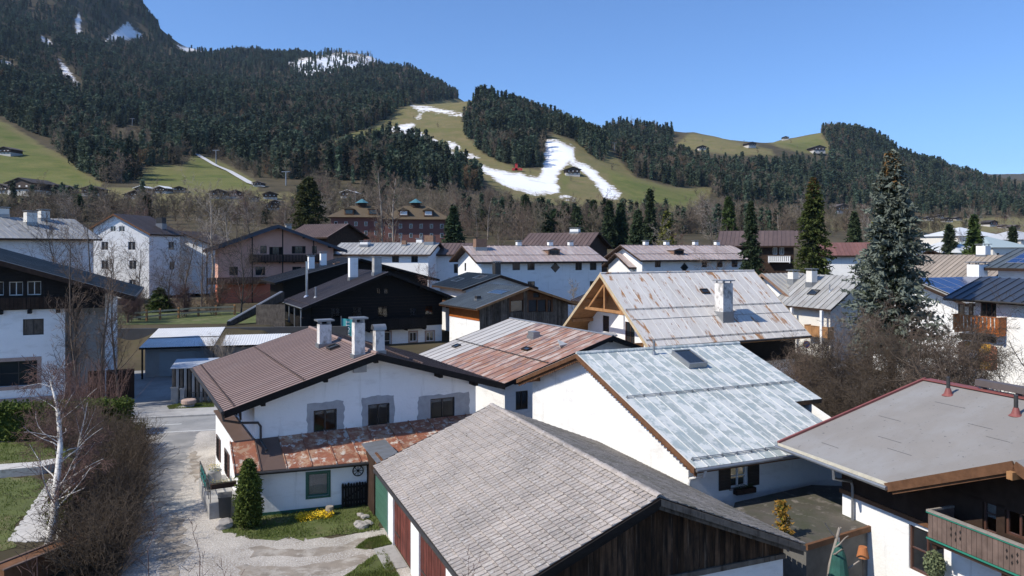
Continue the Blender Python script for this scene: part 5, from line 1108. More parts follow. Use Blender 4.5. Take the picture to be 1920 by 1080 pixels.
# ---------------------------------------------------------------- right: cream house with balcony, hidden partly by the blue spruce
HQ = House('cream_house', 'cream house with seamed light metal roof, skylight and wood balcony', 38.9, 90.2, -65.37, 9.2, 5.6, 5.68, 9.3, og=(0.6, 0.9), oe=(0.9, 0.9), th=0.22)
for f in ('-x', '+y', '+x', '-y'): HQ.wall(f, stucco2)
HQ.roof(wood_dark, silver_metal, 0.8, seam=0.06); HQ.skylight(1526, 549, 1.3, 1.0); HQ.chimney(1522, 534, 0.9, 0.9, 1.7, m=stucco2); HQ.chimney(1487, 528, 0.9, 0.9, 1.2, m=stucco2); HQ.pipe(1556, 547, 0.8, 0.06)
HQ.balcony('-y', (1508, 611, 1552, 629), 1.0, wood_gold, bw=0.2); HQ.win('-y', (1512, 588, 1524, 610), frame_brown); HQ.win('-y', (1528, 588, 1536, 610), frame_brown); HQ.windows('-y')
for px in (1484, 1540): u = HQ.on('-y', px, 620, 1.0)[0]; mb = MB(); p = HQ.pt('-y', u, 0, 0.95); mb.beam(p, p+Vector((0, 0, 5.5)), 0.3, 0.3); mb.build('column', stucco, HQ.e)
HQ2 = far_house('valley_roof_house', 'house with crossing metal roofs and copper verge beside the rusted roof', 35.2, 97, 24, 7, 5.5, 6.2, 9.3, roofm=silver_metal, edge=(brick_m, 0.35))
# blue-black metal roof house with balcony and wall painting
HS = House('dark_metal_roof_house', 'white house with dark blue seamed roof, orange balcony and painted wall', 41.9, 58.8, -65.32, 10, 4.8, 8.5, 10.1, og=(2.0, 1.0), oe=(1.0, 0.8), th=0.2)
blue_metal = mat('dark_blue_sheet_roof', (0.055, 0.065, 0.085), 0.35, 0.1, 0.6, rnd=0.1, coord='object', metal=0.3)
HS.win('-y', (1795, 570, 1806, 592), frame_brown, nx=1); HS.win('-y', (1815, 568, 1823, 594), frame_brown, nx=1); HS.win('-y', (1838, 568, 1868, 594), frame_brown, nx=3); HS.win('-y', (1798, 628, 1868, 640), frame_brown, nx=6)
for f in ('-x', '+y', '+x', '-y'): HS.wall(f, stucco)
HS.windows('-y'); HS.roof(wood_dark, blue_metal, 0.75, seam=0.05); HS.gutter(metal_dark)
HS.balcony('-y', (1786, 592, 1872, 619), 1.0, wood_orange, bw=0.3, gap=0.1)
u0, z0_, u1, z1_ = HS.pbox('-y', (1797, 642, 1870, 692)); M = HS.loc('-y'); N = HS.face('-y')[2]
def wallpic(pts, m, n0, nm='painted_field'):
    mb = MB(); mb.prism([M @ Vector((u0+(u1-u0)*a, -n0, z0_+(z1_-z0_)*b)) for a, b in pts], N*0.004); return mb.build(nm, m, mural)
mural = empty('wall_painting', 'faded red and gold wall painting with a white centre on the white house', 'wall painting', (0, 0, 0)); mural.parent = None; mural.location = HS.e.location; mural.rotation_euler = HS.e.rotation_euler
mred = mat('fresco_red', (0.42, 0.16, 0.10), 0.9, 0.3, 2.5); mgold = mat('fresco_gold', (0.62, 0.34, 0.05), 0.9, 0.35, 2.5)
wallpic([(0, 0.08), (0.2, 0), (0.8, 0), (1, 0.1), (1, 0.9), (0.8, 1), (0.2, 1), (0, 0.92)], mred, 0.004)
for c0, c1 in (((0.16, 0.74), (0.48, 0.98)), ((0.54, 0.62), (0.84, 0.98)), ((0.16, 0.02), (0.46, 0.24)), ((0.54, 0.02), (0.84, 0.32))): wallpic([c0, (c1[0], c0[1]+0.05), c1, (c0[0]+0.04, c1[1])], mgold, 0.010)
wallpic([(0.2, 0.3), (0.5, 0.28), (0.54, 0.68), (0.24, 0.7)], stucco, 0.010)
HS2 = House('side_wing_house', 'white wing with grey low roof next to the wall painting', 44.5, 47.5, -65, 8, 4.6, 6.6, 7.9, og=(0.5, 0.5), oe=(0.7, 0.7), th=0.2)
for f in ('-x', '+y', '+x', '-y'): HS2.wall(f, stucco)
HS2.roof(wood_dark, roof_slate, 0.7)
def solar(h, px, py, nx, ny, w_, l_, side='B', gap=0.03, group='solar panels'):
    """array as parts of the house: frame with cell sheets"""
    P = h.onroof(px, py, side) if not isinstance(px, Vector) else px
    sg_, k = (-1, h.sB) if side == 'B' else (1, h.sA); up = Vector((0, -sg_, k)).normalized(); nn = Vector((0, sg_*k, 1)).normalized()
    M = Matrix.Identity(4); M.col[0][:3] = (1, 0, 0); M.col[1][:3] = up; M.col[2][:3] = nn
    for i in range(nx):
        for j in range(ny):
            g = MB(); g.box(0, 0, 0.05, w_-gap, l_-gap, 0.10); o = g.build('solar_panel', solar_frame, h.e); o.matrix_local = Matrix.Translation(P+Vector((1, 0, 0))*(i*w_)+up*(j*l_)) @ M
            g = MB(); g.box(0.03, 0.03, 0.101, w_-gap-0.03, l_-gap-0.03, 0.106); g.build('cell_sheet', solar_m, o)
HT1 = far_house('solar_house', 'white house carrying a row of tilted dark blue solar panels', 45.5, 75.5, 22, 15, 6, 7.6, 9.6, roofm=silver_metal, pw=0.9)
solar(HT1, Vector((-7.2, -5.2, HT1.zr-HT1.sB*5.2+0.1)), 0, 8, 2, 1.75, 2.6); HT1.chimney(0, 0, 1.3, 1.3, 1.5, m=stucco, p=Vector((2.5, 0.2, HT1.zr-0.2)))
HT2 = far_house('solar_house', 'white house with grey roof covered by pale framed solar modules at the edge', 56.5, 74, -62, 12, 6.5, 10.6, 12.5, roofm=roof_slate, pw=0.8, oe=(1.3, 1))
solar(HT2, Vector((-4.5, -5.0, HT2.zr-HT2.sB*5.0)), 0, 9, 3, 1.1, 1.5)
HT3 = far_house('tan_roof_house', 'house with brownish ribbed roof and white chimney above the solar panels', 66, 108, -62, 14, 8, 7.8, 11.6, roofm=mat('tan_sheet_roof', (0.30, 0.25, 0.20), 0.6, 0.12, 0.6, rnd=0.12, coord='object'), pw=0.7); HT3.chimney(0, 0, 1.3, 1.3, 1.6, m=stucco, p=Vector((2, 0.2, HT3.zr-0.3)))
HT4 = far_house('timber_gable_house', 'house with brown timber gable and blue grey roof behind the blue spruce', 66.5, 122, -100, 10, 6.5, 9.4, 12.4, wall=wood_brown, roofm=mat('blue_grey_roof', (0.12, 0.15, 0.20), 0.5, 0.12, 0.6, rnd=0.12, coord='object'), pw=0.9)
HR1 = far_house('brown_roof_house', 'brown roofed chalet with balcony between two dark spruces', 49.34, 149.68, -19.9, 15, 7.44, 13.0, 16.05, wall=wood_dark, roofm=roof_brown2, wins=[('-y', (1449, 464, 1457, 477), dict(frame=frame_white)), ('-y', (1462, 464, 1470, 477), dict(frame=frame_white))]); HR1.balcony('-y', (1440, 480, 1482, 490), 1.2, stucco, bw=0.35, gap=0.12)
HR2 = far_house('red_roof_house', 'white house with dull red roof left of the blue spruce', 73, 165, -15, 12, 7, 11.0, 13.8, roofm=mat('dull_red_roof', (0.18, 0.085, 0.07), 0.6, 0.12, 0.6, rnd=0.12, coord='object'))
# ---------------------------------------------------------------- carport row, shed, retaining wall on the left
cp = empty('garage_row', 'low garage row with white corrugated roof, left part in shade', 'garage', (-26, 74, 0), R(14))
cpm = Matrix.Translation((-26, 74, 0)) @ Matrix.Rotation(R(14), 4, 'Z'); ci = cpm.inverted()
corr = mat('white_corrugated', (0.66, 0.66, 0.65), 0.5, 0.06, 1)
c0 = [ci @ D(258, 654, 71), ci @ D(402, 647, 73.5), ci @ D(392, 613, 81.5), ci @ D(258, 618, 79)]
xl, xr = c0[0].x, c0[1].x; yf, yb = (c0[0].y+c0[1].y)/2, (c0[2].y+c0[3].y)/2; zf, zb = (c0[0].z+c0[1].z)/2, (c0[2].z+c0[3].z)/2
def carroof(xa, xb, ya, za, yb_, zb_, nm='roof'):
    mb = MB(); n = int((xb-xa)/0.12); vs_ = []
    for i in range(n+1):
        x = xa+(xb-xa)*i/n; dz = 0.03*(i % 2); vs_ += [(x, ya, za+dz), (x, yb_, zb_+dz)]
    mb.add(vs_, [(2*i, 2*i+2, 2*i+3, 2*i+1) for i in range(n)]); rf_ = mb.build(nm, corr, cp)
    mb = MB(); mb.prism([(xa, ya, za-0.01), (xb, ya, za-0.01), (xb, yb_, zb_-0.01), (xa, yb_, zb_-0.01)], (0, 0, -0.16)); mb.build('roof_frame', wood_black, cp); return rf_
carroof(xl, xr, yf, zf, yb, zb); mb = MB(); ym = yf+(yb-yf)*0.45; zm = zf+(zb-zf)*0.45; mb.box(xl, ym-0.04, zm+0.03, xr, ym+0.04, zm+0.10); mb.build('roof_joint', metal_dark, cp)
carroof(xr+0.6, xr+9.5, yf+0.2, zf-0.05, yf+4.2, zf+0.55)
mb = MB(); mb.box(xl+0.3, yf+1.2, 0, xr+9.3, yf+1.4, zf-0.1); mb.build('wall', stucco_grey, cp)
mb = MB(); mb.box(xl+1.6, yf+1.13, 0.05, xl+7.2, yf+1.19, zf-0.6); gdo = mb.build('sectional_door', mat('grey_door', (0.30, 0.33, 0.34), 0.6, 0.05, 1), cp)
for k in range(1, 5): mb = MB(); mb.box(xl+1.6, yf+1.115, 0.05+k*0.45, xl+7.2, yf+1.131, 0.065+k*0.45); mb.build('door_rib', metal_grey, gdo)
for xx in (xl+0.2, xr-0.1, xr+4.5, xr+9.2): mb = MB(); mb.box(xx, yf+0.1, 0, xx+0.14, yf+0.24, zf-0.1); mb.build('post', wood_black, cp)
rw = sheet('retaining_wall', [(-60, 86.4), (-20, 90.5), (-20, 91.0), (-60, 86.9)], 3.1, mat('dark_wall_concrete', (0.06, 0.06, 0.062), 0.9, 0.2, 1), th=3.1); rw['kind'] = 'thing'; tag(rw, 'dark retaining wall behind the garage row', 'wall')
# lean shed by the road
sd = empty('lattice_shed', 'dark slatted shed with pale translucent roof by the gate pillars', 'shed', G(365, 752, 0), R(14))
sdz = 2.9; mb = MB(); mb.prism([(-1.7, -0.9, sdz), (2.0, -0.9, sdz), (2.0, 1.9, sdz+0.35), (-1.7, 1.9, sdz+0.35)], (0, 0, -0.06)); mb.build('roof', mat('pale_sheet', (0.38, 0.40, 0.43), 0.4, 0.1, 1), sd)
for k in range(12): mb = MB(); mb.box(-1.6+k*0.3, -0.7, 0, -1.6+k*0.3+0.2, -0.66, sdz-0.08); mb.build('slat', metal_grey if k % 2 else wood_greyw, sd)
for k in range(7): mb = MB(); mb.box(-1.6, -0.62+k*0.36, 0, -1.56, -0.62+k*0.36+0.28, sdz-0.04); mb.build('slat', wood_greyw, sd)
mb = MB(); mb.box(-1.5, 1.7, 0, 1.8, 1.76, sdz+0.2); mb.build('back_wall', wood_black, sd)
def pillar(px, py, w_, h_, label):
    e = empty('gate_pillar', label, 'pillar', G(px, py), R(14)); mb = MB(); mb.box(-w_/2, -w_/2, 0, w_/2, w_/2, h_); mb.build('shaft', conc, e); mb = MB(); mb.prism([(-w_/2-0.05, -w_/2-0.05, h_), (w_/2+0.05, -w_/2-0.05, h_), (w_/2+0.05, w_/2+0.05, h_), (-w_/2-0.05, w_/2+0.05, h_)], (0, 0, 0.1)); mb.build('cap', conc, e)
pillar(328, 756, 0.52, 1.25, 'pale stone gate pillar with pointed cap by the garage court'); pillar(342, 757, 0.32, 1.15, 'slim grey gate pillar next to the slatted shed')
ms = empty('stone_trough', 'round stone trough on a millstone beside the road', 'trough', G(354, 763)); mb = MB(); mb.tube([(0, 0, 0), (0, 0, 0.25)], 0.42, 18); mb.build('base', conc, ms); mb = MB(); mb.tube([(0, 0, 0.25), (0, 0, 0.3), (0, 0, 0.55), (0, 0, 0.6)], [0.5, 0.56, 0.56, 0.5], 20); mb.build('bowl', stone_sur, ms)
fe = empty('iron_fence', 'dark iron railing behind the stone trough', 'fence', G(395, 757), R(14))
for k in range(16): mb = MB(); mb.tube([(-1.5+k*0.2, 0, 0), (-1.5+k*0.2, 0, 1.0)], 0.015, 5); mb.build('bar', metal_dark, fe)
for z in (0.15, 0.95): mb = MB(); mb.box(-1.55, -0.02, z, 1.55, 0.02, z+0.04); mb.build('rail', metal_dark, fe)
# wooden garden fence on the terrace
ff = empty('garden_fence', 'light wooden post and rail fence along the terrace garden', 'fence', (0, 0, 0))
pts = [D(px, py, y) for px, py, y in ((240, 610, 96), (275, 606, 98), (300, 601, 100), (335, 596, 102), (372, 590, 105), (405, 588, 106), (440, 586, 107))]
for i, p in enumerate(pts):
    g = MB(); g.box(p.x-0.12, p.y-0.12, 2.6, p.x+0.12, p.y+0.12, 4.5); g.build('post', wood_gold, ff)
    if i+1 < len(pts):
        for z in (3.6, 4.2): g = MB(); q = pts[i+1]; g.beam((p.x, p.y-0.14, z), (q.x, q.y-0.14, z), 0.05, 0.22); g.build('rail', wood_pale, ff)
rp = empty('ramp_stair', 'grey boarded stair parapet rising to the dark chalet', 'stairs', (0, 0, 0))
a, b = D(425, 604, 92), D(525, 548, 100); mb = MB(); mb.prism([a, b, b+Vector((0, 0, -1.3)), a+Vector((0, 0, -0.6))], (0.3, 0.9, 0)); mb.build('parapet', wood_greyw, rp); mb = MB(); mb.beam(a+Vector((0.1, 0.4, 0.06)), b+Vector((0.1, 0.4, 0.06)), 0.5, 0.1); mb.build('handrail', metal_grey, rp)
mb = MB(); p = D(480, 600, 93); mb.box(p.x, p.y, 0, p.x+3.6, p.y+0.2, p.z+1.9); mb.build('side_wall', wood_greyw, rp)

# ---------------------------------------------------------------- garden and drive details
tb = empty('wheelie_bin', 'dark grey wheelie bin by the farmhouse entrance', 'bin', G(422, 970), R(20)); bm_ = mat('bin_plastic', (0.035, 0.038, 0.042), 0.5)
mb = MB(); w0, w1 = 0.24, 0.29; mb.add([(-w0, -w0, 0.08), (w0, -w0, 0.08), (w0, w0, 0.08), (-w0, w0, 0.08), (-w1, -w1, 0.98), (w1, -w1, 0.98), (w1, w1, 0.98), (-w1, w1, 0.98)], [(0, 3, 2, 1), (4, 5, 6, 7), (0, 1, 5, 4), (1, 2, 6, 5), (2, 3, 7, 6), (3, 0, 4, 7)]); mb.build('body', bm_, tb)
mb = MB(); mb.prism([(-0.31, -0.32, 0.985), (0.31, -0.32, 0.985), (0.31, 0.33, 1.04), (-0.31, 0.33, 1.04)], (0, 0, 0.05)); mb.build('lid', bm_, tb); mb = MB(); mb.tube([(-0.28, 0.37, 1.0), (0.28, 0.37, 1.0)], 0.02, 6); mb.build('handle', bm_, tb)
for sx in (-1, 1): mb = MB(); mb.tube([(sx*0.25, 0.24, 0.1), (sx*0.31, 0.24, 0.1)], 0.1, 12); mb.build('wheel', metal_dark, tb)
bn = empty('garden_bench', 'white garden bench behind the wheelie bin', 'bench', G(437, 958), R(26))
mb = MB(); mb.box(-0.6, -0.2, 0.42, 0.6, 0.2, 0.46); mb.build('seat', frame_white, bn); mb = MB(); mb.box(-0.6, 0.2, 0.55, 0.6, 0.24, 0.85); mb.build('backrest', frame_white, bn)
for sx in (-0.52, 0.52): mb = MB(); mb.box(sx-0.04, -0.18, 0, sx+0.04, 0.22, 0.42); mb.build('leg', frame_white, bn)
rock_m = mat('boulder_stone', (0.36, 0.33, 0.30), 0.95, 0.2, 3, [((0.2, 0.18, 0.16), (3, 3, 3), 0.58, 0.1)], bump=0.6, bscale=8)
def rock(loc, r, seed, label, cat='boulder', group=None):
    import bmesh
    bm = bmesh.new(); bmesh.ops.create_icosphere(bm, subdivisions=2, radius=r); rg = random.Random(seed); ph = [rg.uniform(0, 6) for _ in range(6)]
    for v in bm.verts:
        c = v.co/r; k = 1+0.16*math.sin(3*c.x+ph[0])*math.cos(2.5*c.y+ph[1])+0.12*math.sin(5*c.z+ph[2]+2*c.x)+rg.uniform(-0.04, 0.04); v.co = Vector((v.co.x*k*1.15, v.co.y*k, v.co.z*k*0.72))
    me = bpy.data.meshes.new('boulder'); bm.to_mesh(me); bm.free(); me.materials.append(rock_m); o = bpy.data.objects.new('boulder', me); COL.objects.link(o); o.location = Vector(loc)+Vector((0, 0, r*0.4)); tag(o, label, cat, group); return o
rock(G(421, 990), 0.36, 1, 'pale rounded boulder at the lawn corner beside the bin')
for i, (px, py, r) in enumerate(((672, 985, 0.2), (680, 990, 0.24), (690, 984, 0.2), (684, 972, 0.18), (676, 968, 0.16))): rock(G(px, py), r, 20+i, 'small rounded stone in the edging before the barn post', 'stone', 'edging stones by the barn post')
st = MB(); st.tube([(0, 0, 0), (0, 0, 0.3), (0, 0, 0.42)], [0.2, 0.19, 0.18], 12); tag(st.build('tree_stump', mat('stump_wood', (0.3, 0.26, 0.21), 0.9, 0.2, 6, bump=0.4), loc=G(618, 966)), 'short pale tree stump on the lawn before the lean-to', 'stump')
sheet('lawn', [G(px, py) for px, py in ((405, 990), (440, 968), (490, 962), (700, 938), (712, 996), (640, 1003), (560, 1010), (470, 1012))], 0.016, lawn_m)
sheet('lawn_strip', [G(px, py) for px, py in ((650, 1080), (690, 1050), (720, 1030), (770, 1120), (680, 1120))], 0.016, lawn_m); sheet('lawn_tuft', [G(px, py) for px, py in ((668, 1028), (690, 1012), (722, 1005), (735, 1022), (700, 1030))], 0.016, lawn_m)
sheet('garden_lawn', [G(px, py) for px, py in ((-200, 830), (140, 830), (150, 870), (110, 880), (-200, 895))], 0.014, lawn_m)
sheet('garden_lawn_low', [G(px, py) for px, py in ((-200, 905), (60, 895), (110, 905), (30, 985), (30, 1030), (-200, 1060))], 0.014, lawn_m)
path_m = mat('pale_stone_path', (0.52, 0.50, 0.47), 0.9, 0.12, 2, [((0.30, 0.28, 0.25), (2.5, 2.5, 2.5), 0.6, 0.05)], bump=0.4, bscale=10)
rg = random.Random(12); pth = tag(bpy.data.objects.new('garden_path', None), kind='structure'); COL.objects.link(pth)
sheet('garden_path_bed', [G(px, py) for px, py in ((92, 898), (170, 898), (105, 1015), (20, 1015))], 0.018, path_m)
for i in range(11):
    for j in range(5):
        t = i/10; c = G(100-70*t+j*13, 905+105*t) ; q = MB(); r = 0.30; q.prism([c+Vector((r*math.cos(a)*rg.uniform(0.8, 1.15), r*1.5*math.sin(a)*rg.uniform(0.8, 1.15), 0.0)) for a in [k*math.pi/3+rg.uniform(-.2, .2) for k in range(6)]], (0, 0, 0.03+0.008*rg.random())); q.build('paving_stone', path_m, pth)
gw = sheet('garden_wall', [G(-100, 893), G(70, 880), G(112, 872), G(118, 880), G(75, 890), G(-100, 905)], 0.45, path_m, th=0.46); gw['kind'] = 'thing'; tag(gw, 'low pale stone garden wall beside the birch', 'wall')
wb = empty('wooden_planter', 'long brown wooden raised bed at the foot of the birch', 'planter', G(120, 1060), R(68))
for k in range(2): mb = MB(); mb.box(-2.6+k*2.7, -0.35, 0, -2.6+k*2.7+2.6, 0.35, 0.9); mb.build('bed_box', wood_brown, wb); mb = MB(); mb.box(-2.65+k*2.7, -0.42, 0.903, -2.65+k*2.7+2.66, -0.3, 0.95); mb.box(-2.65+k*2.7, 0.3, 0.903, -2.65+k*2.7+2.66, 0.42, 0.95); mb.build('bed_cap', wood_rail, wb)
sheet('manhole_cover', [G(323+13*math.cos(a), 944+4*math.sin(a)) for a in [k*math.pi/10 for k in range(20)]], 0.02, conc)
mb = MB(); 
# hanging lamp and wrapped parasol on the garage terrace
pa = empty('folded_parasol', 'folded dark green parasol on the small terrace', 'parasol', (10.95, 25.0, 0)); gcl = mat('green_cloth', (0.02, 0.09, 0.07), 0.85, 0.2, 4)
mb = MB(); mb.tube([(0, 0, 0), (0, 0, 2.9)], 0.03, 8); mb.build('pole', metal_grey, pa); mb = MB(); mb.tube([(0, 0, 1.0), (0, 0, 1.4), (0, 0, 2.3), (0, 0, 2.75)], [0.38, 0.36, 0.22, 0.05], 12); mb.build('canopy', gcl, pa)
lp = empty('terrace_lamp', 'standing lamp with orange brown shade on the terrace', 'lamp', (11.75, 25.0, 0)); mb = MB(); mb.tube([(0, 0, 0), (0, 0, 2.3)], 0.02, 8); mb.build('stem', metal_dark, lp); mb = MB(); mb.tube([(0, 0, 2.25), (0, 0, 2.6)], [0.2, 0.13], 16); mb.build('shade', mat('orange_shade', (0.42, 0.15, 0.05), 0.8), lp)
ps = empty('road_sign', 'round blue and red no-stopping sign near the cream house', 'sign', G(1512, 690)); mb = MB(); mb.tube([(0, 0, 0), (0, 0, 2.6)], 0.04, 6); mb.build('post', metal_grey, ps)
mb = MB(); mb.tube([(0, -0.05, 2.5), (0, -0.08, 2.5)], 0.38, 18); mb.build('plate', mat('sign_red', (0.5, 0.03, 0.05), 0.5), ps); mb = MB(); mb.tube([(0, -0.081, 2.5), (0, -0.09, 2.5)], 0.29, 18); mb.build('disc', mat('sign_blue', (0.03, 0.09, 0.4), 0.5), ps)
# parked cars glimpsed behind the bushes
def car(loc, rz, col, label):
    e = empty('parked_car', label, 'car', loc, rz); cm = mat('car_paint_%d' % int(col[2]*1000), col, 0.25, spec=0.7)
    prof = [(-2.1, 0.35), (-2.15, 0.75), (-1.9, 0.95), (-1.1, 1.0), (-0.6, 1.42), (0.7, 1.45), (1.5, 1.0), (2.05, 0.9), (2.12, 0.5), (2.05, 0.35)]
    mb = MB(); mb.prism([(x, -0.85, z) for x, z in prof], (0, 1.7, 0)); mb.build('body', cm, e)
    mb = MB(); mb.prism([(x, -0.86, z) for x, z in ((-0.95, 1.02), (-0.55, 1.36), (0.66, 1.39), (1.3, 1.02))], (0, 1.72, 0)); mb.build('side_window', glass_dark, e)
    mb = MB(); mb.prism([(1.44, -0.75, 1.05), (0.75, -0.75, 1.44), (0.75, 0.75, 1.44), (1.44, 0.75, 1.05)], (0.03, 0, 0.02)); mb.build('windscreen', glass_dark, e)
    for x in (-1.35, 1.35):
        for y in (-0.8, 0.8): mb = MB(); mb.tube([(x, y-0.1, 0.32), (x, y+0.1, 0.32)], 0.32, 16); t = mb.build('wheel', metal_dark, e); mb = MB(); mb.tube([(x, y-0.11, 0.32), (x, y+0.11, 0.32)], 0.18, 12); mb.build('rim', metal_steel, t)
car(G(1520, 735), R(24), (0.06, 0.12, 0.35), 'blue car parked behind the bare bushes'); car(G(1570, 712), R(24), (0.5, 0.5, 0.52), 'silver car parked near the cream house'); car(G(1590, 690), R(24), (0.03, 0.035, 0.05), 'dark car parked under the blue spruce')

# ---------------------------------------------------------------- hotel and far chalets
def hip(name, label, x, y, yaw, L, W_, z0, ze, zr, wallm, roofm, ov=1.0, cat='building', group=None, k=0.45, wins=0):
    e = empty(name, label, cat, (x, y, 0), R(yaw), group); mb = MB(); a, b = L/2, W_/2; mb.box(-a, -b, z0, a, b, ze); wl = mb.build('wall', wallm, e)
    A, B = a+ov, b+ov; r = A-B*k*2 if A > B else 0.3; zb = ze-0.1
    mb = MB(); mb.add([(-A, -B, zb), (A, -B, zb), (A, B, zb), (-A, B, zb), (-max(r, 0.5), 0, zr), (max(r, 0.5), 0, zr)], [(0, 1, 5, 4), (1, 2, 5), (2, 3, 4, 5), (3, 0, 4), (3, 2, 1, 0)]); mb.build('roof', roofm, e)
    for q in range(wins):
        for row in range(2):
            xx = -a+(q+0.5)*L/wins; zz = ze-2.2-2.9*row; mb = MB(); mb.box(xx-0.5, -b-0.04, zz-0.7, xx+0.5, -b+0.02, zz+0.7); w_ = mb.build('window', frame_white, e); mb = MB(); mb.box(xx-0.4, -b-0.06, zz-0.6, xx+0.4, -b-0.042, zz+0.6); mb.build('pane', glass_dark, w_)
    return e
hotel_roof = mat('ochre_tile_roof', (0.10, 0.072, 0.04), 0.8, 0.15, 0.4, bump=0.2); hotel_wall = mat('rose_wall', (0.19, 0.085, 0.07), 0.9, 0.1, 0.3)
teal_dome = mat('teal_copper', (0.06, 0.17, 0.20), 0.5)
for i, (px, pr, pe, wpx, Yh, lab) in enumerate(((672, 384, 407, 110, 240, 'hotel wing with ochre hipped roof, rose walls and teal lantern beyond the pink chalet'), (775, 384, 411, 115, 235, 'hotel wing with ochre hipped roof and white dormer windows beside the bare poplars'))):
    c = D(px, pe, Yh); zr = D(px, pr, Yh).z; Lh = wpx*Yh/1400
    e = hip('hotel_wing', lab, c.x, c.y+6, 8, Lh, 13, 2, c.z, zr, hotel_wall, hotel_roof, 1.4, wins=6)
    mb = MB(); mb.tube([(0, 0, zr-0.6), (0, 0, zr+0.9)], 1.5, 8); t = mb.build('lantern', wood_dark, e); mb = MB(); mb.tube([(0, 0, zr+0.9), (0, 0, zr+2.3)], [2.3, 0.1], 8); mb.build('lantern_roof', teal_dome, t)
    for dx in (-Lh*0.2, Lh*0.2):
        zz = c.z+(zr-c.z)*0.35; yy = -7.0; mb = MB(); mb.box(dx-1.4, yy+0.5, zz-0.6, dx+1.4, yy+4, zz+1.2); t = mb.build('dormer', wood_brown, e); mb = MB(); mb.box(dx-1.1, yy+0.45, zz-0.3, dx+1.1, yy+0.52, zz+0.9); mb.build('pane', frame_white if i else glass_dark, t); mb = MB(); mb.prism([(dx-1.8, yy+0.1, zz+1.15), (dx, yy+0.1, zz+2.0), (dx+1.8, yy+0.1, zz+1.15)], (0, 4, 0)); mb.build('dormer_roof', hotel_roof, t)
chal_w = mat('chalet_white', (0.5, 0.48, 0.45), 0.9); chal_r = mat('chalet_roof', (0.075, 0.06, 0.052), 0.7, rnd=0.4); chal_t = mat('chalet_timber', (0.05, 0.035, 0.028), 0.8, rnd=0.3); snow_white = mat('snowy_roof', (0.7, 0.71, 0.72), 0.8)
def chalet(px, py, wpx, label, rz=None, roofm=None, wallm=None, yb=None, group=None):
    """py = foot of the building; the distance follows from the terrain there"""
    d = dray(px, py); t = 200.0
    ys = np.arange(190, 3000, 4.0); xs = d.x*ys; zs_ = CH+d.z*ys; hit = np.nonzero(terr(xs, ys) > zs_)[0]
    Yc = ys[hit[0]] if len(hit) else 600.0
    if yb: Yc = yb
    p = Vector((d.x*Yc, Yc, float(terr(d.x*Yc, Yc)[0]))); W_ = wpx*Yc/1400; rg = random.Random(int(px*7+py)); Lc = W_*rg.uniform(0.8, 1.1); he = W_*0.34; hr = he+W_*0.17; yaw = R(rz if rz is not None else rg.choice((-95, -85, -75, -100)))
    e = empty('chalet', label, 'chalet', p-Vector((0, 0, 0.3)), yaw, group); a, b = Lc/2, W_/2*0.86; zb = -3.0
    mb = MB(); mb.box(-a, -b, zb, a, b, he*0.36); mb.build('wall', wallm or chal_w, e)
    mb = MB(); hu = he+(hr-he)*(1-0.86)-0.1; prof = [(-b, he*0.36), (b, he*0.36), (b, hu), (0, hr-0.25), (-b, hu)]; mb.prism([(-a-0.05, y, z) for y, z in prof], (2*a+0.1, 0, 0)); mb.build('timber_storey', chal_t, e)
    mb = MB(); o_ = a+1.2; B = W_/2
    for s_ in (-1, 1): mb.prism([(-o_, 0, hr), (o_, 0, hr), (o_, s_*B*1.08, he-0.1), (-o_, s_*B*1.08, he-0.1)], (0, 0, -0.35))
    mb.build('roof', roofm or chal_r, e)
    for q in range(3):
        for zz in (he*0.2, he*0.68):
            yy = (q-1)*b*0.6; mb = MB(); mb.box(a+0.06, yy-W_*0.03, zz-he*0.08, a+0.12, yy+W_*0.03, zz+he*0.08); mb.build('window', frame_white if zz > he*0.5 else frame_dark, e)
    mb = MB(); mb.box(a, -b*0.9, he*0.5, a+1.1, b*0.9, he*0.58); mb.build('balcony', chal_t, e)
    return e
FARCH = [(15, 362, 34, 'left end of the chalet row on the lower meadow edge'), (62, 365, 58, 'long dark barn-like chalet below the left meadow'), (118, 364, 36, 'chalet with white lower floor right of the long dark one'), (178, 368, 38, 'lone dark chalet below the meadow tip'),
 (272, 362, 26, 'upper chalet with pale roof edge in the hillside cluster'), (264, 373, 30, 'dark chalet with white front in the hillside cluster'), (308, 362, 26, 'chalet with snowy roof strip in the hillside cluster'), (338, 360, 22, 'small pale chalet at the cluster edge'), (245, 372, 20, 'little hut left of the hillside cluster'),
 (415, 372, 34, 'wide chalet behind the white birch'), (443, 372, 30, 'chalet behind the birch branches'), (475, 378, 24, 'dark chalet above the bright lawn'), (507, 373, 28, 'chalet with gable front near the big dark conifer'), (510, 394, 30, 'white fronted chalet above the green lawn'), (462, 392, 20, 'small white chalet under the dark gables'), (520, 384, 20, 'white chalet beside the conifer'),
 (656, 372, 30, 'chalet with white roof on the rise above the hotel'), (20, 291, 28, 'lone hay barn on the steep left meadow'), (1072, 329, 30, 'dark mountain hut in the fork of the piste'),
 (1240, 425, 30, 'white house with dark steep roof between conifers'), (1405, 276, 18, 'farmhouse on the right hill meadow'), (1315, 281, 16, 'small barn low on the right hill meadow'), (1455, 259, 16, 'farm on the saddle of the right hill'), (1472, 262, 12, 'annex of the saddle farm'), (1530, 287, 26, 'long farm below the wooded knoll'),
 (1572, 400, 34, 'pale villa with pointed roof among bare trees'), (1715, 412, 16, 'tiny pale house at the foot of the right forest'), (1742, 414, 18, 'pale house in the far settlement'), (1775, 416, 18, 'white house in the far settlement middle'), (1795, 413, 14, 'small house of the far settlement row'), (1855, 424, 22, 'brown roofed house in the far field'), (1900, 430, 18, 'white house at the far field edge'), (1880, 428, 14, 'little house in the far field'), (1760, 409, 14, 'upper house of the far settlement')]
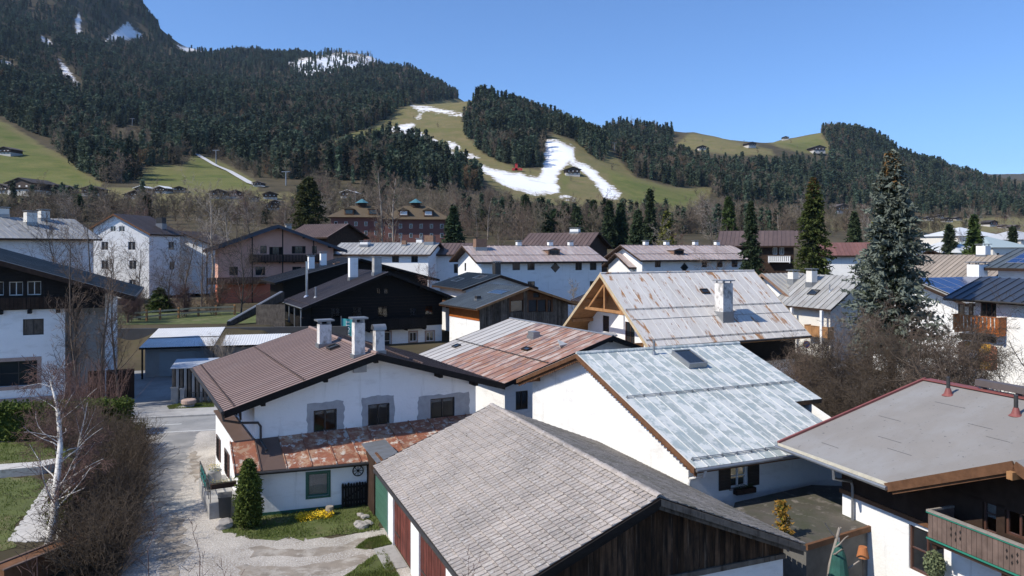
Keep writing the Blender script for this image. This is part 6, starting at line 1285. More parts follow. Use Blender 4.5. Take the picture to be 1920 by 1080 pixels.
for px, py, wp, lab in FARCH:
    chalet(px, py, wp, lab, roofm=snow_white if 'snowy' in lab or 'white roof' in lab or 'pale roof' in lab else None, wallm=None, yb=230 if px == 1240 else None, group='chalets on the slopes')
for i, (px, py, wp, Yc, lab, rm) in enumerate(((1848, 470, 80, 210, 'long hall with pale green metal roof', (0.35, 0.42, 0.42)), (1800, 448, 90, 260, 'hall with white sheet roof behind the settlement', (0.6, 0.62, 0.63)), (1900, 455, 70, 240, 'hall with light grey roof at the frame edge', (0.45, 0.46, 0.47)), (1775, 480, 50, 190, 'low house with pale roof beyond the timber gable', (0.5, 0.52, 0.53)))):
    c = D(px, py, Yc); W_ = wp*Yc/1400; e = hip('industrial_hall', lab, c.x, c.y, 10, W_, 18, 2, c.z+1.0, c.z+4.0, stucco2, mat('hall_roof_%d' % i, rm, 0.5), 0.6, cat='hall', wins=4)
# lift pylons, tower hut and the finish arch
def pylon(px, py, hpx, label):
    d = dray(px, py); ys = np.arange(190, 3000, 3.0); hit = np.nonzero(terr(d.x*ys, ys) > CH+d.z*ys)[0]; Yc = ys[hit[0]] if len(hit) else 700.0
    p = Vector((d.x*Yc, Yc, float(terr(d.x*Yc, Yc)[0]))); h = hpx*Yc/1400; e = empty('lift_pylon', label, 'pylon', p-Vector((0, 0, 1))); mb = MB(); mb.tube([(0, 0, 0), (0, 0, h+1)], [0.55, 0.4], 8); mb.build('mast', metal_grey, e); mb = MB(); mb.box(-3.4, -0.4, h+0.6, 3.4, 0.4, h+1.1); mb.build('crossarm', metal_grey, e)
    for sx in (-3, 3): mb = MB(); mb.box(sx-0.3, -1.6, h+0.1, sx+0.3, 1.6, h+0.6); mb.build('sheave', metal_dark, e)
pylon(405, 308, 26, 'grey lift pylon above the straight white track'); pylon(536, 348, 26, 'grey lift pylon near the valley station'); pylon(248, 237, 14, 'small lift pylon at the forest edge'); pylon(1152, 282, 14, 'small lift pylon right of the piste')
chalet(486, 350, 20, 'narrow tower house at the foot of the white track', rz=-90)
fa = D(968, 318, 870); tt = MB(); e = empty('start_tower', 'small red tower beside the piste', 'tower', (fa.x, fa.y, fa.z-1)); redm = mat('signal_red', (0.45, 0.03, 0.03), 0.6)
tt.box(-1.5, -1.5, 0, 1.5, 1.5, 8); tt.build('body', redm, e); tt = MB(); tt.box(-5, -1.5, 0, 7, 1.5, 2.5); tt.build('base', redm, e); tt = MB(); tt.box(-2, -2, 8, 2, 2, 8.6); tt.build('roof', wood_dark, e)
# ---------------------------------------------------------------- vegetation
def needle(name, col, rnd=0.25, hr=0.02, var=0.35, tr=0.15): return mat(name, col, 0.85, var, 0.8, rnd=rnd, huernd=hr, trans=tr, spec=0.2)
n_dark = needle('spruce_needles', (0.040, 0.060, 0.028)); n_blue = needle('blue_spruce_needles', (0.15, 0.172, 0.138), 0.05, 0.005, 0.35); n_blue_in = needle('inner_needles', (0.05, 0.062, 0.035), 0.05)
n_green = needle('fresh_spruce_needles', (0.062, 0.085, 0.022), 0.1); n_yel = needle('yellow_conifer_needles', (0.16, 0.16, 0.03), 0.1); n_brown = needle('cone_tips', (0.16, 0.09, 0.035), 0.1); n_thuja = needle('thuja_scales', (0.085, 0.11, 0.022), 0.1)
f_dark = needle('forest_needles', (0.060, 0.082, 0.052), 0.62, 0.045, 0.3, 0.15)
f_brown = mat('forest_twigs', (0.165, 0.135, 0.10), 0.9, 0.3, 0.3, rnd=0.5, huernd=0.02, spec=0.1); f_larch = mat('larch_twigs', (0.19, 0.125, 0.075), 0.9, 0.25, 0.3, rnd=0.3, spec=0.1)
bark = mat('bark', (0.105, 0.082, 0.065), 0.95, 0.35, 4, bump=0.5, bscale=12); bark_pale = mat('pale_bark', (0.30, 0.26, 0.22), 0.9, 0.25, 3, spec=0.2); twig_b = mat('brown_twigs', (0.17, 0.125, 0.095), 0.9, 0.25, 2, spec=0.2); twig_r = mat('reddish_twigs', (0.155, 0.095, 0.08), 0.9, 0.25, 2, spec=0.2)
twig_dk = mat('dark_twigs', (0.085, 0.065, 0.048), 0.9, 0.3, 2, spec=0.2)
birch_m = mat('birch_bark', (0.72, 0.69, 0.64), 0.8, 0.08, 3, [((0.05, 0.04, 0.035), (4, 4, 9), 0.62, 0.04), ((0.35, 0.30, 0.26), (2, 2, 2), 0.62, 0.08)], bump=0.4, bscale=14)
def segs_mesh(S, n=3):
    """S: list of (p0, p1, r0, r1) -> verts, quads"""
    A = np.array([[*s[0], *s[1], s[2], s[3]] for s in S], float); p0, p1 = A[:, :3], A[:, 3:6]; d = p1-p0; d /= np.linalg.norm(d, axis=1, keepdims=True)+1e-9
    ref = np.where(np.abs(d[:, 2:3]) < 0.9, np.array([[0, 0, 1.0]]), np.array([[1.0, 0, 0]])); x = np.cross(d, ref); x /= np.linalg.norm(x, axis=1, keepdims=True)+1e-9; y = np.cross(d, x)
    a = np.arange(n)*2*math.pi/n; ring = x[:, None]*np.cos(a)[None, :, None]+y[:, None]*np.sin(a)[None, :, None]
    V = np.concatenate([p0[:, None]+ring*A[:, 6][:, None, None], p1[:, None]+ring*A[:, 7][:, None, None]], 1).reshape(-1, 3)
    k = np.arange(len(A))[:, None]*2*n; j = np.arange(n)[None]; j2 = (j+1) % n
    Fq = np.stack([k+j, k+j2, k+n+j2, k+n+j], 2).reshape(-1, 4); return V, Fq
def grow(rg, p, d, ln, r, lev, S, P):
    """recursive branching; P: per-level dict lists"""
    ns = P['seg'][lev]; p = Vector(p); d = Vector(d).normalized(); st = ln/ns; pts = [p]
    for i in range(ns):
        d = (d+Vector((rg.gauss(0, 1), rg.gauss(0, 1), rg.gauss(0, 1)))*P['wob'][lev]+Vector((0, 0, P['trop'][lev]))).normalized(); q = p+d*st
        r0 = r*(1-(1-P['tap'])*i/ns); r1 = r*(1-(1-P['tap'])*(i+1)/ns); S[lev].append((p, q, r0, r1))
        if lev < P['max']:
            nb = P['nb'][lev]/ns; nb = int(nb)+(rg.random() < nb-int(nb))
            if (i+1)/ns > P['bare'][lev]:
                for _ in range(nb):
                    a = rg.uniform(0, 6.283); x = d.cross(Vector((math.cos(a), math.sin(a), 0.3))).normalized(); an = R(rg.gauss(P['ang'][lev], 9)); nd = d*math.cos(an)+x*math.sin(an)
                    t = rg.random(); grow(rg, p+(q-p)*t, nd, ln*P['len'][lev]*rg.uniform(0.6, 1.15)*(1.12-0.5*i/ns), max(P['rmin'], r1*P['rr'][lev]), lev+1, S, P)
        p = q
TREE = dict(max=3, seg=[7, 5, 3, 2], wob=[0.05, 0.10, 0.14, 0.15], trop=[0.05, 0.06, 0.04, 0.02], nb=[14, 8, 6, 0], bare=[0.25, 0.15, 0.1, 0], ang=[48, 42, 40, 0], len=[0.46, 0.42, 0.42, 0], rr=[0.42, 0.5, 0.55, 0], rmin=0.009, tap=0.25)
def bare_tree(name, label, loc, h, seed, P=None, trunk_m=bark, twig_m=twig_b, r=None, cat='tree', group=None, lean=(0, 0), stems=1, spread=0.0, link=True, minr=0.0):
    rg = random.Random(seed); P = dict(TREE, **(P or {})); S = [[], [], [], []]
    for k in range(stems):
        a = rg.uniform(0, 6.28); o = Vector((math.cos(a), math.sin(a), 0))*spread*(0.0 if stems == 1 else rg.uniform(0.1, 0.5)); d = Vector((lean[0]+math.cos(a)*spread*0.35*(stems > 1), lean[1]+math.sin(a)*spread*0.35*(stems > 1), 1))
        grow(rg, o, d, h*rg.uniform(0.8, 1.05) if stems > 1 else h, r or h*0.014, 0, S, P)
    e = empty(name, label, cat, loc, rg.uniform(0, 6.28) if lean == (0, 0) else 0, group)
    V, Fq = segs_mesh(S[0]+[s for s in S[1]], 5); npmesh('trunk', V, Fq, trunk_m, parent=e, smooth=True)
    T = [(a, b, max(c, minr), max(d_, minr*0.6)) for a, b, c, d_ in S[2]+S[3]]
    if T: V, Fq = segs_mesh(T, 3); npmesh('crown', V, Fq, twig_m, parent=e)
    return e
def conifer_arrays(seed, h, rad, whorls, bpw, ntuft, ts, droop=0.25, low=0.06, power=0.85, tri=2, shape=None, irregular=0.2):
    rs = np.random.RandomState(seed); t = np.repeat(np.linspace(low, 0.985, whorls), bpw); n = len(t); t = t+rs.uniform(-0.5, 0.5, n)*(0.9/whorls)
    az = rs.uniform(0, 2*np.pi, n); prof = (1-t)**power if shape is None else shape(t)
    bump = 1+irregular*np.sin(az*3+t*17+seed)*0.7; ln = rad*prof*rs.uniform(0.72, 1.12, n)*bump+0.02*rad; z0 = t*h
    s = (np.arange(ntuft)+0.5)/ntuft; s = 0.12+0.88*s[None, :]+rs.uniform(-0.03, 0.03, (n, ntuft))
    dirx, diry = np.cos(az)[:, None], np.sin(az)[:, None]; L_ = ln[:, None]
    X = dirx*L_*s; Y = diry*L_*s; Z = z0[:, None]+L_*(0.10*s-droop*s**1.6)+0.12*L_*np.maximum(0, s-0.75)
    side = rs.uniform(-1, 1, (n, ntuft))*L_*0.22*(1.05-s*0.75); X = X-diry*side; Y = Y+dirx*side
    P = np.stack([X, Y, Z], 2).reshape(-1, 3); ax = np.stack([np.broadcast_to(dirx, s.shape), np.broadcast_to(diry, s.shape), np.full(s.shape, -0.1)], 2).reshape(-1, 3)
    sv = s.reshape(-1); Vs = []; tag_ = []
    for k in range(tri):
        m = len(P); rd = rs.normal(0, 1, (m, 3)); d = ax*0.7+rd*0.55; d /= np.linalg.norm(d, axis=1, keepdims=True); w = np.cross(d, rs.normal(0, 1, (m, 3))); w /= np.linalg.norm(w, axis=1, keepdims=True)+1e-9
        sz = ts*rs.uniform(0.6, 1.35, (m, 1)); off = rs.normal(0, ts*0.25, (m, 3)); c = P+off
        Vs.append(np.stack([c-d*sz*0.4-w*sz*0.28, c-d*sz*0.4+w*sz*0.28, c+d*sz*0.8], 1)); tag_.append(sv)
    V = np.concatenate(Vs, 0).reshape(-1, 3); return V, np.arange(len(V)).reshape(-1, 3), np.concatenate(tag_)
def conifer(name, label, loc, h, rad, seed, whorls=34, bpw=9, nt=9, ts=0.3, mats=(n_dark,), group=None, cat='tree', tipsel=None, **kw):
    e = empty(name, label, cat, loc, 0, group); V, Fc, s = conifer_arrays(seed, h, rad, whorls, bpw, nt, ts, **kw)
    mi = None
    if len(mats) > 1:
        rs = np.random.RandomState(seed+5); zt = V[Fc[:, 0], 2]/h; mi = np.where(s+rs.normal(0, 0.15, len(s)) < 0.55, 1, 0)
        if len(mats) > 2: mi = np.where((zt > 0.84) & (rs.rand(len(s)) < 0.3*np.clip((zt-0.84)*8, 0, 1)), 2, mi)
    npmesh('crown', V, Fc, list(mats), mi, parent=e)
    mb = MB(); mb.tube([(0, 0, -0.3), (0, 0, h*0.5), (0, 0, h*0.97)], [h*0.013+0.05, h*0.009+0.02, 0.02], 7); mb.build('trunk', bark, e); return e
def base_at(px, y): x = (px-960)/FPX*y; return Vector((x, y, float(terr(x, y)[0])))
def top_h(px, pyt, y): return CH+(HZ-pyt)/FPX*y
def con_px(px, pyt, wpx, y, label, seed, **kw):
    b = base_at(px, y); h = top_h(px, pyt, y)-b.z; return conifer('spruce_tree', label, b, h, wpx*y/FPX/2, seed, **kw)
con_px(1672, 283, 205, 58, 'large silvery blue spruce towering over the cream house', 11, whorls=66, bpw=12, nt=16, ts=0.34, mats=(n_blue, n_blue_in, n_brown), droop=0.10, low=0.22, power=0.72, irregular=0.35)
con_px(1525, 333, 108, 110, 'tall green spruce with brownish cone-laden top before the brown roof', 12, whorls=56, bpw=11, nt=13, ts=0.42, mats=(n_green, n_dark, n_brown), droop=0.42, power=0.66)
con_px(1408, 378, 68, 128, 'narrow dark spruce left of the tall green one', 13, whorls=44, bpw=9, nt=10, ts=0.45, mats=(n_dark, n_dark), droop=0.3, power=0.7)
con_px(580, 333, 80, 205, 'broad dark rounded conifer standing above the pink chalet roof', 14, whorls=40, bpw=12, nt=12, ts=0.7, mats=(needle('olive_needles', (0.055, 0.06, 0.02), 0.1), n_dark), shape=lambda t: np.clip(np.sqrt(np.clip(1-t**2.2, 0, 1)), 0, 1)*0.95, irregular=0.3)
for i, (px, pt_, w_, y, lab, m_) in enumerate(((850, 388, 48, 225, 'dark fir standing behind the silver roof', n_dark), (1143, 380, 30, 255, 'left dark fir of the close pair', n_dark), (1164, 384, 30, 258, 'right dark fir of the close pair', n_dark), (1196, 396, 34, 250, 'short dark fir before the white gabled house', n_dark), (1219, 357, 26, 240, 'slender tall fir before the white gabled house', n_dark), (1250, 400, 34, 232, 'yellowish green conifer right of the white gabled house', n_yel), (1022, 403, 30, 310, 'leftmost fir of the group below the piste', n_dark), (1040, 396, 28, 315, 'second fir of the group below the piste', n_dark), (1060, 384, 30, 320, 'tallest fir of the group below the piste', n_dark), (1082, 390, 28, 318, 'right fir of the group below the piste', n_dark), (986, 368, 26, 380, 'lone fir left of the piste foot', n_dark), (1113, 378, 20, 330, 'thin fir right of the piste foot', n_dark), (1826, 405, 48, 170, 'dark spruce among the right hand roofs', n_green), (1780, 424, 40, 185, 'bluish rounded conifer before the pale hall', n_blue_in), (1899, 428, 16, 215, 'small fir at the far hall', n_dark), (499, 396, 16, 330, 'small fir on the bright lawn', n_dark), (908, 395, 24, 330, 'fir hidden in the bare trees below the slope', n_dark), (1602, 400, 36, 200, 'dark fir behind the dull red roof', n_dark), (1640, 415, 30, 190, 'yellow tinged bush conifer by the blue spruce', n_yel), (130, 355, 16, 420, 'little fir below the meadow chalets', n_dark), (275, 368, 18, 330, 'fir below the hillside cluster', n_dark), (22, 385, 22, 300, 'dark fir at the left valley edge', n_dark), (148, 368, 22, 320, 'fir among the bare trees on the left', n_dark), (940, 385, 22, 400, 'fir in the bare wood left of the piste', n_dark), (1366, 372, 30, 300, 'pale larch-like conifer above the long roof', n_green), (300, 545, 48, 112, 'low green conifer bush on the terrace garden', n_green))):
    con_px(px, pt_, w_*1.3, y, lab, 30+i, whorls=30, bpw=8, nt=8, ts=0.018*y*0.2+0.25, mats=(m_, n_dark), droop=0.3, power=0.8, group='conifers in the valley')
# conifer bush of the terrace stands low; thuja by the farmhouse
th = conifer('thuja', 'dense columnar thuja by the farmhouse corner', G(466, 988), 3.0, 0.72, 91, whorls=60, bpw=20, nt=6, ts=0.13, mats=(n_thuja, n_dark), droop=-0.25, low=0.02, shape=lambda t: np.clip(1-t, 0, 1)**0.42*(0.80+0.22*np.sin(np.clip(t, 0, 1)*3.0)), irregular=0.1, cat='shrub')

# bare trees close to the houses
SHR = dict(nb=[16, 9, 6, 0], bare=[0.08, 0.08, 0.1, 0], len=[0.55, 0.5, 0.42, 0], ang=[40, 40, 40, 0], rmin=0.006)
TALL = dict(nb=[26, 8, 6, 0], bare=[0.22, 0.15, 0.1, 0], len=[0.24, 0.45, 0.45, 0], ang=[38, 40, 42, 0], trop=[0.08, 0.12, 0.08, 0.03], rmin=0.007)
for i, (px, y, h, lab) in enumerate(((150, 57.5, 13.0, 'tall bare tree nearest the shop window of the timber chalet'), (190, 58.5, 12.2, 'tall bare tree before the grey recess of the timber chalet'), (222, 59.5, 11.2, 'tall bare tree at the corner of the timber chalet'), (128, 60, 10.5, 'bare tree close against the timber storey'))):
    bare_tree('bare_tree', lab, base_at(px, y), h, 200+i, TALL, bark, twig_b, r=0.11, minr=0.010, group=None)
bare_tree('bare_tree', 'pale barked bare tree rising beside the pink chalet', base_at(396, 150), 21, 210, TREE, bark_pale, bark_pale, r=0.28, minr=0.022)
bare_tree('bare_tree', 'bare tree with pale crooked limbs behind the pink chalet', base_at(425, 165), 18, 211, TREE, bark_pale, bark_pale, r=0.26, minr=0.022)
bare_tree('bare_tree', 'bare bushy tree before the pink chalet balcony', base_at(452, 109), 10.5, 212, SHR, bark, twig_dk, r=0.14, minr=0.016)
bare_tree('bare_tree', 'bare tree between apartment block and pink chalet', base_at(345, 118), 11, 213, SHR, bark, twig_b, r=0.15, minr=0.016); bare_tree('bare_tree', 'second bare tree between apartment block and pink chalet', base_at(315, 112), 9, 214, SHR, bark, twig_dk, r=0.13, minr=0.016); bare_tree('bare_tree', 'slim bare tree left of the pink chalet balcony', base_at(378, 122), 12, 215, SHR, bark, twig_b, r=0.14, minr=0.016)
bare_tree('bare_tree', 'bare tree against the grey roofed house', base_at(110, 92), 12, 216, SHR, bark, twig_dk, r=0.15, minr=0.014); bare_tree('bare_tree', 'bare tree before the apartment block gable', base_at(165, 98), 13, 217, SHR, bark, twig_b, r=0.15, minr=0.014); bare_tree('bare_tree', 'bare tree leaning at the apartment block corner', base_at(255, 104), 9.5, 218, SHR, bark, twig_b, r=0.12, minr=0.014)
bare_tree('bare_tree', 'tall bare poplar left of the hotel dormers', base_at(716, 205), 27, 219, TALL, bark_pale, twig_b, r=0.35, minr=0.035); bare_tree('bare_tree', 'tall bare poplar before the hotel roof', base_at(738, 212), 25, 220, TALL, bark_pale, twig_b, r=0.33, minr=0.035)
bare_tree('bare_tree', 'thin bare tree by the diamond window wall', base_at(1078, 112), 7.5, 221, TALL, bark_pale, bark_pale, r=0.07, minr=0.012); bare_tree('bare_tree', 'bare tree before the second long white house', base_at(1345, 122), 9.5, 222, SHR, bark, twig_b, r=0.12, minr=0.015); bare_tree('bare_tree', 'reddish bare shrub beside the silver roofed house', base_at(808, 118), 8.2, 223, SHR, bark, twig_r, r=0.1, minr=0.015)
for i, px in enumerate((1205, 1223)): bare_tree('bare_sapling', 'thin bare sapling against the sunny white gable', Vector(((px-960)/FPX*36.5, 36.5, 0)), 4.0+0.5*i, 230+i, dict(TALL, nb=[14, 4, 0, 0], rmin=0.004, len=[0.2, 0.4, 0.4, 0], max=2), bark_pale, bark_pale, r=0.022, group='saplings at the white gable')
# tangled orchard between zinc house, blue spruce and bitumen roof
for i, (px, y, h, lab) in enumerate(((1500, 52, 4.2, 'low tangled bush behind the zinc roof corner'), (1545, 50, 4.6, 'tangled fruit tree beside the zinc roof notch'), (1590, 48, 5.2, 'wide tangled tree in the orchard centre'), (1628, 52, 6.0, 'dense tangled tree under the blue spruce'), (1668, 46, 5.6, 'broad bare fruit tree behind the felt roof'), (1712, 50, 6.6, 'high dense bare tree before the white wing'), (1755, 47, 6.2, 'dense bare tree below the picket balcony'), (1560, 44, 3.6, 'low bare bush near the felt roof verge'), (1640, 42, 4.2, 'bare bush touching the felt roof verge'), (1700, 42, 4.4, 'low bare fruit tree beside the ridge vent'), (1520, 56, 4.4, 'bare hedge bush by the parked cars'), (1790, 52, 6.4, 'bare tree before the wall painting'))):
    bare_tree('orchard_tree', lab, Vector(((px-960)/FPX*y, y, 0)), h*1.22, 300+i, dict(SHR, nb=[24, 13, 8, 0], wob=[0.14, 0.18, 0.2, 0.2], trop=[0.02, 0.0, -0.02, -0.03], ang=[55, 50, 48, 0], len=[0.62, 0.5, 0.45, 0]), bark, twig_dk if i % 3 else twig_b, r=0.11, minr=0.009, stems=2, spread=0.8, group='tangled orchard trees')
for i, (px, y, h, lab) in enumerate(((1855, 40, 7.4, 'dark limbed pruned tree against the white wing wall'), (1905, 39, 6.6, 'dark pruned tree at the wing corner'))):
    bare_tree('pruned_tree', lab, Vector(((px-960)/FPX*y, y, 0)), h, 330+i, dict(SHR, nb=[7, 7, 3, 0], wob=[0.16, 0.14, 0.14, 0.1], len=[0.6, 0.45, 0.4, 0], ang=[50, 40, 35, 0], tap=0.45), twig_dk, twig_dk, r=0.17, minr=0.009)
# foreground: crooked birch, bare hedge, clipped hedge, sapling tips
bare_tree('birch_tree', 'crooked white birch with mossy foot by the garden path', G(92, 1020), 7.2, 401, dict(TREE, wob=[0.12, 0.16, 0.18, 0.15], nb=[34, 12, 7, 0], bare=[0.2, 0.05, 0.1, 0], rmin=0.007, rr=[0.24, 0.5, 0.6, 0], len=[0.34, 0.5, 0.5, 0], trop=[0.03, 0.0, -0.04, -0.06]), birch_m, twig_r, r=0.2, lean=(0.26, 0.2), minr=0.009)
bare_tree('birch_tree', 'thin second birch stem beside the crooked birch', G(120, 985), 5.6, 402, dict(TREE, wob=[0.06, 0.14, 0.16, 0.15], nb=[13, 7, 5, 0], bare=[0.35, 0.1, 0.1, 0], rmin=0.006, len=[0.36, 0.5, 0.45, 0]), birch_m, twig_r, r=0.07, lean=(0.04, 0.05), minr=0.007)
def brush(name, label, poly, n, hmin, hmax, seed, m, seg=4, wob=0.16, lean=0.4, r=0.008, ztop=None, twigs=5):
    """thicket of thin stems rooted in a ground polygon"""
    rg = random.Random(seed); xs = [p.x for p in poly]; ys = [p.y for p in poly]; S = []; P2 = [(p.x, p.y) for p in poly]; k = 0
    while k < n:
        x, y = rg.uniform(min(xs), max(xs)), rg.uniform(min(ys), max(ys))
        if not inpoly(np.array([x]), np.array([y]), P2)[0]: continue
        k += 1; p = Vector((x, y, 0)); d = Vector((rg.gauss(0, lean), rg.gauss(0, lean), 1)).normalized(); h = rg.uniform(hmin, hmax); st = h/seg; rr = r*rg.uniform(0.7, 1.8)
        for i in range(seg):
            d = (d+Vector((rg.gauss(0, wob), rg.gauss(0, wob), rg.gauss(0.05, wob)))).normalized(); q = p+d*st; S.append((p, q, rr*(1-0.6*i/seg), rr*(1-0.6*(i+1)/seg)))
            for _ in range(twigs):
                if rg.random() < 0.6:
                    t = Vector((rg.gauss(0, 1), rg.gauss(0, 1), rg.gauss(0.35, 0.7))).normalized()*rg.uniform(0.15, 0.5); b = p+(q-p)*rg.random(); S.append((b, b+t, rr*0.55, rr*0.3))
            p = q
    V, Fq = segs_mesh(S, 3); o = npmesh(name, V, Fq, m); tag(o, label, 'hedge' if 'hedge' in name else 'bush'); return o
brush('bare_hedge', 'long leafless hedge along the gravel drive', [G(190, 842), G(262, 846), G(255, 905), G(242, 985), G(225, 1090), G(125, 1090), G(140, 985), G(160, 900)], 3400, 1.6, 2.9, 501, twig_dk, wob=0.24, lean=0.5, r=0.011, twigs=6)
brush('bare_hedge', 'brown leafless hedge block beside the clipped green hedge', [G(95, 822), G(188, 822), G(186, 842), G(80, 842)], 700, 1.6, 3.2, 502, twig_b, wob=0.2, r=0.009)
brush('forsythia_bush', 'spiky bare shrub with reddish shoots before the garage recess', [G(118, 772), G(225, 778), G(222, 790), G(110, 786)], 260, 2.2, 4.6, 503, twig_r, wob=0.08, lean=0.3, r=0.014, twigs=2)
brush('bare_bush', 'pale bare bush between the two white garage roofs', [Vector((p.x, p.y, 0)) for p in (D(395, 650, 72), D(425, 650, 72.5), D(424, 650, 74), D(397, 650, 74))], 150, 3.2, 4.6, 504, bark_pale, lean=0.18, r=0.012)
def leafy(name, label, sampler, n, ts, seed, m, cat='hedge', core=None):
    rs = np.random.RandomState(seed); P = sampler(rs, n); d = rs.normal(0, 1, (n, 3)); d /= np.linalg.norm(d, axis=1, keepdims=True); w = np.cross(d, rs.normal(0, 1, (n, 3))); w /= np.linalg.norm(w, axis=1, keepdims=True)+1e-9; sz = ts*rs.uniform(0.6, 1.4, (n, 1))
    V = np.stack([P-d*sz*0.5, P+w*sz*0.45, P+d*sz*0.5, P-w*sz*0.45], 1).reshape(-1, 3); Fq = np.arange(len(V)).reshape(-1, 4)
    if core:
        c, sx, sy, h, rz = core; q = np.array([[a, b, k] for k in (0.02, h) for a, b in ((-sx/2, -sy/2), (sx/2, -sy/2), (sx/2, sy/2), (-sx/2, sy/2))]); ca, sa = math.cos(rz), math.sin(rz); q = np.c_[c.x+q[:, 0]*ca-q[:, 1]*sa, c.y+q[:, 0]*sa+q[:, 1]*ca, q[:, 2]]; k0 = len(V); V = np.r_[V, q]; Fq = np.r_[Fq, k0+np.array([[4, 5, 6, 7], [0, 1, 5, 4], [1, 2, 6, 5], [2, 3, 7, 6], [3, 0, 4, 7]])]
    o = npmesh(name, V, Fq, m); tag(o, label, cat); return o
def boxs(c, sx, sy, h, rz, rough=0.12):
    def f(rs, n):
        u = rs.uniform(-1, 1, (n, 3)); k = rs.randint(0, 3, n); sgn = np.where(rs.rand(n) < 0.5, -1, 1); u[np.arange(n), k] = sgn*(1-rs.rand(n)**2*0.35); u[:, 2] = np.where((k == 2), np.abs(u[:, 2]), u[:, 2])
        q = np.c_[u[:, 0]*sx/2, u[:, 1]*sy/2, (u[:, 2]*0.5+0.5)*h]+rs.normal(0, rough, (n, 3)); ca, sa = math.cos(rz), math.sin(rz); return np.c_[c.x+q[:, 0]*ca-q[:, 1]*sa, c.y+q[:, 0]*sa+q[:, 1]*ca, np.maximum(q[:, 2], 0.03)]
    return f
leafy('green_hedge', 'clipped dark green hedge below the timber chalet', boxs(G(40, 828)+Vector((0, 0.9, 0)), 12.0, 1.8, 2.2, R(10)), 20000, 0.15, 601, n_thuja, core=(G(40, 828)+Vector((0, 0.9, 0)), 11.4, 1.3, 1.9, R(10)))
leafy('hedge_bush', 'low evergreen bush inside the bare hedge', boxs(G(125, 985), 1.0, 1.2, 1.3, 0), 2200, 0.11, 602, n_thuja, 'bush')
leafy('green_hedge', 'small olive hedge strip where the drive meets the road', boxs(G(243, 850), 0.8, 3.6, 1.4, R(10)), 2600, 0.11, 603, needle('olive_leaf', (0.09, 0.10, 0.03)))
leafy('orchard_evergreen', 'green conifer bush by the zinc roof notch', boxs(Vector(((1560-960)/FPX*41, 41, 0)), 1.3, 1.3, 2.5, 0, 0.25), 2500, 0.16, 604, n_thuja, 'bush')
leafy('orchard_evergreen', 'yellow green bush in front of the pruned trees', boxs(Vector(((1900-960)/FPX*36, 36, 0)), 2.6, 1.6, 4.4, 0, 0.35), 3000, 0.18, 605, n_yel, 'bush')
def sph(c, rx, rz): 
    def f(rs, n):
        d = rs.normal(0, 1, (n, 3)); d /= np.linalg.norm(d, axis=1, keepdims=True); r = rs.rand(n, 1)**0.4; q = d*r*np.array([[rx, rx, rz]]); return q+np.array([[c.x, c.y, c.z]])
    return f
orange_leaf = needle('orange_shrub_leaf', (0.30, 0.17, 0.03)); olive_leaf = needle('silver_olive_leaf', (0.17, 0.19, 0.10))
p = G(1468, 1006, 2.1); conifer('orange_shrub', 'orange yellow dwarf conifer growing at the flat garage roof', p, 1.25, 0.52, 606, whorls=13, bpw=7, nt=7, ts=0.10, mats=(orange_leaf, n_yel), droop=-0.35, low=0.05, shape=lambda t: np.clip(1-t, 0, 1)**0.5*(0.6+0.5*t), irregular=0.5, cat='shrub')
p = HF.M @ HF.pt('-y', HF.on('-y', 1752, 1050, 0.5)[0], 0, 0.5); pz = 12.6-(1058-465)/1400*p.y; leafy('olive_bush', 'potted silvery olive bush before the brown window', sph(Vector((p.x, p.y, pz)), 0.34, 0.45), 1500, 0.08, 607, olive_leaf, 'shrub')
leafy('flower_patch', 'bright yellow flower cushion on the lawn', boxs(G(590, 972), 1.5, 0.5, 0.22, R(20), 0.06), 1300, 0.06, 608, yellowf, 'flowers')
leafy('climber', 'dry brown climber on the barn corner post', boxs(HB.M @ (HB.pt('-y', cuts[0]-0.28, 0, -0.1)), 0.35, 0.35, 2.4, HB.yaw, 0.08), 1200, 0.10, 609, twig_b, 'climber')
pol = bare_tree('pollarded_tree', 'pale pollarded tree with knobbed stubs on the terrace', Vector((10.6, 25.2, 0)), 3.3, 610, dict(TREE, max=1, nb=[5, 0, 0, 0], bare=[0.55, 0, 0, 0], len=[0.4, 0, 0, 0], tap=0.6, rr=[0.6, 0, 0, 0], wob=[0.05, 0.1, 0, 0]), bark_pale, bark_pale, r=0.09)
TIP = dict(TREE, nb=[16, 6, 0, 0], wob=[0.10, 0.14, 0.1, 0.1], bare=[0.45, 0.2, 0, 0], len=[0.2, 0.35, 0.4, 0], ang=[34, 38, 0, 0], trop=[0.08, 0.12, 0.05, 0], rmin=0.005, max=2)
for i, (px, pt_, y, lab) in enumerate(((330, 1008, 14.0, 'bare sapling tip in the foreground over the drive, leftmost'), (392, 980, 14.5, 'tall bare sapling tip in the foreground over the drive'), (462, 1045, 13.5, 'short bare sapling tip in the foreground'), (240, 985, 15.5, 'bare sapling tip rising before the leafless hedge'), (860, 1035, 13.0, 'bare sapling tip before the barn roof'), (60, 1030, 15, 'bare sapling tip by the raised bed'))):
    x = (px-960)/FPX*y; bare_tree('bare_sapling', lab, Vector((x, y, 0)), (top_h(px, pt_, y))*0.97, 700+i, TIP, twig_r, twig_r, r=0.028, minr=0.006)
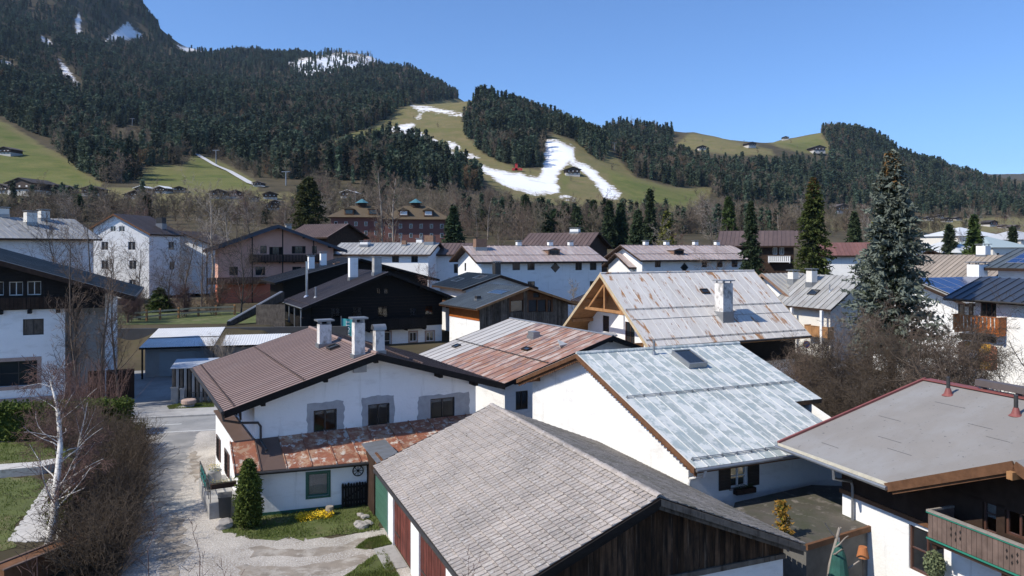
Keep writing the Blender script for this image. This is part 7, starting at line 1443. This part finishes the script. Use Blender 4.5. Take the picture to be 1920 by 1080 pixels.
# lawn blades
def blades(name, polys, n, h, seed, m):
    rs = np.random.RandomState(seed); out = []
    for P in polys:
        P2 = [(p.x, p.y) for p in P]; xs = [p[0] for p in P2]; ys = [p[1] for p in P2]; x = rs.uniform(min(xs), max(xs), n); y = rs.uniform(min(ys), max(ys), n); k = inpoly(x, y, P2) & (vnoise(x*1.3, y*1.3, 5) > rs.uniform(0.1, 0.6, n)); out.append(np.c_[x[k], y[k]])
    Q = np.concatenate(out); n = len(Q); a = rs.uniform(0, 6.28, n); b = np.c_[np.cos(a), np.sin(a), np.zeros(n)]*0.02; hh = h*rs.uniform(0.5, 1.4, n); tip = np.c_[rs.normal(0, 0.03, (n, 2)), hh]; base = np.c_[Q, np.full(n, 0.01)]
    V = np.stack([base-b, base+b, base+tip], 1).reshape(-1, 3); o = npmesh(name, V, np.arange(len(V)).reshape(-1, 3), m); return tag(o, kind='stuff')
grass_m = mat('grass_blade', (0.125, 0.165, 0.032), 0.8, 0.35, 1.1, [((0.20, 0.175, 0.08), (1.2, 1.2, 1.2), 0.60, 0.08)], trans=0.3)
gr = blades('grass', [[G(px, py) for px, py in ((405, 990), (440, 968), (490, 962), (700, 938), (712, 996), (640, 1003), (560, 1010), (470, 1012))], [G(px, py) for px, py in ((650, 1080), (690, 1050), (720, 1030), (770, 1120), (680, 1120))], [G(px, py) for px, py in ((668, 1028), (690, 1012), (722, 1005), (735, 1022), (700, 1030))], [G(px, py) for px, py in ((-200, 905), (60, 895), (110, 905), (30, 985), (30, 1030), (-200, 1060))], [G(px, py) for px, py in ((-200, 830), (140, 830), (150, 870), (110, 880), (-200, 895))], [G(313, 762), G(345, 755), G(400, 752), G(402, 768), G(320, 772)]], 16000, 0.09, 801, grass_m); tag(gr, 'short spring grass of the lawns', 'grass')

# bare trees standing among and behind the village roofs: a few kinds, copied
kinds = []
for k in range(5): kinds.append(bare_tree('valley_tree', 'leafless brown tree standing behind the village roofs', Vector((0, 0, 0)), 10.0, 1200+k, dict(TREE, nb=[15, 8, 5, 0], len=[0.5, 0.48, 0.42, 0], bare=[0.18, 0.1, 0.1, 0]), bark_pale if k % 2 else bark, (twig_b, twig_dk, bark_pale, twig_b, twig_r)[k], r=0.14, minr=0.022, group='leafless trees behind the roofs'))
rgv = random.Random(31)
for i in range(64):
    px = rgv.uniform(20, 1900); y = rgv.choice((rgv.uniform(178, 215), rgv.uniform(215, 300), rgv.uniform(300, 420))); e = kinds[i] if i < 5 else copy_tree(kinds[i % 5])
    b = base_at(px, y); hs = rgv.uniform(0.95, 1.6)*(1.0 if y < 300 else 1.2); e.location = b; e.scale = (hs*rgv.uniform(0.85, 1.1),)*2+(hs,); e.rotation_euler = (0, 0, rgv.uniform(0, 6.28))
# ---------------------------------------------------------------- woods on the slopes
PROTO = bpy.data.collections.new('forest_prototypes')
def proto(name, V, Fc, m, mi=None):
    o = npmesh(name, V, Fc, m, mi); COL.objects.unlink(o); PROTO.objects.link(o); return o
for k in range(4):
    V, Fc, s = conifer_arrays(900+k, 1.0, 0.155+0.02*k, 15, 6, 3, 0.115, droop=0.45, low=0.10, power=0.8, tri=1, irregular=0.25)
    c = [(0.085*math.cos(a), 0.085*math.sin(a), 0.10) for a in [i*math.pi/3 for i in range(6)]]+[(0, 0, 0.94)]; o = len(V); V = np.r_[V, c]; Fc = np.r_[Fc, [[o+i, o+(i+1) % 6, o+6] for i in range(6)]]
    proto('a_conifer_%d' % k, V, Fc, f_dark)
for k in range(4):
    rg = random.Random(950+k); S = [[], [], [], []]; grow(rg, (0, 0, -0.02), (0, 0, 1), 1.0, 0.014, 0, S, dict(TREE, seg=[4, 3, 2, 1], nb=[16, 7, 3, 0], bare=[0.1, 0.05, 0, 0], len=[0.48, 0.5, 0.4, 0], rmin=0.004, wob=[.06, .12, .15, .1], ang=[46, 45, 45, 0])); T = [(a, b, max(c_, 0.0055), max(d_, 0.0035)) for L_ in S for a, b, c_, d_ in L_]
    V, Fq = segs_mesh(T, 3); proto('b_bare_%d' % k, V, Fq, f_brown if k < 3 else f_larch)
FOREST = [
 [(-200,-300),(285,-300),(300,68),(345,92),(540,100),(560,104),(700,112),(735,112),(775,128),(805,158),(890,182),(765,198),(735,218),(690,244),(607,266),(600,292),(592,330),(545,345),(480,322),(405,288),(330,296),(262,240),(150,238),(104,262),(60,250),(0,218),(-200,180)],
 [(868,228),(880,190),(905,182),(940,182),(965,198),(992,210),(1014,242),(1026,262),(1020,312),(975,320),(930,308),(900,284),(868,252)],
 [(640,292),(720,268),(790,280),(842,306),(885,334),(905,358),(850,362),(700,352),(620,340),(604,312)],
 [(955,198),(1010,205),(1070,232),(1110,250),(1160,238),(1262,250),(1262,292),(1300,303),(1380,313),(1450,312),(1500,308),(1552,310),(1575,292),(1545,250),(1562,238),(1620,246),(1682,288),(1760,316),(1920,360),(2050,385),(2050,408),(1900,404),(1700,402),(1550,390),(1400,382),(1340,370),(1335,350),(1262,350),(1195,332),(1165,300),(1150,272),(1120,262),(1080,262),(1040,252),(1016,240),(990,208)],
 [(1080,262),(1120,258),(1146,275),(1145,305),(1110,312),(1085,296)],
 [(95,262),(130,240),(190,250),(205,300),(262,300),(330,300),(330,325),(290,335),(205,348),(150,322),(115,298)], [(300,322),(345,300),(350,330),(320,340)],
 [(1540,246),(1562,238),(1620,246),(1690,290),(1700,330),(1640,330),(1562,300)],
]
BROWN = [
 [(190,250),(400,268),(480,310),(600,335),(640,352),(560,345),(480,335),(420,308),(370,288),(330,318),(255,318),(200,330),(150,312),(130,280)],
 [(600,345),(700,355),(890,372),(960,398),(1050,410),(1290,420),(1345,385),(1550,396),(2000,410),(2000,432),(1300,440),(900,432),(600,408),(560,372)],
 [(0,385),(560,392),(620,410),(640,440),(0,440)], [(60,300),(80,292),(84,345),(60,345)], [(1060,332),(1110,332),(1116,362),(1070,362)], [(1280,430),(1480,420),(1480,455),(1280,455)], [(640,425),(1300,425),(1300,452),(640,452)],
]
def scatter():
    rs = np.random.RandomState(77); rows = []
    for (r0, r1, sp, bs) in ((190, 700, 7.5, 0), (700, 1300, 7.0, 1), (1300, 2300, 8.2, 2), (2300, 3600, 11.5, 3), (4300, 5600, 22, 4)):
        a0, a1 = R(-35.5), R(35.5); n = int((a1-a0)/2*(r1**2-r0**2)/sp**2); r = np.sqrt(rs.uniform(r0**2, r1**2, n)); a = rs.uniform(a0, a1, n); x = r*np.sin(a); y = r*np.cos(a); z = terr(x, y); px, py = pix(x, y, z)
        inf = np.zeros(n, bool)
        for P in FOREST: inf |= inpoly(px, py, P)
        inb = np.zeros(n, bool)
        for P in BROWN: inb |= inpoly(px, py, P)
        if r0 >= 4000: inf |= px > 1750
        sn = soft(px, py, SNOW, 6.0); md = soft(px, py, MEADOW, 6.0)
        mass = inf & (sn < 0.42+0.25*(rs.rand(n)-0.5)); top = inpoly(px, py, [(530,95),(740,95),(740,150),(530,150)]) & (sn > 0.5) & (rs.rand(n) < 0.22); mass |= top
        mass &= ~((md > 0.62) & (rs.rand(n) < 0.97))
        clear = (vnoise(x/60, y/60, 8)*0.6+vnoise(x/25, y/25, 18)*0.4 < 0.30) & (r > 900); mass &= ~(clear & (rs.rand(n) < 0.8))
        bro = inb & ~mass & (rs.rand(n) < np.where(r < 450, 0.95, 0.5)) & (md < 0.75) & (sn < 0.35)
        strip = (vnoise(x/120, y/60, 9) > 0.42); bro &= strip | (r > 420)
        sn2 = soft(px, py, SNOW, 16.0); mass &= ~((py < 200) & (px < 420) & (sn2 > 0.3) & (rs.rand(n) < 0.9))
        bcon = bro & (rs.rand(n) < 0.10*(vnoise(x/60, y/60, 14) > 0.5)*2); bro &= ~bcon
        mixc = mass & (rs.rand(n) < np.where(r < 1200, 0.16, 0.12)*(vnoise(x/90, y/90, 11) > 0.45)*2)   # larch and bare trees among the conifers
        lonely = (md > 0.8) & (rs.rand(n) < 0.012) & (sn < 0.2)
        hb = np.where(r < 2300, rs.uniform(11, 29, n), rs.uniform(12, 28, n))*(0.72+0.5*vnoise(x/45, y/45, 4))
        for sel, base, cnt, hs in ((mass & ~mixc, 0, 4, hb), (mixc, 4, 4, hb*0.8), (bro, 4, 3, np.where(r < 450, rs.uniform(5, 11.5, n), rs.uniform(6, 13, n))), (lonely, 4, 3, rs.uniform(4, 9, n)), (bcon, 0, 4, rs.uniform(8, 16, n))):
            k = np.nonzero(sel)[0]; rows.append(np.c_[x[k], y[k], z[k]-0.4, hs[k], rs.randint(0, cnt, len(k))+base, rs.uniform(0, 6.283, len(k))])
    return np.concatenate(rows)
PTS = scatter()
bxs = [(o.location.x, o.location.y) for o in bpy.data.objects if o.parent is None and (o.get('category') in ('chalet', 'house', 'building', 'hall', 'pylon'))]
keep = np.ones(len(PTS), bool)
for bx0, by0 in bxs:
    dd = np.hypot(PTS[:, 0]-bx0, PTS[:, 1]-by0); fr = (np.abs(PTS[:, 0]/PTS[:, 1]-bx0/max(by0, 1)) < 10/max(by0, 1)) & (PTS[:, 1] < by0) & (PTS[:, 1] > by0-45); keep &= ~((dd < 16) | (fr & (by0 > 250)))
PTS = PTS[keep]
def instancer(name, pts, label):
    me = bpy.data.meshes.new(name); me.vertices.add(len(pts)); me.vertices.foreach_set('co', pts[:, :3].astype(np.float32).ravel())
    for nm, ty, col in (('sc', 'FLOAT', 3), ('idx', 'INT', 4), ('rot', 'FLOAT', 5)):
        a = me.attributes.new(nm, ty, 'POINT'); a.data.foreach_set('value', pts[:, col].astype(np.int32 if ty == 'INT' else np.float32))
    o = bpy.data.objects.new(name, me); COL.objects.link(o); tag(o, label, 'wood', kind='stuff')
    g = bpy.data.node_groups.new(name+'_scatter', 'GeometryNodeTree'); g.interface.new_socket('Geometry', in_out='INPUT', socket_type='NodeSocketGeometry'); g.interface.new_socket('Geometry', in_out='OUTPUT', socket_type='NodeSocketGeometry')
    N = g.nodes; L = g.links; gi = N.new('NodeGroupInput'); go = N.new('NodeGroupOutput'); ip = N.new('GeometryNodeInstanceOnPoints'); ci_ = N.new('GeometryNodeCollectionInfo'); ci_.inputs[0].default_value = PROTO; ci_.inputs['Separate Children'].default_value = True; ci_.inputs['Reset Children'].default_value = True
    def na(nm, ty): q = N.new('GeometryNodeInputNamedAttribute'); q.data_type = ty; q.inputs['Name'].default_value = nm; return q.outputs['Attribute']
    cx_ = N.new('ShaderNodeCombineXYZ'); L.new(na('rot', 'FLOAT'), cx_.inputs[2]); L.new(gi.outputs[0], ip.inputs['Points']); L.new(ci_.outputs[0], ip.inputs['Instance']); ip.inputs['Pick Instance'].default_value = True
    L.new(na('idx', 'INT'), ip.inputs['Instance Index']); L.new(cx_.outputs[0], ip.inputs['Rotation']); L.new(na('sc', 'FLOAT'), ip.inputs['Scale']); L.new(ip.outputs[0], go.inputs[0])
    md_ = o.modifiers.new('scatter', 'NODES'); md_.node_group = g; return o
con_sel = PTS[:, 4] < 4
instancer('conifer_forest', PTS[con_sel], 'dark conifer forest covering the mountain slopes'); instancer('bare_wood', PTS[~con_sel], 'brown leafless wood and larches at the foot of the slopes')
print('forest', con_sel.sum(), (~con_sel).sum())
# the straight white track on the left slope
trk = [(368, 290), (385, 300), (405, 312), (430, 322), (450, 334), (470, 346), (490, 352)]
def on_ground(px, py):
    d = dray(px, py); ys = np.arange(190, 3500, 3.0); hit = np.nonzero(terr(d.x*ys, ys) > CH+d.z*ys)[0]; y = ys[hit[0]] if len(hit) else 700.0; return Vector((d.x*y, y, 0))
tp_ = [on_ground(*q) for q in trk]
mb = MB(); vs_ = []
for i, p in enumerate(tp_):
    for q, dx in ((p, -3.0), (p, 3.0)): vs_.append((q.x+dx, q.y, float(terr(q.x+dx, q.y)[0])+0.9))
mb.add(vs_, [(2*i, 2*i+1, 2*i+3, 2*i+2) for i in range(len(tp_)-1)]); tag(mb.build('track', mat('pale_track', (0.50, 0.50, 0.50), 0.9, 0.1, 0.2)), kind='structure')

# bushes of the terrace garden and the neighbouring house whose shadow reaches the raised bed
for i, (px, y, lab) in enumerate(((265, 100, 'reddish bare shrub on the terrace near the apartment block'), (345, 104, 'bare shrub behind the wooden garden fence'), (400, 108, 'bare shrub by the red ground floor'), (240, 96, 'bare shrub at the retaining wall end'))):
    b = base_at(px, y); bare_tree('bare_shrub', lab, b, 4.2, 850+i, SHR, twig_r, twig_r if i % 2 else twig_b, r=0.05, minr=0.012, stems=4, spread=0.8)
sheet('terrace_grass', [(-66, 91.5), (-31, 95), (-31, 112), (-66, 110)], 3.03, lawn_m)
NB = far_house('neighbour_house', 'white neighbouring house whose shadow falls on the raised bed', -30.5, 21.5, -66, 10, 5, 5.2, 7.4, roofm=roof_brown2)
# ---------------------------------------------------------------- air
mb = MB(); mb.box(-15500, -15500, -260, 15500, 15500, 1900); hz = mb.build('haze', None); hz.data.materials.clear()
hm = bpy.data.materials.new('air'); hm.use_nodes = True; hn = hm.node_tree; hn.nodes.clear(); ho = hn.nodes.new('ShaderNodeOutputMaterial'); hv = hn.nodes.new('ShaderNodeVolumePrincipled')
hv.inputs['Color'].default_value = (0.55, 0.75, 1.0, 1); hv.inputs['Density'].default_value = 3.0e-5; hv.inputs['Anisotropy'].default_value = 0.2; hn.links.new(hv.outputs[0], ho.inputs['Volume'])
hz.data.materials.append(hm); tag(hz, kind='stuff'); tag(hz, 'thin blue haze in the valley air', 'haze')
